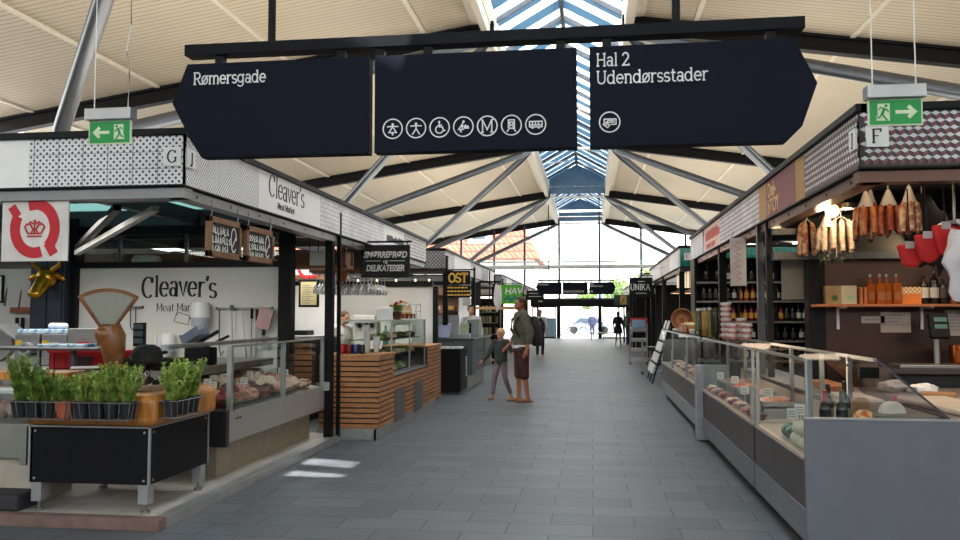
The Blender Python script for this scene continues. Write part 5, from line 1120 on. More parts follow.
# ------------------------------------------------------------------ second and later blocks on the left
def posts(t, pts, m=black, w=0.05):
    for x, y in pts: b = MB(t.location); b.box(x - w, x + w, y - w, y + w, 0, ZT - 0.1); b.build('post', m, t, False)
g2_ = canopy('stall_canopy', 'grey patterned canopy over the cheese stall, second canopy on the left', -1, XL, 16.6, 25.4, 6, [(16.6, 17.8, gridline), (17.8, 20.3, pwhite), (20.3, 22.3, gridline), (22.3, 23.8, zig), (23.8, 25.4, pwhite)], [(-5.4, XL, zig), (-9, -5.4, zig)])
posts(g2_, ((-2.99, 16.75), (-2.99, 20.8), (-2.99, 25.2))); b = MB(g2_.location); b.box(-9, -2.9, 16.68, 16.74, 2.12, 2.2); b.build('rail', black, g2_, False)
g3_ = canopy('stall_canopy', 'third canopy on the left with pale and lilac panels', -1, XL, 27.4, 36.2, 6, [(27.4, 29, zig), (29, 31, pwhite), (31, 33, M('lilac_panel', (150, 160, 200), 0.5)), (33, 36.2, gridline)], [(-9, XL, zig)]); posts(g3_, ((-2.99, 27.6), (-2.99, 36)))
g4_ = canopy('stall_canopy', 'farthest canopy on the left near the end glazing', -1, XL, 38.2, 46.5, 6, [(38.2, 41, pwhite), (41, 46.5, gridline)], [(-9, XL, gridline)]); posts(g4_, ((-2.99, 38.4), (-2.99, 46.3)))
for y0, y1 in ((16.6, 25.4), (27.4, 36.2), (38.2, 46.5)):
    struct(MB((-6, y0, 0)).box(-6.6, -6.5, y0, y1, 0, 2.4).build('wall_far_left', MATS['dim_tile_wall'], None, False), 'back wall of the left stalls')
ost = thing('cheese_sign', 'black hanging sign reading OST in gold with a second board below', 'sign', (-2.71, 16.66, 1.86)); b = MB(); b.box(-0.25, 0.25, -0.015, 0.015, 0.27, 0.55); u1 = b.build('upper_board', black, ost, False, 0.004); b = MB(); b.box(-0.25, 0.25, -0.015, 0.015, 0, 0.25); u2 = b.build('lower_board', black, ost, False, 0.004)
goldp = M('gold_paint', (224, 178, 70), 0.5)
letters('OST', 0.175, (-0.2, -0.015, 0.32), goldp, u1, 0, 0.22, 0.9, sx=0.92)
b = MB(); rr = random.Random(8)
for q in range(3):
    x = -0.22
    while x < 0.2: w_ = rr.uniform(0.03, 0.08); b.box(x, x + w_, -0.017, -0.015, 0.04 + q * 0.075, 0.07 + q * 0.075); x += w_ + 0.015
b.build('lettering', goldp, u2, False); b = MB(); b.box(-0.38, 0.36, -0.012, 0.012, 0.56, 0.585)
for x in (-0.2, 0.2): b.cyl((x, 0, 0.24), (x, 0, 0.57), 0.005, n=6)
b.build('bracket', black, ost, False)
# cheese counter
cc = thing('cheese_counter', 'dark grey counter of the cheese stall behind the slatted counter', 'counter', (-2.9, 17.2, 0)); o = cc.location
gry = M('slate_grey_panel', (92, 97, 104), 0.45)
b = MB(o); b.box(-3.9, -2.36, 16.3, 16.9, 0.3, 1.0); b.box(-3.0, -2.36, 16.9, 19.2, 0.35, 1.0); b.build('body', gry, cc, False); b = MB(o); b.box(-3.9, -2.33, 16.27, 19.22, 1.0, 1.03); b.build('worktop', M('dark_stone', (70, 74, 80), 0.3), cc, False, 0.004)
b = MB(o); b.box(-3.8, -2.5, 16.4, 19.1, 0, 0.35); b.build('plinth', lsteel, cc, False)
b = MB(o); b.box(-2.362, -2.352, 17.0, 19.1, 0.72, 0.73); b.box(-2.362, -2.352, 18.1, 18.11, 0.36, 1.0); b.build('seam', black, cc, False)
wb = thing('waste_bin', 'black square bin with white lettering and papers on top, by the slatted counter', 'bin', (-2.68, 15.6, 0)); b = MB(wb.location); b.box(-2.98, -2.45, 15.35, 16.2, 0.06, 0.86); b.build('body', black, wb, False, 0.008); b = MB(wb.location); b.box(-2.96, -2.47, 15.4, 16.15, 0, 0.07); b.build('plinth', dsteel, wb, False)
b = MB(wb.location)
for q in range(9): b.box(-2.45, -2.445, 15.98, 16.12, 0.3 + q * 0.045, 0.33 + q * 0.045)
b.build('lettering', paint, wb, False)
for i in range(4): boxthing('leaflet_stack', 'pile of white leaflets on the black bin, %s from the left' % ORD[i], 'leaflets', -2.94 + i * 0.12, -2.84 + i * 0.12, 15.5, 15.9, 0.86, 0.89, pwhite, 'leaflets on the black bin', 0)
sca = thing('cheese_scale', 'pale shop scale with upright display on the cheese counter', 'scale', (-2.62, 16.9, 1.03)); b = MB(); b.box(-0.12, 0.12, -0.15, 0.15, 0, 0.09); b.build('base', M('pale_grey_plastic', (176, 180, 184), 0.4), sca, False, 0.01); b = MB(); b.box(-0.09, 0.09, -0.02, 0.02, 0.09, 0.3); b.build('display', M('pale_green_card', (186, 196, 160), 0.5), sca, False, 0.005)
t = thing('sloped_guard', 'sloping lilac tinted glass guard on the cheese counter', 'sneeze guard', (-3.1, 16.6, 1.03)); b = MB(); b.add([(-0.35, -0.2, 0.02), (0.25, -0.2, 0.02), (0.25, 0.15, 0.3), (-0.35, 0.15, 0.3), (-0.35, -0.19, 0.0), (0.25, -0.19, 0.0), (0.25, 0.16, 0.28), (-0.35, 0.16, 0.28)], [(0, 1, 2, 3), (7, 6, 5, 4), (0, 4, 5, 1), (1, 5, 6, 2), (2, 6, 7, 3), (3, 7, 4, 0)]); b.build('panel', M('lilac_glass', (150, 158, 190), 0.15), t, False)
b = MB(); b.box(0.2, 0.22, 0.12, 0.16, 0, 0.28); b.box(-0.34, -0.32, 0.12, 0.16, 0, 0.28); b.build('stand', lsteel, t, False)
boxthing('register_box', 'grey till box at the far end of the cheese counter', 'till', -2.72, -2.45, 17.9, 18.3, 1.03, 1.4, lsteel)
boxthing('till_screen', 'pale grey screen on the cheese counter beside the gold lettered sign', 'screen', -3.02, -2.78, 17.2, 17.24, 1.03, 1.5, MATS['pale_grey_plastic'])
for i, (x, y) in enumerate(((-2.95, 17.6), (-2.6, 17.5))): t = thing('beer_tap', '%s black tap pillar on the cheese counter' % ['left', 'right'][i], 'tap', (x, y, 1.03)); b = MB(); b.cyl((0, 0, 0), (0, 0, 0.3), 0.04); b.build('pillar', black, t); b = MB(); b.cyl((0, -0.03, 0.2), (0, -0.12, 0.22), 0.015); b.cyl((0, -0.1, 0.2), (0, -0.1, 0.36), 0.014); b.build('handle', steel, t)
# cheese stall back: fridge, wooden shelf, wheels
fg = thing('drinks_fridge', 'black framed glass door fridge of the far left stall', 'fridge', (-3.1, 25.0, 0)); o = fg.location; b = MB(o); 
for a in ((-3.42, -3.37, 0.55, 1.95), (-2.83, -2.78, 0.55, 1.95), (-3.42, -2.78, 1.88, 1.98), (-3.42, -2.78, 0.5, 0.56)): b.box(a[0], a[1], 24.95, 25.5, a[2], a[3])
b.box(-3.42, -2.78, 25.45, 25.5, 0.5, 1.95); b.build('cabinet', black, fg, False); b = MB(o); b.box(-3.37, -2.83, 24.96, 24.97, 0.56, 1.88); b.build('glass_door', gl, fg, False)
for z in (0.9, 1.25, 1.58): b = MB(o); b.box(-3.37, -2.83, 25.0, 25.44, z, z + 0.02); b.build('shelf', lsteel, fg, False)
for j, z in enumerate((0.56, 0.92, 1.27, 1.6)):
    for i in range(5): x = -3.31 + i * 0.105; b = MB((x, 25.2, z)); b.cyl((x, 25.2, z), (x, 25.2, z + 0.2), 0.04, n=10); tag(b.build('fridge_jar', M('cream_jar' if (i + j) % 3 else 'honey_jar', (216, 200, 170) if (i + j) % 3 else (196, 150, 80), 0.4)), 'jar in the black fridge, %s from the left on the %s shelf' % (ORD[i], ['lowest', 'second lowest', 'second highest', 'highest'][j]), 'jar', 'jars in the black fridge')
ws = thing('wooden_stand', 'pale open wooden shelf unit under the black fridge', 'shelf', (-3.1, 24.9, 0)); b = MB(ws.location)
for x in (-3.42, -2.82): b.box(x, x + 0.05, 24.7, 25.4, 0, 0.5)
for z in (0.12, 0.45): b.box(-3.42, -2.77, 24.7, 25.4, z, z + 0.04)
b.build('frame', wood('pine', (196, 150, 96), (216, 176, 124)), ws, False)
gs = thing('green_sign', 'bright green hanging sign with white lettering on the left', 'sign', (-2.33, 24.0, 1.83)); b = MB(); b.box(-0.32, 0.32, -0.015, 0.015, 0, 0.56); pn = b.build('board', M('lime_green', (82, 176, 40), 0.5), gs, False); font('HAV', 0.26, (0.06, -0.016, 0.29), paint, pn, 0, 'lettering', 0.2, 0.006, 'CENTER', 1, 1.0)
b = MB(); b.ribbon([(-0.2, 0.12), (-0.1, 0.2), (0.0, 0.1), (0.1, 0.2), (0.24, 0.12)], 0.08, -0.015, -0.018); b.build('scribble', M('sea_green', (20, 120, 110), 0.5), pn, False); b = MB(); b.box(-0.32, -0.28, -0.016, 0.016, 0, 0.56); b.build('yellow_edge', M('lime_yellow', (190, 210, 60), 0.5), gs, False); b = MB(); b.box(-0.78, 0.32, -0.012, 0.012, 0.58, 0.6); b.cyl((-0.2, 0, 0.55), (-0.2, 0, 0.6), 0.01, n=6); b.cyl((0.2, 0, 0.55), (0.2, 0, 0.6), 0.01, n=6); b.build('bracket', black, gs, False)
bs2 = thing('black_sign', 'small black hanging sign with faint lines, right of the green sign', 'sign', (-1.86, 27.55, 1.9)); b = MB(); b.box(-0.29, 0.29, -0.015, 0.015, 0.1, 0.42); b.box(-0.02, 0.29, -0.015, 0.015, 0, 0.1); pn = b.build('board', black, bs2, False); b = MB(); b.box(-0.22, 0.1, -0.018, -0.015, 0.32, 0.335); b.box(-0.22, 0.2, -0.018, -0.015, 0.22, 0.235); b.box(0.1, 0.24, -0.018, -0.015, 0.05, 0.08); b.build('lettering', paint, pn, False); b = MB(); b.box(-1.2, 0.25, -0.012, 0.012, 0.5, 0.52); b.cyl((-0.2, 0, 0.42), (-0.2, 0, 0.51), 0.01, n=6); b.build('bracket', black, bs2, False)
t = thing('white_apron', 'white apron hanging below the second canopy, left of the green sign', 'apron', (-2.5, 22.0, 1.64)); b = MB(); b.ell((0, 0, 0.34), (0.11, 0.05, 0.34), None, 14, 10, None, 0.3, 3); b.build('cloth', white, t); b = MB(); b.cyl((0, 0, 0.66), (0, 0, 0.78), 0.006); b.build('hook', black, t)
b = MB((-3.2, 22.0, 2.42)); b.box(-6, -2.4, 21.97, 22.03, 2.37, 2.42); struct(b.build('trim_91', black, None, False), 'black rail under the canopy')
for i in range(3): boxthing('hanging_poster', 'dark hanging panel behind the second canopy posts, %s from the left' % ORD[i], 'panel', -3.75 + i * 0.3, -3.55 + i * 0.3, 21.9, 21.93, 1.75, 2.37, dark if i != 1 else lsteel, 'hanging panels')
st2 = thing('wooden_canopy_shelf', 'wooden overhead shelf below the green sign', 'shelf', (-2.9, 23.2, 1.7)); b = MB(st2.location); b.box(-3.5, -2.0, 23.1, 23.5, 1.66, 1.74); b.build('board', wood('pine', (196, 150, 96), (216, 176, 124)), st2, False)
b = MB(st2.location); 
for x in (-3.4, -2.9): b.box(x, x + 0.03, 23.3, 23.33, 1.74, 2.78)
b.build('hanger', black, st2, False)
# blue rack of jars behind cheese counter
cs = thing('cheese_shelf', 'back shelves with pale cheeses behind the cheese counter', 'shelf', (-4.6, 20.0, 0)); o = cs.location; b = MB(o); b.box(-5.2, -3.3, 20.3, 20.34, 0, 2.2)
for z in (0.8, 1.2, 1.6, 2.0): b.box(-5.2, -3.3, 20.0, 20.3, z, z + 0.03)
b.build('frame', wood('walnut', (92, 64, 46), (120, 86, 62)), cs, False)
for j, z in enumerate((0.83, 1.23, 1.63)):
    for i in range(6): x = -5.05 + i * 0.31; b = MB((x, 20.15, z)); b.cyl((x, 20.15, z), (x, 20.15, z + 0.1), 0.12, n=18); tag(b.build('round_cheese', M('gouda_rind' if (i + j) % 2 else 'pale_rind', (214, 170, 90) if (i + j) % 2 else (222, 206, 168), 0.5), None, True, 0.01), 'round cheese on the back shelves, %s from the left on the %s shelf' % (ORD[i], ['lower', 'middle', 'upper'][j]), 'cheese', 'cheeses on the back shelves')
# ------------------------------------------------------------------ right stall F: canopy
ye = dots_mat('gold_pattern', (206, 160, 70), (150, 104, 40), 0.045, 0.32)
redp = M('wine_red_panel', (118, 40, 48), 0.5)
cubebase = M('cube_grout', (40, 36, 38), 0.5)
F_ = canopy('stall_canopy', 'canopy with red, white and black cube tiles over the delicatessen on the right', 1, XR, 5.6, 14.85, 5.5,
    [(5.6, 7.0, cubebase), (7.0, 7.32, ye), (7.32, 8.5, redp), (8.5, 8.86, ye), (8.86, 11.5, gridline), (11.5, 13.1, M('pale_pink_panel', (226, 190, 176), 0.5)), (13.25, 14.85, brickline)],
    [(XR, 7.2, cubebase)], True, M('bronze_soffit', (84, 58, 46), 0.35, 0.5, 0.1, 3))
fo = F_.location
# cube (rhomb) tiling, one mesh per face
cw, cd, cr_ = M('cube_white', (196, 204, 204), 0.4), M('cube_black', (26, 22, 24), 0.4), M('cube_red', (112, 44, 56), 0.4)
def cubes(fn, L, s=0.032):
    b = MB(fo); h = s * math.sqrt(3) / 2; row = 0; z = ZB + 0.03
    while z + s * 1.0 < ZT:
        x = 0.0 + (h if row % 2 else 0)
        while x + 2 * h <= L:
            c = (x + h, z + s * 0.5)
            p = {k2: (c[0] + h * a, c[1] + s * e) for k2, (a, e) in {'t': (0, 1), 'tr': (1, .5), 'br': (1, -.5), 'b': (0, -1), 'bl': (-1, -.5), 'tl': (-1, .5), 'c': (0, 0)}.items()}
            for m, ks in ((0, ('c', 'tr', 't', 'tl')), (1, ('c', 'tl', 'bl', 'b')), (2, ('c', 'b', 'br', 'tr'))):
                if all(ZB + 0.006 <= p[q][1] <= ZT for q in ks): b.add([fn(*p[q]) for q in ks], [(0, 1, 2, 3)], m)
            x += 2 * h
        z += s * 1.5; row += 1
    return b.build('cube_tiles', [cw, cd, cr_], F_, False)
cubes(lambda a, z: (XR + a, 5.598, z), 5.4); cubes(lambda a, z: (XR - 0.002, 7.0 - a, z), 1.4)
plate(F_, 'F', (1.855, 5.595, 2.665), 0, fo); plate(F_, 'J', (XR - 0.003, 5.71, 2.665), -PI / 2, fo)
font('Deli-', 0.2, Vector((XR - 0.002, 8.42, 2.66)) - fo, M('cream_print', (226, 184, 130), 0.6), F_, -PI / 2, 'lettering', 0, 0.003, 'LEFT', 1.0, 0.95); font('bTOY', 0.2, Vector((XR - 0.002, 8.42, 2.5)) - fo, MATS['cream_print'], F_, -PI / 2, 'lettering', 0, 0.003, 'LEFT', 1.0, 0.95)
b = MB(fo); rr = random.Random(5); y = 12.9
for i in range(7):
    b.box(XR - 0.004, XR, y - 0.16, y, 2.62, 2.62 + rr.uniform(0.1, 0.15)); y -= 0.2
y = 12.8
for i in range(5): b.box(XR - 0.004, XR, y - 0.12, y, 2.5, 2.57); y -= 0.18
b.build('red_lettering', M('brick_red_print', (190, 66, 54), 0.6), F_, False)
dkw = M('dark_brown_wall', (24, 22, 21), 0.6)
for x, y, w, m in ((1.78, 9.0, 0.034, dsteel), (1.79, 8.62, 0.03, black), (2.2, 8.52, 0.08, black), (1.82, 14.7, 0.05, black), (1.82, 11.8, 0.05, black)): b = MB(fo); b.box(x - w, x + w, y - w, y + w, 0, ZB); b.build('post', m, F_, False)
b = MB(fo); b.box(1.8, 7.1, 8.4, 8.62, 2.05, 2.12); b.box(1.8, 7.1, 8.45, 8.55, 2.3, 2.36); b.build('rail', dsteel, F_, False)
copper = two_tone('copper_brown_metal', (62, 45, 38), (78, 57, 48), 1.2, 0.3, 0.7, 0.3, 0.02, (1, 1, 0.2)); copper.node_tree.nodes['Principled BSDF'].inputs['Metallic'].default_value = 0.65
struct(MB((4.6, 8.6, 0)).box(2.28, 7.2, 8.55, 8.62, 0, 2.05).build('wall_right', copper, None, False), 'brown metal back wall of the delicatessen')
struct(MB((7.2, 10, 0)).box(7.2, 7.3, 5.6, 14.8, 0, 2.8).build('shade_wall_deli', dkw, None, False), 'dark side wall added to shade the right stalls')  # unseen wall, added to keep side light out of the delicatessen
struct(MB((4.5, 14.8, 0)).box(1.85, 7.2, 14.78, 14.84, 0, 2.5).build('wall_right_back', M('near_black_wall', (26, 24, 24), 0.6), None, False), 'dark back wall behind the bottle shelves')
struct(MB((4.5, 8.7, 2.1)).box(2.28, 7.2, 8.56, 8.6, 2.12, 2.5).build('wall_right_upper', dkw, None, False), 'dark upper wall above the brown metal')

# ------------------------------------------------------------------ right counters
strip = M('dark_strip', (64, 60, 62), 0.45); chrome = M('chrome', (190, 190, 190), 0.15, 1.0, 0.03)
lgl = M('light_grey_laminate', (138, 142, 148), 0.45, 0, 0.04); deckm = M('warm_deck', (196, 176, 160), 0.35, 0, 0.05)
CX = 1.3
def counter(name, label, y0, y1, xb, glass_top=1.22, near_end=False, posts_=(), body=gpaint):
    t = thing(name, label, 'deli counter', (CX + 0.4, (y0 + y1) / 2, 0)); o = t.location
    b = MB(o); b.box(CX, CX + 0.03, y0, y1, 0.1, 0.3); b.box(CX, CX + 0.03, y0, y1, 0.6, 0.615); b.build('lower_panel', body, t, False, 0.003)
    b = MB(o); b.box(CX + 0.004, CX + 0.03, y0 + 0.004, y1 - 0.004, 0.305, 0.6); b.build('dark_panel', strip, t, False)
    b = MB(o); b.box(CX + 0.08, xb - 0.08, y0 + 0.05, y1 - 0.02, 0, 0.12); b.build('plinth', black, t, False)
    b = MB(o); b.box(CX + 0.03, xb, y0 + 0.03, y1, 0.12, 0.6); b.build('carcass', dark, t, False)
    b = MB(o); b.box(CX, xb - 0.1, y0 + 0.02, y1, 0.6, 0.63); b.build('deck', deckm, t, False)
    b = MB(o); b.box(CX + 0.012, CX + 0.02, y0 + 0.02, y1 - 0.01, 0.63, glass_top); b.build('front_glass', gl, t, False)
    b = MB(o); b.box(CX + 0.012, min(xb, CX + 0.44), y0 + 0.02, y1 - 0.01, glass_top, glass_top + 0.008); b.build('top_glass', gl, t, False)
    b = MB(o); b.box(CX, CX + 0.02, y0, y1, glass_top - 0.006, glass_top + 0.014); b.box(min(xb, CX + 0.44) - 0.02, min(xb, CX + 0.44), y0, y1, glass_top - 0.008, glass_top + 0.014); b.build('top_rail', steel, t, False)
    for y in posts_: b = MB(o); b.box(CX - 0.004, CX + 0.026, y - 0.028, y + 0.028, 0.6, glass_top - 0.3); p_ = b.build('corner_post', lsteel, t, False); b = MB(o); b.box(CX + 0.008, CX + 0.03, y - 0.012, y + 0.012, glass_top - 0.3, glass_top); b.build('glass_clip', lsteel, p_, False)
    for y in (y0 + 0.5, y1 - 0.4): b = MB(o); b.box(min(xb, CX + 0.44) - 0.03, min(xb, CX + 0.44), y - 0.015, y + 0.015, 0.63, glass_top); b.build('rear_post', steel, t, False)
    if xb < CX + 0.44: return t
    b = MB(o); b.box(CX + 0.44, xb, y0 + 0.02, y1, 0.84, 0.88); b.build('work_surface', M('stone_top', (124, 116, 110), 0.35), t, False)
    b = MB(o); b.box(CX + 0.44, CX + 0.442, y0 + 0.03, y1, 0.63, 0.86); b.build('rear_panel', deckm, t, False)
    return t
ka = counter('deli_counter', 'nearest grey deli counter on the right with wide plain end panel', 5.36, 6.93, 2.1, 1.22, True, (6.85,))
o = ka.location
b = MB(o); b.box(CX, 3.6, 5.33, 5.36, 0.06, 0.858); b.build('end_panel', gpaint, ka, False, 0.004)
b = MB(o); b.box(CX - 0.003, 3.6, 5.322, 5.365, 0.858, 0.868); b.build('edge_strip', lsteel, ka, False)
b = MB(o); b.box(CX + 0.03, CX + 0.44, 5.36, 5.366, 0.86, 1.22); b.build('side_glass', gl, ka, False); b = MB(o); b.add([(CX + 0.44, 5.36, 1.22), (CX + 0.44, 5.366, 1.22), (2.14, 5.366, 0.87), (2.14, 5.36, 0.87), (CX + 0.44, 5.36, 0.87), (CX + 0.44, 5.366, 0.87)], [(0, 1, 2, 3), (0, 3, 4), (1, 5, 2)]); b.build('side_glass', gl, ka, False)
b = MB(o); b.add([(CX + 0.44, 5.37, 1.225), (CX + 0.44, 6.9, 1.225), (2.14, 6.9, 0.875), (2.14, 5.37, 0.875)], [(0, 1, 2, 3)]); b.build('sloping_glass', glass('lilac_tint_glass', (206, 190, 196), 0.4), ka, False)
b = MB(o); b.bar((CX + 0.44, 5.36, 1.225), (2.15, 5.36, 0.87), 0.012, 0.012); b.build('glass_edge', dsteel, ka, False); b = MB(o); b.bar((2.15, 5.36, 0.87), (2.15, 6.9, 0.87), 0.012, 0.012); b.build('glass_edge', dsteel, ka, False); b = MB(o); b.box(CX + 0.02, CX + 0.06, 5.36, 5.39, 0.86, 1.22); b.build('corner_post', lsteel, ka, False)
b = MB(o); b.cyl((1.58, 5.35, 1.19), (1.58, 5.37, 1.19), 0.018); b.build('lock', chrome, ka)
b = MB(o); b.box(1.68, 1.8, 5.5, 5.52, 1.1, 1.17); b.build('black_label', black, ka, False)
kb_ = counter('deli_counter', 'middle grey deli counter on the right holding meats on ice', 6.97, 10.05, 2.1, 1.22, False, (7.05,))
kc = counter('deli_counter', 'far grey deli counter on the right with two short steel posts', 10.3, 15.7, 1.73, 1.22, False, (11.8, 13.8), lgl)
b = MB((CX + 0.06, 10.2, 0)); b.box(CX - 0.06, CX + 0.3, 10.06, 10.3, 0.02, 0.9); tag(b.build('counter_pillar', M('pale_grey_laminate', (150, 154, 160), 0.4), None, False, 0.006), 'pale grey pillar between the middle and the far deli counters', 'pillar')
struct(MB((2.2, 5.4, 0)).box(2.15, 3.6, 5.4, 7.7, 0.0, 0.84).build('trim_92', dark, None, False), 'dark base under the side worktop')
sidew = tag(MB((2.9, 6.2, 0.84)).box(2.17, 3.6, 5.4, 7.7, 0.84, 0.862).build('side_worktop', M('stone_top', (124, 116, 110), 0.35), None, False), 'dark stone worktop at the right edge', 'worktop')
cbd = boxthing('cutting_board', 'thick cream cutting board on the counter at the right edge', 'board', 2.24, 2.64, 5.45, 6.5, 0.866, 0.905, M('cream_plastic', (206, 190, 170), 0.5), None, 0.012); cbd.rotation_euler = (0, 0, 0.1)
# wine and cheese behind the end panel
wines = [('red capped', (40, 10, 12), (170, 30, 36), 0.31), ('dark', (16, 18, 16), (24, 22, 22), 0.34), ('green', (30, 40, 20), (70, 70, 30), 0.31), ('black tall', (14, 14, 14), (20, 20, 20), 0.36), ('red capped short', (50, 14, 14), (190, 30, 36), 0.28)]
for i, (nm, c, cap_, h) in enumerate(wines):
    x = 1.5 + i * 0.052 + (0.22 if i == 4 else 0); y = 5.62 + (i % 2) * 0.12; t = thing('wine_bottle', '%s wine bottle behind the end panel of the nearest counter' % nm, 'bottle', (x, y, 0.78 if i == 9 else 0.70), 0, 'wine bottles in the nearest deli counter')
    bottle_mb(h, 0.036).build('bottle_glass', M('wine_' + nm.replace(' ', '_'), c, 0.12), t); b = MB(); b.lathe([(0.0375, 0.1), (0.0375, 0.19)], n=14); b.build('label', M('wine_label', (150, 140, 126), 0.7) if i % 2 else black, t); b = MB(); b.cyl((0, 0, h - 0.07), (0, 0, h + 0.003), 0.0155); b.build('capsule', M('capsule_' + nm.replace(' ', '_'), cap_, 0.35), t)
boxthing('inner_step', 'pale step carrying bottles inside the nearest deli counter', 'step', 1.36, 2.15, 5.44, 5.9, 0.63, 0.70, deckm); boxthing('inner_riser', 'raised pale riser under the cheese and pasta in the nearest counter', 'riser', 1.56, 2.1, 5.42, 5.88, 0.70, 0.78, deckm)
ch_rind = M('white_rind', (222, 212, 200), 0.6, 0, 0.08, 20); ch_y = M('yellow_cheese', (206, 160, 96), 0.5)
t = thing('cut_cheese', 'round white rinded cheese wheel behind the end panel', 'cheese', (1.88, 5.56, 0.78)); b = MB(); b.cyl((0, 0.04, 0.095), (0.02, -0.04, 0.1), 0.075, n=24); b.build('rind', ch_rind, t, True, 0.012)
b = MB((1.8, 5.52, 0.78)); b.ell((1.8, 5.52, 0.83), (0.042, 0.042, 0.05)); tag(b.build('bread_ball', M('bread_crust', (176, 128, 84), 0.7, 0, 0.15, 14)), 'small round brown loaf between the pasta pack and the white cheese', 'bread')
b = MB((1.7, 5.5, 0.78)); b.ell((1.7, 5.5, 0.84), (0.068, 0.05, 0.062), None, 14, 8, None, 0.2, 2); tag(b.build('pasta_pack', two_tone('orange_pasta', (200, 80, 30), (236, 190, 120), 26, 0.42, 0.58, 0.4)), 'bag of orange pasta behind the end panel', 'pasta')
b = MB((1.76, 5.8, 0.78)); b.box(1.72, 1.82, 5.76, 5.84, 0.78, 0.95); tag(b.build('paper_bag', M('kraft_paper', (160, 116, 74), 0.8), None, False, 0.02), 'brown paper bag behind the orange pasta', 'bag')
for i, (x, y, z, r_) in enumerate(((2.05, 6.0, 0.9, 0.09), (1.9, 6.2, 0.92, 0.07))):
    b = MB((x, y, z - r_)); 
for i in range(5):
    y = 5.62 + (i % 3) * 0.115 + 0.05 * (i > 2); z = 0.67 + 0.075 * (i > 2); b = MB((1.42, y, 0.63)); b.cap((1.375, y, z), (1.55, y + 0.03, z), 0.046, 0.042); tag(b.build('white_cheese_roll', M('mozzarella', (226, 214, 190), 0.5)), 'pale rolled cheese in the nearest counter, %s layer, %s from the near end' % (['lower', 'upper'][i > 2], ORD[i % 3]), 'cheese', 'pale rolled cheeses')
for i in range(2): b = MB((1.4, 6.05 + i * 0.12, 0.63)); b.ell((1.4, 6.05 + i * 0.12, 0.68), (0.055, 0.06, 0.05), None, 12, 8, None, 0.3, i); tag(b.build('salad_bag', two_tone('green_foil', (40, 80, 70), (150, 170, 150), 20, 0.4, 0.6, 0.25)), 'green wrapped packet behind the pale cheeses, %s from the near end' % ORD[i], 'packet', 'green wrapped packets')
for i, (x, y, z) in enumerate(((1.42, 6.15, 0.68), (1.45, 6.05, 0.72), (1.5, 7.35, 0.72), (1.42, 8.0, 0.68), (1.5, 9.0, 0.7), (1.44, 9.6, 0.7))): price_card(x, y, z - 0.05, 'white price card in the delicatessen counters, %s from the near end' % ORD[i], 1.1, -0.5, 0.14)
# meats and trays in the middle counter
prawn = two_tone('orange_prawns', (196, 84, 50), (226, 150, 110), 30, 0.42, 0.58, 0.4)
for i, (y, m, nm, h) in enumerate(((7.5, prawn, 'orange antipasto', 0.03), (8.2, beef, 'red sliced meat', 0.035), (8.9, prawn, 'orange antipasto', 0.03), (9.5, pork, 'pink sliced ham', 0.035))):
    t = thing('food_tray', 'tray of %s in the middle deli counter, %s from the near end' % (nm, ORD[i]), 'tray', (1.6, y, 0.63)); b = MB(); b.box(-0.17, 0.17, -0.26, 0.26, 0.08, 0.1); 
    for a in ((-0.17, -0.16, -0.26, 0.26), (0.16, 0.17, -0.26, 0.26), (-0.17, 0.17, -0.26, -0.25), (-0.17, 0.17, 0.25, 0.26)): b.box(a[0], a[1], a[2], a[3], 0.0, 0.14)
    b.build('tray', lsteel, t, False); b = MB(); b.ell((0, 0, 0.1), (0.15, 0.24, 0.06), None, 18, 8, None, 0.45, i); f_ = b.build('filling', m, t); f_['kind'] = 'stuff'
rr = random.Random(33)
for i in range(14):
    y = 7.15 + i * 0.2; m, nm = kinds[[2, 0, 1, 2, 5, 0, 3][i % 7]]; b = MB((1.38, y, 0.63)); b.ell((1.375, y, 0.665), (0.05, 0.085, 0.035), (0, 0, rr.random()), 14, 8, None, 0.35, i + 70); tag(b.build('meat_cut', m), '%s, front row of the middle delicatessen counter, %s from near end' % (nm, ORD[i]), 'meat', 'meat cuts in the middle right counter')
for i in range(12):
    y = 10.6 + i * 0.4; m, nm = kinds[[1, 3, 0, 5][i % 4]]; b = MB((1.5, y, 0.63)); b.ell((1.5, y, 0.67), (0.12, 0.15, 0.04), None, 14, 8, None, 0.3, i + 90); tag(b.build('meat_cut', m), '%s in the far delicatessen counter, %s from the near end' % (nm, ORD[i]), 'meat', 'meat cuts in the far right counter')
b = MB((2.0, 7.2, 0.88)); b.box(1.9, 2.08, 6.95, 7.7, 0.88, 0.93); tag(b.build('wooden_board', wood('warm_board', (150, 84, 44), (176, 110, 64), 'y'), None, False, 0.006), 'long orange brown wooden board on the middle right counter', 'board')
b = MB((2.0, 6.5, 0.88)); b.box(1.84, 2.06, 6.2, 6.8, 0.88, 0.9); tag(b.build('white_board', M('cream_plastic', (206, 190, 170), 0.5), None, False, 0.004), 'thin cream board lying on the nearest right counter', 'board')
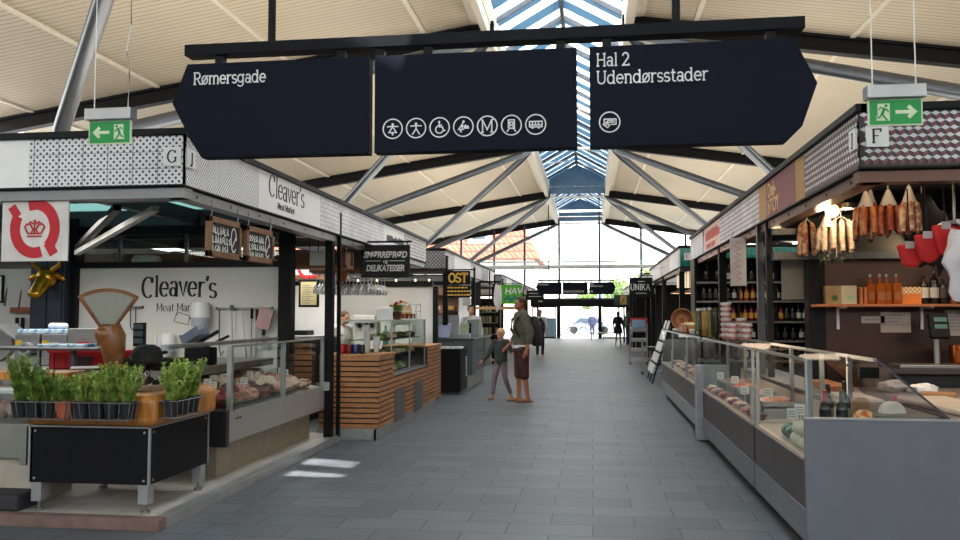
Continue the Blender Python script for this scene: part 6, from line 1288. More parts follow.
# ------------------------------------------------------------------ on top of the counters
tubw = M('tub_white', (206, 200, 196), 0.4); tubr = M('tub_red', (190, 128, 124), 0.35)
def tub(x, y, z, label):
    t = thing('deli_tub', label, 'tub', (x, y, z), 0, 'stacked deli tubs'); b = MB(); b.lathe([(0.05, 0), (0.058, 0.05), (0.002, 0.05)], n=16); b.build('tub_body', tubr, t); b = MB(); b.lathe([(0.062, 0.028), (0.064, 0.056), (0.058, 0.06), (0.002, 0.06)], n=16); b.build('lid', tubw, t); return t
t0 = tub(1.56, 9.9, 1.228, 'white lidded tub in the tall left counter stack, first from bottom')
for si, (x, y, n, nm) in enumerate(((1.56, 9.9, 7, 'tall left'), (1.70, 9.72, 4, 'middle'), (1.72, 9.5, 3, 'right front'), (1.58, 9.62, 3, 'left front'))):
    for i in range(n):
        if si == 0 and i == 0: continue
        dup(t0, (x, y, 1.228 + 0.06 * i), 0, 'white lidded tub in the %s counter stack, %s from bottom' % (nm, ORD[i]))
oilm = [M('olive_tin', (116, 106, 60), 0.35, 0.4), M('gold_tin', (176, 126, 50), 0.35, 0.4), M('dark_oil', (60, 58, 40), 0.2)]
for i in range(7):
    x, y = 1.5 + (i % 2) * 0.1, 12.0 - i * 0.2; t = thing('oil_bottle', 'tall %s oil bottle on the delicatessen counter, %s from the far end' % (['green', 'gold', 'dark'][i % 3], ORD[i]), 'bottle', (x, y, 1.228), 0, 'tall oil bottles on the right counter'); b = MB(); b.lathe([(0.042, 0), (0.045, 0.01), (0.045, 0.3), (0.03, 0.32), (0.03, 0.335), (0.002, 0.335)], n=14); b.build('bottle_glass', oilm[i % 3], t); b = MB(); b.cyl((0, 0, 0.335), (0, 0, 0.37), 0.024); b.build('stopper', oilm[0] if i % 2 else white, t)
t = thing('wicker_basket', 'round brown wicker basket standing upright behind the far counter', 'basket', (1.48, 13.9, 1.228)); b = MB(); b.lathe([(0.02, 0), (0.15, 0.02), (0.17, 0.09), (0.185, 0.09), (0.165, 0.0), (0.02, -0.02)], n=28)
o_ = b.build('weave', brick_mat('wicker', (190, 126, 76), (172, 110, 62), (132, 80, 44), 0.03, 0.016, 0.004, 0.5, 0.7, 0, 0.5), t); o_.rotation_euler = (1.35, 0, 0); o_.location = (0, 0, 0.185)
crt = wood('crate_wood', (170, 108, 56), (200, 140, 84), 'y')
for i, (x, y) in enumerate(((1.52, 13.3), (1.52, 12.9), (1.52, 12.5))):
    t = thing('wooden_crate', 'small wooden crate of packets on the far right counter, %s from the far end' % ORD[i], 'crate', (x, y, 1.228), 0, 'small wooden crates'); b = MB()
    for a in ((-0.14, 0.14, -0.17, -0.155), (-0.14, 0.14, 0.155, 0.17), (-0.14, -0.125, -0.17, 0.17), (0.125, 0.14, -0.17, 0.17)): b.box(*a, 0, 0.11)
    b.box(-0.14, 0.14, -0.17, 0.17, 0, 0.012); b.build('crate_body', crt, t, False)
    b = MB(); b.ell((0, 0, 0.11), (0.11, 0.14, 0.05), None, 14, 7, None, 0.3, i); f_ = b.build('filling', [two_tone('mixed_packets', (110, 120, 50), (200, 170, 110), 14), two_tone('red_packets', (160, 50, 40), (220, 160, 120), 14), MATS['mixed_packets'] if 'mixed_packets' in MATS else white][i % 3], t); f_['kind'] = 'stuff'
for i in range(4): b = MB((1.44, 13.25 - i * 0.28, 1.36)); x, y = 1.66, 13.3 - i * 0.25; b.o = Vector((x, y, 1.228)); b.lathe([(0.035, 0), (0.04, 0.13), (0.028, 0.15), (0.028, 0.18), (0.002, 0.18)], (x, y, 1.228), 12); tag(b.build('spice_jar', M(['jar_red', 'jar_white', 'jar_red', 'jar_amber'][i], [(160, 50, 44), (210, 200, 190), (160, 50, 44), (180, 120, 60)][i], 0.3)), '%s jar behind the wooden crates, %s from the far end' % (['red', 'white', 'red', 'amber'][i], ORD[i]), 'jar', 'jars behind the wooden crates')
# white crumpled papers and small objects along the rail of the far counter
rr = random.Random(9)
for i in range(9): x, y = 1.5 + rr.uniform(-0.06, 0.1), 11.9 + i * 0.38; b = MB((x, y, 1.228)); b.box(x - 0.04, x + 0.04, y - 0.1, y + 0.1, 1.228, 1.228 + rr.uniform(0.03, 0.07)); tag(b.build('food_box', pwhite if i % 3 else lsteel, None, False, 0.006), 'small %s box on the far delicatessen counter top, %s from the near end' % ('white' if i % 3 else 'metal', ORD[i]), 'box', 'small boxes on the far right counter')

# ------------------------------------------------------------------ back shelves with bottles
bsf = thing('bottle_shelves', 'black back shelves filled with bottles behind the right counters', 'shelf', (2.9, 14.5, 0)); o = bsf.location; b = MB(o)
for x in (1.75, 2.45, 3.05, 3.75, 4.6): b.box(x - 0.02, x + 0.02, 14.2, 14.74, 0, 2.45)
b.box(1.75, 4.6, 14.72, 14.75, 0, 2.45); b.build('frame', black, bsf, False)
for z in (0.75, 1.08, 1.4, 1.74, 2.06): b = MB(o); b.box(1.76, 4.6, 14.15, 14.72, z - 0.03, z); b.build('shelf', M('grey_shelf', (110, 108, 106), 0.5), bsf, False)
specs = [('dark wine', (20, 20, 20), 0.31, (60, 56, 50)), ('amber', (150, 70, 24), 0.25, (200, 140, 60)), ('white labelled', (30, 32, 30), 0.29, (190, 186, 176)), ('red', (110, 26, 24), 0.27, (200, 150, 60))]
protos = {}; layout = {2.06: 'ddwwddwwddddww', 1.74: 'dddddwaarwwwwwwddwwdwwaaaa', 1.4: 'wwddrrrrrrdddrddwwwwawwwwdd', 1.08: 'ddwwddwwddddwwddwwdd', 0.75: 'ddddwwddddwwdddd'}
rown = {2.06: 'top', 1.74: 'second', 1.4: 'third', 1.08: 'fourth', 0.75: 'lowest'}
for z, s in layout.items():
    n = len(s)
    for i, ch in enumerate(s):
        x = 1.84 + (2.6 / n) * (i + 0.5); nm, c, h, lc = specs['dawr'.index(ch)]; lab = 'bottle on the %s shelf of the black back rack, number %d from the left' % (rown[z], i + 1)
        lab = '%s bottle, %s black back shelf, %s' % (nm, rown[z], (ORD[i] + ' from the aisle') if i < 13 else (ORD[n - 1 - i] + ' from the inner end'))
        if ch in protos: dup(protos[ch], (x, 14.28, z), 0, lab)
        else:
            t = thing('shelf_bottle', lab, 'bottle', (x, 14.28, z), 0, 'bottles on the black back shelves'); bottle_mb(h, 0.038, 0.36).build('bottle_glass', M('shelf_' + nm.replace(' ', '_'), c, 0.15), t)
            b = MB(); b.lathe([(0.0392, 0.05), (0.0392, 0.14)], n=14); b.build('label', M('shelf_label_' + nm.replace(' ', '_'), lc, 0.7), t); protos[ch] = t
t = thing('plastic_notice', 'grey plastic notice sheet hanging below the pale sausages', 'notice', (2.06, 8.72, 1.66)); b = MB(); b.box(-0.13, 0.13, -0.003, 0.003, 0, 0.4); b.build('sheet', M('grey_plastic_sheet', (128, 124, 118), 0.3), t, False); b = MB(); b.tube([(-0.1, 0, 0.4), (0, 0, 0.46), (0.1, 0, 0.4)], 0.004, 5); b.build('cord', white, t)
t = thing('hanging_banner', 'narrow white hanging banner under the right canopy', 'banner', (1.7, 9.85, 1.84)); b = MB(); b.box(-0.09, 0.09, -0.004, 0.004, 0, 0.56); bb = b.build('cloth', M('off_white_cloth', (204, 196, 194), 0.7), t, False)
b = MB(); rr = random.Random(2)
for q in range(7): z = 0.05 + q * 0.07; b.ribbon([(-0.04 + rr.uniform(-0.02, 0.01), z), (0.03, z + 0.035), (-0.03, z + 0.05)], 0.012, -0.004, -0.006)
b.build('faint_print', M('faint_pink', (190, 150, 150), 0.7), bb, False); b = MB(); b.cyl((-0.07, 0, 0.56), (-0.05, 0, 0.64), 0.004); b.cyl((0.07, 0, 0.56), (0.05, 0, 0.64), 0.004); b.build('hook', steel, t)
# ------------------------------------------------------------------ wall shelf, its goods, notes
wsf = thing('wall_shelf', 'wooden wall shelf with white brackets on the brown metal wall', 'shelf', (3.2, 8.4, 1.6)); o = wsf.location; b = MB(o); b.box(2.14, 4.4, 8.22, 8.55, 1.58, 1.605); b.build('board', wood('shelf_wood', (150, 86, 46), (176, 108, 64)), wsf, False, 0.003)
for x in (2.42, 3.2, 4.0): b = MB(o); b.box(x - 0.012, x + 0.012, 8.53, 8.55, 1.36, 1.58); b.box(x - 0.012, x + 0.012, 8.28, 8.55, 1.565, 1.58); b.build('bracket', white, wsf, False)
for i, x in enumerate((2.33, 2.47)):
    t = thing('tea_box', '%s green and cream packet on the wooden wall shelf' % ['left', 'right'][i], 'packet', (x, 8.38, 1.605), 0, 'packets on the wall shelf'); b = MB(); b.box(-0.075, 0.075, -0.04, 0.04, 0, 0.18); b.build('packet_body', M(['packet_tan', 'packet_cream'][i], [(150, 124, 84), (186, 180, 150)][i], 0.6), t, False, 0.004); b = MB(); b.cyl((0.01, -0.041, 0.06), (0.01, -0.042, 0.06), 0.03); b.build('green_spot', M(['leaf_spot', 'pale_spot'][i], [(50, 90, 40), (150, 180, 150)][i], 0.6), t)
amber = M('amber_oil', (150, 76, 18), 0.12); 
for i in range(4):
    t = thing('oil_flask', 'amber square oil bottle on the wooden wall shelf, %s from the left' % ORD[i], 'bottle', (2.68 + i * 0.075, 8.38 - 0.04 * (i % 2), 1.605), 0, 'amber oil bottles on the wall shelf'); b = MB(); b.box(-0.038, 0.038, -0.038, 0.038, 0, 0.2); b.build('body', amber, t, False, 0.008); b = MB(); b.cyl((0, 0, 0.2), (0, 0, 0.27), 0.012); b.build('neck', amber, t); b = MB(); b.cyl((0, 0, 0.265), (0, 0, 0.29), 0.014); b.build('stopper', steel, t); b = MB(); b.box(-0.028, 0.028, -0.04, -0.038, 0.04, 0.12); b.build('label', M('brown_label', (150, 90, 40), 0.6), t, False)
for i in range(2): b = MB((2.57 + i * 0.04, 8.4, 1.605)); b.box(2.56 + i * 0.04, 2.588 + i * 0.04, 8.3, 8.5, 1.605, 1.77); tag(b.build('amber_packet', M('amber_packet', (176, 96, 44), 0.5), None, False, 0.004), '%s thin amber packet left of the oil bottles' % ['left', 'right'][i], 'packet', 'thin amber packets')
oc = thing('orange_carton', 'orange carton with white dotted top on the wall shelf', 'carton', (3.03, 8.4, 1.605)); b = MB(); b.box(-0.1, 0.1, -0.06, 0.06, 0, 0.1); b.build('carton', M('orange_card', (214, 120, 20), 0.5), oc, False); b = MB(); b.box(-0.102, 0.102, -0.062, 0.062, 0.1, 0.165); b.build('lid', dots_mat('dotted_lid', (220, 200, 160), (170, 110, 50), 0.04, 0.25), oc, False)
for i, (x, h, c, lc) in enumerate(((3.17, 0.27, (24, 22, 24), (206, 200, 190)), (3.26, 0.34, (20, 20, 22), (180, 176, 170)), (3.34, 0.24, (26, 20, 20), (60, 56, 54)))):
    t = thing('wine_bottle', ['short dark wine bottle with white label on the wall shelf', 'tallest dark wine bottle on the wall shelf', 'small dark bottle right of the tallest wine bottle'][i], 'bottle', (x, 8.38, 1.605)); bottle_mb(h, 0.04).build('bottle_glass', M('shelf_wine_%s' % 'abc'[i], c, 0.12), t); b = MB(); b.lathe([(0.0412, 0.06), (0.0412, 0.16)], n=14); b.build('label', M('shelf_wine_label_%s' % 'abc'[i], lc, 0.7), t)
for i in range(3): x = 3.43 + i * 0.085; b = MB((x, 8.38, 1.605)); b.lathe([(0.035, 0), (0.04, 0.16), (0.028, 0.18), (0.03, 0.22), (0.002, 0.22)], (x, 8.38, 1.605), 12); tag(b.build('amber_jar', M('brown_jar', (120, 70, 36), 0.2)), 'brown jar with lid on the wall shelf, %s from the left' % ORD[i], 'jar', 'brown jars on the wall shelf')
for i in range(6): x = 3.7 + i * 0.075; o_ = bottle_mb(0.2 + 0.02 * (i % 3), 0.032).build('dark_bottle', M('small_dark_bottle', (24, 22, 22), 0.15), None, loc=(x, 8.38, 1.605)); tag(o_, 'small dark bottle at the right end of the wall shelf, %s from the left' % ORD[i], 'bottle', 'small dark bottles on the wall shelf')
for nm, lab, x0, x1, z0, z1 in (('paper_note', 'long narrow white note below the wall shelf', 2.64, 2.86, 1.42, 1.49), ('paper_note', 'large white handwritten note below the wall shelf', 2.82, 3.1, 1.33, 1.53), ('paper_note', 'grey paper sheet on the brown wall at the right edge', 3.42, 3.75, 1.3, 1.55)):
    t = thing(nm, lab, 'note', ((x0 + x1) / 2, 8.545, z0)); b = MB(t.location); b.box(x0, x1, 8.54, 8.549, z0, z1); p_ = b.build('paper', M('note_paper', (190, 176, 164), 0.7), t, False); b = MB(t.location)
    for q in range(max(1, int((z1 - z0) / 0.035) - 1)): b.box(x0 + 0.03, x1 - 0.05 - 0.03 * (q % 3), 8.538, 8.54, z1 - 0.035 - q * 0.032, z1 - 0.03 - q * 0.032)
    b.build('handwriting', M('faint_ink', (120, 110, 110), 0.7), p_, False)
# ------------------------------------------------------------------ hanging salami
sal = [two_tone('salami_red', (120, 44, 20), (176, 92, 50), 26, 0.4, 0.66, 0.5, 0.4), two_tone('salami_orange', (150, 72, 30), (200, 130, 70), 24, 0.4, 0.66, 0.5, 0.4), two_tone('salami_white', (150, 130, 112), (196, 180, 164), 20, 0.4, 0.62, 0.7, 0.3), two_tone('salami_mottled', (150, 84, 56), (214, 176, 140), 22, 0.42, 0.58, 0.5, 0.4), two_tone('salami_dark', (60, 34, 24), (96, 56, 40), 20, 0.4, 0.6, 0.5, 0.4)]
netm = M('white_netting', (206, 200, 196), 0.8)
def bunch(x, y, ztop, zbot, n, mat, label, spread=0.06, net=True, r=0.026):
    t = thing('salami_bunch', label, 'salami', (x, y, zbot), 0, 'salami bunches hanging under the right canopy'); H = ztop - zbot; rr = random.Random(int(x * 100 + y * 10)); nh = 0.3 if net else 0.1
    for i in range(n):
        a = 2 * PI * i / n + 0.4; px_, py_ = math.cos(a) * spread, math.sin(a) * spread * 0.8; z0 = rr.uniform(0, 0.04); L = H * (1 - nh); b = MB()
        pts = [(px_ * 1.2, py_ * 1.2, z0), (px_ * 1.25, py_ * 1.25, z0 + 0.02), (px_ * 1.2, py_, z0 + L * 0.5), (px_, py_, L - 0.03), (px_ * 0.8, py_ * 0.8, L)]
        b.tube(pts, [r * 0.4, r * 0.95, r * 1.05, r * 0.95, r * 0.35], 10); b.build('sausage', mat, t)
    b = MB()
    for i in range(n): a = 2 * PI * i / n + 0.4; b.tube([(0, 0, H), (math.cos(a) * spread * 0.4, math.sin(a) * spread * 0.4, H * (1 - nh * 0.55)), (math.cos(a) * spread, math.sin(a) * spread * 0.8, H * (1 - nh) - 0.02)], 0.006 if net else 0.003, 5)
    if net: b.lathe([(0.012, H), (spread * 0.6, H * (1 - nh * 0.5)), (spread * 1.1, H * (1 - nh) - 0.015)], n=12, sy=0.85)
    b.tube([(0, 0, H - 0.01), (0, 0, 2.46 - zbot)], 0.004, 5); b.build('netting' if net else 'string', netm, t); return t
bunch(2.03, 6.4, 2.42, 2.07, 5, sal[1], 'orange brown salami bunch in white netting, left of the four front bunches', 0.055); bunch(2.13, 6.6, 2.46, 2.12, 4, sal[0], 'slim dark red salami bunch behind the front bunches', 0.04)
bunch(2.19, 6.4, 2.43, 2.07, 6, sal[0], 'wide red salami bunch in white netting, third of the front bunches', 0.06); bunch(2.3, 6.3, 2.44, 2.07, 6, sal[3], 'pale mottled salami bunch, right of the front bunches', 0.05, True, 0.024)
bunch(2.1, 8.35, 2.44, 2.06, 5, sal[3], 'mottled salami bunch beside the round glowing bulb, leftmost', 0.06, False); bunch(2.16, 7.9, 2.44, 2.06, 5, sal[2], 'white dusted sausage bunch tied with dark bands, left of two', 0.06); bunch(2.3, 7.95, 2.42, 2.06, 6, sal[2], 'white dusted sausage bunch tied with dark bands, right of two', 0.08, False)
bunch(2.26, 7.2, 2.44, 2.1, 4, sal[4], 'dark brown salami bunch in the shade right of the bulb', 0.06, False)
t = thing('herb_garland', 'dried green herb sprigs hanging under the white dusted sausages', 'herbs', (2.24, 7.9, 1.95)); b = MB(); rr = random.Random(6)
for q in range(110): p0 = Vector((rr.uniform(-0.14, 0.14), rr.uniform(-0.08, 0.08), rr.uniform(0.06, 0.12))); d = Vector((rr.uniform(-1, 1), rr.uniform(-1, 1), rr.uniform(-1.2, 0.2))).normalized() * rr.uniform(0.05, 0.1); w_ = d.cross(Vector((0, 0, 1))).normalized() * 0.005; b.add([p0 - w_, p0 + d, p0 + w_], [(0, 1, 2)])
b.build('sprigs', M('dry_herb', (86, 92, 70), 0.8), t, False); b = MB(); b.cyl((0, 0, 0.08), (0, 0, 0.5), 0.004); b.build('string', netm, t)
# lamps and added fill lights
wl = M('warm_bulb', (255, 200, 120), 0.4, emit=((255, 190, 110), 9.0))
def plight(loc, e, r=0.05, col=(1, 0.72, 0.42)):
    d = bpy.data.lights.new('bulb_or_fill_light', 'POINT'); d.energy = e; d.color = col; d.shadow_soft_size = r; o = bpy.data.objects.new('bulb_or_fill_light', d); C.objects.link(o); o.location = loc; return o
t = thing('globe_lamp', 'round glowing warm bulb under the right canopy beside the sausages', 'lamp', (2.1, 7.5, 2.28)); b = MB(); b.ell((0, 0, 0.13), (0.058, 0.058, 0.058), None, 18, 12); b.build('bulb', wl, t); b = MB(); b.cyl((0, 0, 0.18), (0, 0, 0.5), 0.02); b.build('fitting', black, t); plight((2.0, 7.38, 2.34), 9)
t = thing('downlight', 'flat disc downlight glowing warm, right of the round bulb', 'lamp', (2.28, 7.7, 2.45)); b = MB(); b.lathe([(0.002, 0.0), (0.075, 0.0), (0.075, 0.01)], n=20); b.build('lens', wl, t); b = MB(); b.lathe([(0.08, -0.002), (0.09, 0.0), (0.09, 0.05), (0.08, 0.05)], n=20); b.build('rim', steel, t); b = MB(); b.cyl((0, 0, 0.05), (0, 0, 0.35), 0.02); b.build('stem', black, t); plight((2.28, 7.7, 2.42), 8); plight((2.05, 5.98, 2.62), 5)  # last light: added fill hidden above the soffit to warm the front salami
t = thing('downlight', 'small disc downlight left of the mottled salami', 'lamp', (1.95, 9.0, 2.42)); b = MB(); b.lathe([(0.002, 0.0), (0.07, 0.0), (0.07, 0.01)], n=20); b.build('lens', wl, t); b = MB(); b.lathe([(0.075, -0.002), (0.085, 0.0), (0.085, 0.05)], n=20); b.build('rim', steel, t); b = MB(); b.cyl((0, 0, 0.03), (0, 0, 0.35), 0.02); b.build('stem', black, t); plight((1.95, 9.0, 2.38), 5)
plight((3.1, 8.3, 2.2), 6.0, 0.03); t = thing('shelf_spotlight', 'small spotlight above the wooden wall shelf', 'spotlight', (3.1, 8.42, 2.24)); b = MB(); b.cyl((0, 0, 0), (0, 0.1, 0.06), 0.03); b.build('lamp_head', black, t)
plight((1.6, 8.4, 1.12), 4.0, 0.2, (1, 0.7, 0.5)); plight((1.62, 6.2, 1.12), 3.0, 0.2, (1, 0.75, 0.55))  # added fill lights without fittings, brightening the counter decks
spotlight((1.83, 10.6, 2.3), 'small grey spotlight on the right canopy beam near the white banner')
# red cloth bags, white cloth, dark jacket, upper shelf
redc = M('red_cloth', (186, 24, 26), 0.7, 0, 0.1, 5)
for i, (x, y, z, h) in enumerate(((2.24, 6.15, 1.83, 0.17), (2.32, 6.05, 1.86, 0.2), (2.42, 6.0, 1.9, 0.22))):
    t = thing('red_pouch', 'red cloth pouch hanging under the right canopy, %s from the left' % ORD[i], 'pouch', (x, y, z), 0, 'red cloth pouches'); b = MB(); b.prism([(-0.09, h), (0.09, h), (0.07, 0.03), (0.02, 0), (-0.05, 0.02)], lambda p, q, d: (p, d, q), -0.03, 0.03); b.build('cloth', redc, t, True, 0.02); b = MB(); b.box(-0.04, 0.02, -0.036, -0.03, h - 0.03, h + 0.02); b.build('tag', M('tag_grey', (176, 172, 170), 0.6), t, False)
    b = MB(); b.cyl((0, 0, h - 0.01), (0, 0.02, 2.4 - z), 0.005); b.build('strap', black, t)
t = thing('white_cloth', 'crumpled white cloth hanging at the right edge', 'cloth', (2.47, 5.85, 1.6)); b = MB(); b.ell((0.02, 0, 0.25), (0.14, 0.09, 0.27), None, 20, 14, None, 0.55, 4); b.ell((0.1, 0, 0.12), (0.12, 0.07, 0.16), (0, 0.4, 0), 18, 10, None, 0.5, 9); b.build('cloth', M('white_cotton', (206, 202, 204), 0.9, 0, 0.04, 6, 0.2, 20), t); b = MB(); b.cyl((0.02, 0, 0.45), (0.02, 0.02, 0.86), 0.006); b.build('hook', steel, t)
t = thing('black_jacket', 'black jacket hanging behind the red pouches', 'jacket', (2.5, 6.6, 1.86)); b = MB(); b.ell((0, 0, 0.28), (0.14, 0.07, 0.3), None, 18, 12, None, 0.35, 12); b.ell((0.12, 0, 0.2), (0.06, 0.06, 0.24), None, 14, 10, None, 0.3, 3); b.build('cloth', M('black_cloth', (20, 20, 22), 0.9), t); b = MB(); b.cyl((0, 0, 0.55), (0, 0, 0.62), 0.006); b.build('hanger', steel, t)
t = thing('upper_rack', 'white rack shelf hanging at the right edge under the canopy', 'rack', (2.6, 6.05, 2.12)); b = MB(); b.box(-0.15, 0.5, -0.15, 0.15, 0.0, 0.03); b.build('board', lsteel, t, False); b = MB(); b.tube([(-0.12, -0.1, 0), (-0.02, -0.05, -0.1), (0.05, 0, 0)], 0.006, 5); b.build('wire', steel, t); b = MB(); b.cyl((0.4, 0.0, 0.03), (0.4, 0, 0.36), 0.008); b.build('wire', steel, t); b = MB(); b.cyl((-0.1, 0.0, 0.03), (-0.1, 0, 0.36), 0.008); b.build('wire', steel, t)
boxthing('blue_panel', 'pale blue printed panel at the upper right edge', 'panel', 2.5, 2.75, 5.9, 5.92, 2.15, 2.42, two_tone('sky_print', (90, 120, 170), (200, 206, 214), 6, 0.4, 0.6))
# back counter with till and clutter
bkc = thing('rear_counter', 'dark rear counter along the brown metal wall', 'counter', (3.8, 8.2, 0)); o = bkc.location; b = MB(o); b.box(2.4, 6.0, 7.75, 8.53, 0.98, 1.02); b.build('worktop', M('dark_counter_top', (58, 50, 48), 0.4), bkc, False); b = MB(o); b.box(2.5, 6.0, 7.85, 8.5, 0, 0.98); b.build('cabinet', M('near_black_wall', (26, 24, 24), 0.6), bkc, False)
ts = thing('till_scale', 'black digital scale with tilted screen on the rear counter', 'scale', (3.2, 8.15, 1.02)); b = MB(); b.cyl((0, 0.05, 0), (0, 0.05, 0.32), 0.03); b.build('pole', steel, ts); b = MB(); b.obox((0, 0, 0.38), (0.17, 0.06, 0.24), (-0.25, 0, 0)); hh = b.build('screen_housing', black, ts, False, 0.01); 
for q in range(3): b = MB(); b.obox((0.01, -0.036 + 0.012 * q - 0.006, 0.31 + q * 0.065), (0.11, 0.006, 0.04), (-0.25, 0, 0)); b.build('window', M('teal_lcd', (60, 110, 100), 0.3), hh, False)
b = MB(); b.box(-0.45, 0.12, -0.3, -0.02, 0.0, 0.035); b.build('weighing_plate', steel, ts, False, 0.008)
for i, (x, y, z, s) in enumerate(((2.5, 7.3, 0.91, 0.11), (2.66, 7.1, 0.9, 0.11))): b = MB((x, y, 0.862)); b.ell((x, y, z), (s, s * 0.8, 0.05), None, 14, 8, None, 0.6, i); tag(b.build('crumpled_paper', pwhite), '%s crumpled white paper behind the sloping glass' % ['left', 'right'][i], 'paper')
b = MB((2.62, 6.7, 0.862)); b.cap((2.5, 6.7, 0.892), (2.72, 6.7, 0.892), 0.03, 0.024); tag(b.build('bread_stick', MATS['bread_crust']), 'small brown bread roll left of the cream cutting board', 'bread')
t = thing('copper_pot', 'copper pot on the rear counter at the right edge', 'pot', (3.42, 8.2, 1.02)); b = MB(); b.lathe([(0.09, 0), (0.11, 0.05), (0.11, 0.2), (0.1, 0.2), (0.1, 0.03), (0.002, 0.02)], n=20); b.build('bowl', M('copper', (190, 110, 60), 0.25, 0.9), t); b = MB(); b.tube([(0.1, 0, 0.17), (0.16, 0, 0.19), (0.26, 0, 0.19)], 0.01, 6); b.build('handle', black, t)

# ------------------------------------------------------------------ next blocks on the right
t2 = canopy('stall_canopy', 'teal tiled canopy, second canopy on the right', 1, XR, 16.6, 25.0, 5.5, [(16.6, 18.8, pwhite), (18.8, 21.5, M('cream_panel', (216, 210, 200), 0.5)), (21.5, 25, pwhite)], [(XR, 7.2, teal)]); posts(t2, ((1.8, 16.8), (1.8, 20.8), (1.8, 24.8)))
plate(t2, 'F', (1.9, 16.595, 2.66), 0, t2.location)
t3 = canopy('stall_canopy', 'third canopy on the right with white panels', 1, XR, 27.2, 36.0, 5.5, [(27.2, 30.0, pwhite), (30.0, 36.0, brickline)], [(XR, 7.2, pwhite)]); posts(t3, ((1.8, 27.4), (1.8, 35.8)))
t4 = canopy('stall_canopy', 'farthest canopy on the right near the end glazing', 1, XR, 38.0, 46.5, 5.5, [(38, 46.5, pwhite)], [(XR, 7.2, gridline)]); posts(t4, ((1.8, 38.2), (1.8, 46.3)))
for y1 in (24.95, 35.9, 46.4): struct(MB((3, y1, 0)).box(1.9, 4.45, y1 - 0.04, y1, 0, 2.4).build('view_block_wall', dkw, None, False), 'dark cross wall added to block the bright view past the stalls')  # dark walls added to shut off the bright view through the stalls
for y0, y1 in ((16.6, 25.0), (27.2, 36.0), (38.0, 46.5)): struct(MB((5, y0, 0)).box(4.4, 4.5, y0, y1, 0, 2.5).build('wall_far_right', dkw, None, False), 'dark back wall of the right stalls')
bk2 = thing('produce_shelves', 'dark shelves inside the teal tiled stall', 'shelf', (3.2, 20, 0)); b = MB(bk2.location); b.box(2.6, 4.3, 21.0, 21.05, 0, 2.3)
for z in (0.9, 1.3, 1.7): b.box(2.6, 4.3, 20.7, 21.0, z, z + 0.03)
b.build('frame', wood('walnut', (92, 64, 46), (120, 86, 62)), bk2, False)
dl = M('lit_disc', (255, 214, 170), 0.4, emit=((255, 210, 160), 2.5))
for i, (x, y, z) in enumerate(((2.02, 17.4, 1.95), (1.95, 18.6, 1.98), (2.4, 18.0, 2.2))):
    t = thing('pendant_lamp', 'flat brown disc pendant lamp under the right canopy, %s' % ['nearest', 'second', 'highest'][i], 'lamp', (x, y, z), 0, 'disc pendant lamps'); b = MB(); b.lathe([(0.2, 0.0), (0.21, 0.012), (0.07, 0.06), (0.02, 0.08), (0.002, 0.08)], n=24); b.build('shade', M('bronze_shade', (120, 86, 66), 0.4, 0.3), t); b = MB(); b.lathe([(0.002, 0.0), (0.195, 0.0), (0.195, 0.004)], n=24); b.build('diffuser', dl, t); b = MB(); b.cyl((0, 0, 0.06), (0, 0, 2.8 - z), 0.006); b.build('cord', black, t)
t = thing('paper_lantern_box', 'pale paper light box under the right canopy behind the pendant lamps', 'light box', (2.08, 18.5, 2.1)); b = MB(); b.box(-0.2, 0.2, -0.06, 0.06, 0, 0.5); b.build('paper', M('paper_shade', (220, 206, 184), 0.7, emit=((255, 230, 190), 0.5)), t, False, 0.01); b = MB()
for x in (-0.08, 0, 0.08): b.box(x - 0.004, x + 0.004, -0.063, -0.06, 0, 0.5)
b.cyl((0, 0, 0.5), (0, 0, 0.7), 0.006); b.build('rib', dsteel, t, False)
un = thing('shop_sign', 'black hanging sign with five white capitals, before the newspaper rack', 'sign', (1.42, 24.0, 2.0)); b = MB(); b.box(-0.33, 0.33, -0.02, 0.02, 0, 0.58); pn = b.build('board', black, un, False, 0.004); letters('UNIKA', 0.17, (-0.3, -0.02, 0.22), paint, pn, 0, 0.14, 0.6, sx=0.85); b = MB(); b.box(-0.08, 0.1, -0.022, -0.02, 0.46, 0.475); b.box(-0.15, 0.16, -0.022, -0.02, 0.12, 0.135); b.build('small_lettering', paint, pn, False); b = MB(); b.box(-0.3, 0.5, -0.012, 0.012, 0.62, 0.645); b.cyl((0.2, 0, 0.57), (0.2, 0, 0.63), 0.01, n=6); b.cyl((-0.2, 0, 0.57), (-0.2, 0, 0.63), 0.01, n=6); b.build('bracket', black, un, False)
es = thing('leaf_sign', 'green hanging sign with orange emblem beyond the black five letter sign', 'sign', (1.45, 38.4, 1.95)); b = MB(); b.box(-0.4, 0.4, -0.02, 0.02, 0, 0.5); pn = b.build('board', M('forest_green', (30, 70, 44), 0.5), es, False); b = MB(); b.box(-0.12, 0.16, -0.025, -0.02, 0.04, 0.46); b.build('emblem', M('amber_emblem', (206, 160, 90), 0.5), pn, False); b = MB(); b.ribbon([(-0.06, 0.1), (0.02, 0.3), (0.08, 0.38)], 0.05, -0.025, -0.028); b.build('leaf', M('brown_print', (110, 70, 40), 0.5), pn, False); b = MB(); b.box(-0.4, 0.5, -0.012, 0.012, 0.55, 0.58); b.cyl((0, 0, 0.5), (0, 0, 0.56), 0.012, n=6); b.build('bracket', black, es, False)
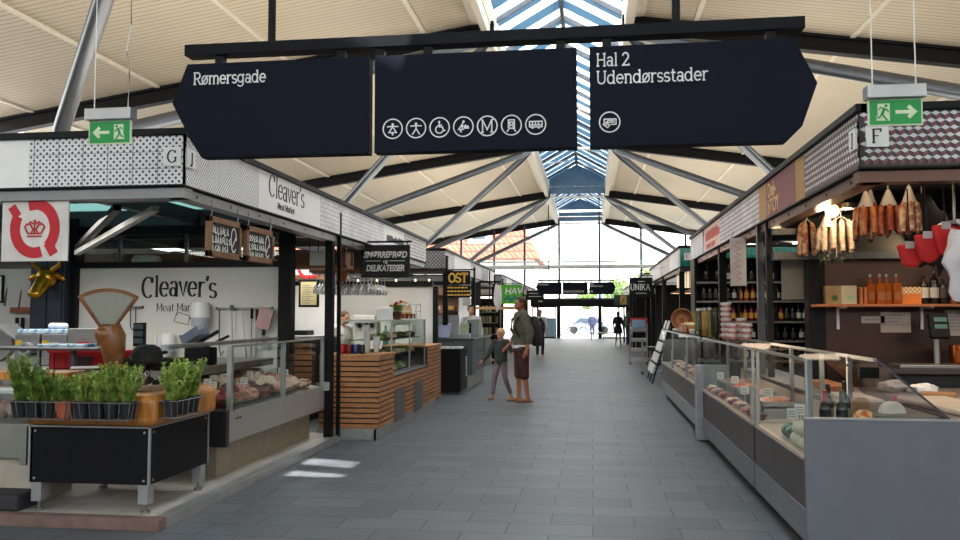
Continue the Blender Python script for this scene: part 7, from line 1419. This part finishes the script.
# racks in the aisle on the right
def rack(x, y, label, h, topc):
    t = thing('display_rack', label, 'display rack', (x, y, 0)); b = MB()
    for a in (-0.25, 0.25):
        for c in (-0.2, 0.2): b.cyl((a, c, 0.06), (a, c, h), 0.014, n=8)
    for z in (0.1, 0.4, 0.7, 1.0):
        if z < h:
            for c in (-0.2, 0.2): b.cyl((-0.25, c, z), (0.25, c, z), 0.01, n=6)
            for a in (-0.25, 0, 0.25): b.cyl((a, -0.2, z), (a, 0.2, z), 0.008, n=6)
    b.build('frame', lsteel, t)
    for a in (-0.25, 0.25):
        for c in (-0.2, 0.2): b = MB(); b.cyl((a - 0.012, c, 0.04), (a + 0.012, c, 0.04), 0.04); b.build('castor', rubber, t)
    return t
rk1 = rack(1.42, 25.5, 'tall wire newspaper rack with blue and red top in the right of the aisle', 1.25, None); b = MB(); b.box(-0.2, 0.2, -0.22, -0.19, 1.12, 1.36); p_ = b.build('header', M('newspaper_blue', (150, 186, 214), 0.5), rk1, False); b = MB(); b.box(-0.24, 0.26, -0.18, -0.15, 1.2, 1.42); b.build('red_header', red, rk1, False)
for i in range(4): boxthing('newspaper_stack', 'stack of newspapers in the tall wire rack, %s from the bottom' % ORD[i], 'newspapers', 1.2, 1.64, 25.33, 25.67, 0.12 + 0.3 * i, 0.2 + 0.3 * i, M('newsprint', (196, 192, 184), 0.8), 'newspaper stacks')
rk2 = rack(1.52, 21.2, 'low metal trolley in the right of the aisle before the newspaper rack', 0.9, None)
fx, fy = 1.3, 19.0
rk3 = thing('flyer_stand', 'black slanted stand of white flyers at the far end of the delicatessen counter', 'stand', (fx, fy, 0))
for y in (-0.75, 0.0, 0.75): b = MB(); b.bar((0.0, y, 0.02), (0.42, y, 1.38), 0.03, 0.03); b.bar((0.42, y, 0.0), (0.42, y, 1.38), 0.03, 0.03); b.build('upright', black, rk3, False)
for q in range(5): u = q / 4.6; b = MB(); b.box(-0.02 + 0.42 * u, 0.05 + 0.42 * u, -0.75, 0.75, 0.2 + 1.1 * u, 0.22 + 1.1 * u); b.build('ledge', black, rk3, False)
for q in range(5):
    for i in range(3): u = q / 4.6; x, y, z = fx + 0.02 + 0.42 * u, fy - 0.48 + 0.48 * i, 0.22 + 1.1 * u; b = MB((x, y, z)); b.obox((x + 0.02, y, z + 0.1), (0.03, 0.4, 0.2), (0, 0.3, 0)); tag(b.build('flyer_bundle', M('flyer_white', (232, 232, 232), 0.5), None, False), 'white flyer bundle on slanted stand, %s row up, %s from near end' % (ORD[q], ORD[i]), 'flyers', 'white flyer bundles')
bench = thing('white_bench', 'low pale slatted bench inside near the far entrance', 'bench', (0.9, 50.0, 0)); b = MB(); b.box(-1.0, 0.7, -0.25, 0.25, 0.42, 0.47); b.build('seat', white, bench, False)
for x in (-0.9, 0.6): b = MB(); b.box(x - 0.03, x + 0.03, -0.22, 0.22, 0, 0.42); b.build('leg', lsteel, bench, False)
b = MB((2.2, 58, -0.1)); b.box(-3.2, -2.5, 57, 57.5, -0.1, 1.3); tag(b.build('grey_bin', M('blue_grey_bin', (110, 128, 138), 0.5), None, False, 0.02), 'blue grey bin outside left of the open doors', 'bin')
# ------------------------------------------------------------------ people
skin_m = M('skin', (196, 146, 118), 0.55, 0, 0.05, 8); skin_t = M('tanned_skin', (170, 114, 84), 0.55, 0, 0.05, 8)
def bake(mb, name, mat, parent, voxel, smooth=6):
    o = mb.build(name, mat, None, False, 0, 0, (0, 0, 0)); r = o.modifiers.new('r', 'REMESH'); r.mode = 'VOXEL'; r.voxel_size = voxel
    s = o.modifiers.new('s', 'SMOOTH'); s.iterations = smooth; s.factor = 0.5
    dg = bpy.context.evaluated_depsgraph_get(); me = bpy.data.meshes.new_from_object(o.evaluated_get(dg)); old = o.data
    o.modifiers.clear(); o.data = me; me.name = name; bpy.data.meshes.remove(old); me.materials.clear(); me.materials.append(mat)
    me.polygons.foreach_set('use_smooth', [True] * len(me.polygons)); o.parent = parent; o.location = (0, 0, 0); return o
def person(label, loc, rz, H, J, skin, garments, hair, group=None, vox=0.009, fingers=True, female=False, hairlen=0.0, name='person'):
    """J: joints in a 1.8 m tall frame, the figure faces -y; scaled to H"""
    t = thing(name, label, 'person', loc, rz, group); k = H / 1.8; J = {a: Vector(v) * k for a, v in J.items()}; w = 0.9 if female else 1.0
    P = lambda a: J[a]
    hd, nk, ch, pv = P('head'), P('neck'), P('chest'), P('pelvis')
    fw = Vector(J['face'] / k).normalized(); sd_ = fw.cross(Vector((0, 0, 1))).normalized(); hr = k * (0.105 if H > 1.4 else 0.125)
    b = MB(); rzh = math.atan2(fw.y, fw.x) + PI / 2
    b.ell(hd + Vector((0, 0, hr * 0.15)) - fw * hr * 0.12, (hr * 0.76, hr * 0.95, hr * 0.98), (0, 0, rzh)); b.ell(hd + fw * hr * 0.22 - Vector((0, 0, hr * 0.42)), (hr * 0.58, hr * 0.66, hr * 0.7), (0, 0, rzh))
    b.ell(hd + fw * hr * 0.98 - Vector((0, 0, hr * 0.2)), (hr * 0.13, hr * 0.2, hr * 0.2), (0, 0, rzh)); b.ell(hd + fw * hr * 0.8 - Vector((0, 0, hr * 0.62)), (hr * 0.28, hr * 0.12, hr * 0.09), (0, 0, rzh))
    for s in (-1, 1): b.ell(hd + sd_ * s * hr * 0.76 - fw * hr * 0.1 - Vector((0, 0, hr * 0.12)), (hr * 0.1, hr * 0.18, hr * 0.26), (0, 0, rzh))
    b.cap(hd - Vector((0, 0, hr * 0.5)) - fw * hr * 0.15, nk, hr * 0.5, hr * 0.58)
    across = (P('shl') - P('shr')).normalized()
    def torso(b, e=0.0):
        rot = (0, 0, math.atan2(across.y, across.x))
        b.ell(ch, ((0.185 * w + e) * k, (0.115 + e) * k, (0.22 + e) * k), rot); b.ell((ch + pv) / 2, ((0.16 * w + e) * k, (0.105 + e) * k, (0.2 + e) * k), rot); b.ell(pv + Vector((0, 0, 0.03)) * k, ((0.17 + e) * k, (0.115 + e) * k, (0.14 + e) * k), rot)
        for s in ('l', 'r'): b.cap(nk - Vector((0, 0, 0.03)) * k, P('sh' + s), (0.05 + e) * k, (0.055 + e) * k)
    def arm(b, s, e=0.0, to=1.0):
        b.cap(P('sh' + s), P('el' + s), (0.052 + e) * k, (0.042 + e) * k)
        if to > 0.5: b.cap(P('el' + s), P('el' + s).lerp(P('wr' + s), (to - 0.5) * 2), (0.041 + e) * k, (0.041 - 0.014 * (to - 0.5) * 2 + e) * k)
    def leg(b, s, e=0.0, to=1.0):
        b.cap(P('hp' + s), P('hp' + s).lerp(P('kn' + s), min(1, to * 2)), (0.085 + e) * k, (0.085 - 0.03 * min(1, to * 2) + e) * k)
        if to > 0.5: b.cap(P('kn' + s), P('kn' + s).lerp(P('an' + s), (to - 0.5) * 2), (0.056 + e) * k, (0.056 - 0.02 * (to - 0.5) * 2 + e) * k)
    torso(b)
    for s in ('l', 'r'):
        arm(b, s); leg(b, s)
        d = (P('wr' + s) - P('el' + s)).normalized(); d = (d + Vector((0, -0.15, 0))).normalized(); pm = P('wr' + s) + d * 0.06 * k
        b.cap(P('wr' + s), pm + d * 0.02 * k, 0.026 * k, 0.032 * k)
        if fingers:
            sx_ = d.cross(Vector((1, 0, 0))).normalized()
            for q, L in enumerate((0.06, 0.072, 0.066, 0.05)):
                f0 = pm + d * 0.03 * k + sx_ * (q - 1.5) * 0.017 * k; f1 = f0 + d * L * 0.55 * k; f2 = f1 + (d + Vector((0.0, -0.4, 0))).normalized() * L * 0.5 * k
                b.cap(f0, f1, 0.0095 * k, 0.0085 * k, 8); b.cap(f1, f2, 0.0085 * k, 0.007 * k, 8)
            b.cap(pm - d * 0.02 * k + sx_ * -0.025 * k, pm + d * 0.03 * k + sx_ * -0.055 * k, 0.011 * k, 0.009 * k, 8)
        an = P('an' + s); fd = Vector(J['foot' + s] / k).normalized()
        b.cap(an, an - Vector((0, 0, 0.035)) * k, 0.036 * k, 0.035 * k); b.cap(Vector((an.x, an.y, 0.035 * k)) - fd * 0.03 * k, Vector((an.x, an.y, 0.03 * k)) + fd * 0.16 * k, 0.035 * k, 0.028 * k)
    bake(b, 'body', skin, t, vox * k)
    for s in (-1, 1):
        e_ = hd + fw * hr * 0.79 + sd_ * s * hr * 0.3 + Vector((0, 0, hr * 0.02)); b = MB(); b.ell(e_, (hr * 0.1,) * 3, None, 10, 6); b.build('eye', M('eye_dark', (40, 34, 32), 0.2), t)
    for nm, kind, mat, e, to in garments:
        b = MB()
        if kind == 'top':
            torso(b, e)
            for s in ('l', 'r'): arm(b, s, e, to)
        elif kind == 'vest': torso(b, e)
        elif kind == 'legs':
            b.ell(pv + Vector((0, 0, 0.02)) * k, ((0.17 + e) * k, (0.118 + e) * k, (0.12 + e) * k), (0, 0, math.atan2(across.y, across.x)))
            for s in ('l', 'r'): leg(b, s, e, to)
        elif kind == 'skirt': b.lathe([((0.16 + e) * k, pv.z + 0.1 * k), ((0.2 + e) * k, pv.z), ((0.26 + e) * k, pv.z - 0.3 * k), ((0.24) * k, pv.z - 0.3 * k)], (pv.x, pv.y, 0), 20)
        elif kind == 'apron':
            b.ell((ch + pv) / 2 - Vector((0, 0.06, 0.05)) * k, (0.19 * k, 0.1 * k, 0.42 * k))
        bake(b, nm, mat, t, max(vox, 0.01) * k)
    b = MB(); up = Vector((0, 0, 1)); b.ell(hd + up * hr * 0.3 - fw * hr * 0.22, (hr * 0.84, hr * 0.98, hr * 0.93), (0, 0, rzh)); 
    if hairlen: b.cap(hd - fw * hr * 0.6, hd - fw * hr * 0.75 - up * hairlen * k, hr * 0.62, hr * 0.35)
    else: b.ell(hd - fw * hr * 0.5 - up * hr * 0.15, (hr * 0.66, hr * 0.55, hr * 0.6), (0, 0, rzh))
    ho = bake(b, 'hair', hair, t, 0.012 * k)
    # cut the hair clear of the face
    me = ho.data; bm_drop = [i for i, v in enumerate(me.vertices) if (v.co - hd).dot(fw) > hr * 0.45 and (v.co - hd).z < hr * 0.62]
    import bmesh
    bm = bmesh.new(); bm.from_mesh(me); bm.verts.ensure_lookup_table(); bmesh.ops.delete(bm, geom=[bm.verts[i] for i in bm_drop], context='VERTS'); bm.to_mesh(me); bm.free()
    return t, J, k
STAND = dict(head=(0, -0.02, 1.66), neck=(0, 0, 1.5), chest=(0, 0, 1.26), pelvis=(0, 0, 0.96), shl=(0.19, 0, 1.45), shr=(-0.19, 0, 1.45), ell=(0.25, 0.03, 1.15), elr=(-0.25, 0.03, 1.15), wrl=(0.25, -0.06, 0.9), wrr=(-0.25, -0.06, 0.9),
    hpl=(0.09, 0, 0.92), hpr=(-0.09, 0, 0.92), knl=(0.1, -0.02, 0.5), knr=(-0.1, -0.02, 0.5), anl=(0.1, 0.02, 0.08), anr=(-0.1, 0.02, 0.08), face=(0, -1, 0), footl=(0.15, -1, 0), footr=(-0.15, -1, 0))
def pose(**k): d = dict(STAND); d.update(k); return d
hood = two_tone('olive_hoodie', (82, 82, 70), (104, 104, 90), 30, 0.4, 0.6, 0.9); plum = two_tone('maroon_shorts', (58, 34, 34), (82, 50, 48), 14, 0.4, 0.6, 0.85)
brownhair = M('brown_hair', (74, 54, 40), 0.7, 0, 0.2, 30, 0.3); blond = M('blond_hair', (196, 160, 112), 0.7, 0, 0.15, 30, 0.3); redhair = M('auburn_hair', (130, 76, 52), 0.7, 0, 0.2, 30); darkhair = M('dark_hair', (40, 32, 28), 0.7, 0, 0.2, 30)
tee = M('white_tee', (216, 212, 208), 0.85)
# man with backpack: faces left (towards the stalls), seen side-on, right arm at his side
man, MJ, mk = person('man in olive hoodie and maroon shorts with dark backpack holding a child by the hand', (-1.21, 14.3, 0), R(-70), 1.84,
    pose(face=(0.1, -1, -0.08), wrl=(0.27, 0.02, 0.9), ell=(0.27, 0.08, 1.16), elr=(-0.24, 0.02, 1.16), wrr=(-0.24, -0.16, 0.95), anl=(0.1, 0.08, 0.08), knl=(0.1, 0.02, 0.5), anr=(-0.1, -0.02, 0.08)), skin_t,
    [('tee_shirt', 'vest', tee, 0.008, 0), ('shorts', 'legs', plum, 0.03, 0.56), ('hoodie', 'top', hood, 0.034, 0.72)], brownhair)
# backpack on his back (+y in his frame)
b = MB(); b.ell((0, 0.24, 1.22), (0.16, 0.11, 0.27)); b.ell((0, 0.3, 1.1), (0.13, 0.09, 0.16)); 
def sub(parent, mb, name, mat, vox=None): return bake(mb, name, mat, parent, vox) if vox else mb.build(name, mat, parent, True, loc=(0, 0, 0))
bp = thing('backpack', 'dark green black backpack worn on the man in the olive hoodie', 'backpack', man.location, man.rotation_euler.z)
bkm = M('backpack_cloth', (44, 48, 46), 0.8, 0, 0.15, 20); bake(b, 'bag', bkm, bp, 0.012)
for s in (-1, 1):
    b = MB(); b.tube([(s * 0.12, 0.16, 1.44), (s * 0.13, 0.02, 1.53), (s * 0.14, -0.13, 1.42), (s * 0.14, -0.15, 1.25), (s * 0.15, -0.02, 1.06), (s * 0.13, 0.16, 1.02)], 0.026, 8); b.build('strap', bkm, bp)
b = MB(); b.ell((0, 0.34, 1.08), (0.09, 0.05, 0.09)); b.build('pocket', bkm, bp)
b = MB(); b.lathe([(0.2, 0.93), (0.205, 0.97), (0.198, 1.0)], (0, 0, 0), 24, sy=0.72); o_ = b.build('shirt_hem', tee, man, loc=(0, 0, 0))
b = MB(); 
for s in (-1, 1): b.tube([(s * 0.07, -0.03, 1.5), (s * 0.09, 0.03, 1.56), (0, 0.1, 1.56)], 0.035, 8)
bake(b, 'hood', hood, man, 0.012)
for s in ('l', 'r'):
    a = MJ['an' + s]; b = MB(); fd = Vector((0.15 if s == 'l' else -0.15, -1, 0)).normalized(); b.cap(Vector((a.x, a.y, 0.008)) - fd * 0.06, Vector((a.x, a.y, 0.008)) + fd * 0.18, 0.045, 0.045); sh_ = b.build('sandal', M('sandal_brown', (90, 64, 48), 0.7), man, loc=(0, 0, 0)); sh_.scale = (1, 1, 0.35)
    b = MB(); c_ = Vector((a.x, a.y, 0)) + fd * 0.1; q = fd.cross(Vector((0, 0, 1))); b.tube([c_ + q * 0.045 + Vector((0, 0, 0.01)), c_ + Vector((0, 0, 0.068)), c_ - q * 0.045 + Vector((0, 0, 0.01))], 0.008, 6); b.build('sandal_strap', MATS['sandal_brown'], man, loc=(0, 0, 0))
grey_top = M('dark_grey_top', (60, 66, 66), 0.85, 0, 0.1, 20); lil = two_tone('mauve_leggings', (112, 96, 104), (132, 114, 122), 20, 0.4, 0.6, 0.9)
person('small blond child in dark grey top and mauve leggings walking beside the man', (-1.62, 14.75, 0), R(-25), 1.26,
    pose(face=(-0.1, -1, -0.1), anl=(0.12, 0.3, 0.1), knl=(0.11, 0.04, 0.5), anr=(-0.1, -0.26, 0.08), knr=(-0.1, -0.16, 0.5), wrl=(0.34, 0.0, 1.2), ell=(0.3, 0.02, 1.24), wrr=(-0.42, -0.2, 0.98), elr=(-0.32, -0.06, 1.15)), skin_m,
    [('leggings', 'legs', lil, 0.012, 0.92), ('top', 'top', grey_top, 0.02, 0.95)], blond, vox=0.011)
blackc = M('black_garment', (30, 30, 34), 0.85); whitec = M('white_garment', (214, 212, 210), 0.85); tealc = M('grey_green_tee', (110, 122, 120), 0.85); denim = M('denim', (70, 84, 110), 0.85); khaki = M('khaki', (150, 130, 104), 0.85)
person('woman with tied auburn hair and black and white top standing behind the man', (-1.86, 30.0, 0), R(15), 1.72, pose(wrr=(-0.1, -0.28, 1.25), elr=(-0.26, -0.08, 1.18)), skin_m, [('trousers', 'legs', blackc, 0.015, 1.0), ('top', 'top', whitec, 0.02, 0.4), ('apron', 'apron', blackc, 0.0, 0)], redhair, None, 0.014, False, True, 0.22)
person('worker with dark hair and white shirt behind the cheese counter', (-2.85, 19.4, 0.0), R(20), 1.76, pose(), skin_m, [('trousers', 'legs', blackc, 0.015, 1.0), ('shirt', 'top', whitec, 0.02, 1.0)], darkhair, None, 0.014, False)
person('auburn haired worker in grey green top, left of the gold lettered sign', (-3.35, 18.4, 0.0), R(-20), 1.74, pose(), skin_m, [('trousers', 'legs', blackc, 0.015, 1.0), ('shirt', 'top', tealc, 0.02, 0.5)], redhair, None, 0.014, False)
person('bent worker glimpsed between the canopy posts of the sandwich stall', (-4.02, 12.9, 0.0), R(60), 1.6, pose(face=(0, -1, -0.3), head=(0, -0.1, 1.64)), skin_m, [('trousers', 'legs', blackc, 0.015, 1.0), ('shirt', 'top', whitec, 0.02, 0.5)], brownhair, None, 0.014, False)
person('woman in black vest and short skirt in the distance on the right', (1.3, 41.0, 0), R(160), 1.68, pose(anl=(0.1, 0.14, 0.1), anr=(-0.1, -0.12, 0.08)), skin_m, [('skirt', 'skirt', blackc, 0.0, 0), ('top', 'top', blackc, 0.02, 0.2)], darkhair, None, 0.016, False, True, 0.16)
person('man in grey green shirt standing in the distance by the newspaper rack', (1.78, 41.5, 0), R(100), 1.8, pose(), skin_m, [('trousers', 'legs', denim, 0.018, 1.0), ('tee_shirt', 'top', tealc, 0.024, 0.45)], brownhair, None, 0.016, False)
person('person in white top leaning by the racks in the distance on the right', (1.75, 36.0, 0), R(90), 1.2, pose(), skin_m, [('shorts', 'legs', khaki, 0.02, 0.6), ('tee_shirt', 'top', whitec, 0.02, 0.45)], blond, None, 0.016, False)
person('person in dark blue clothes walking outside the open doors', (0.05, 60, -0.1), R(10), 1.75, pose(anl=(0.1, 0.16, 0.1), anr=(-0.1, -0.14, 0.08)), skin_m, [('trousers', 'legs', M('navy_cloth', (50, 54, 84), 0.85), 0.018, 1.0), ('coat', 'top', MATS['navy_cloth'], 0.03, 1.0)], darkhair, None, 0.016, False)
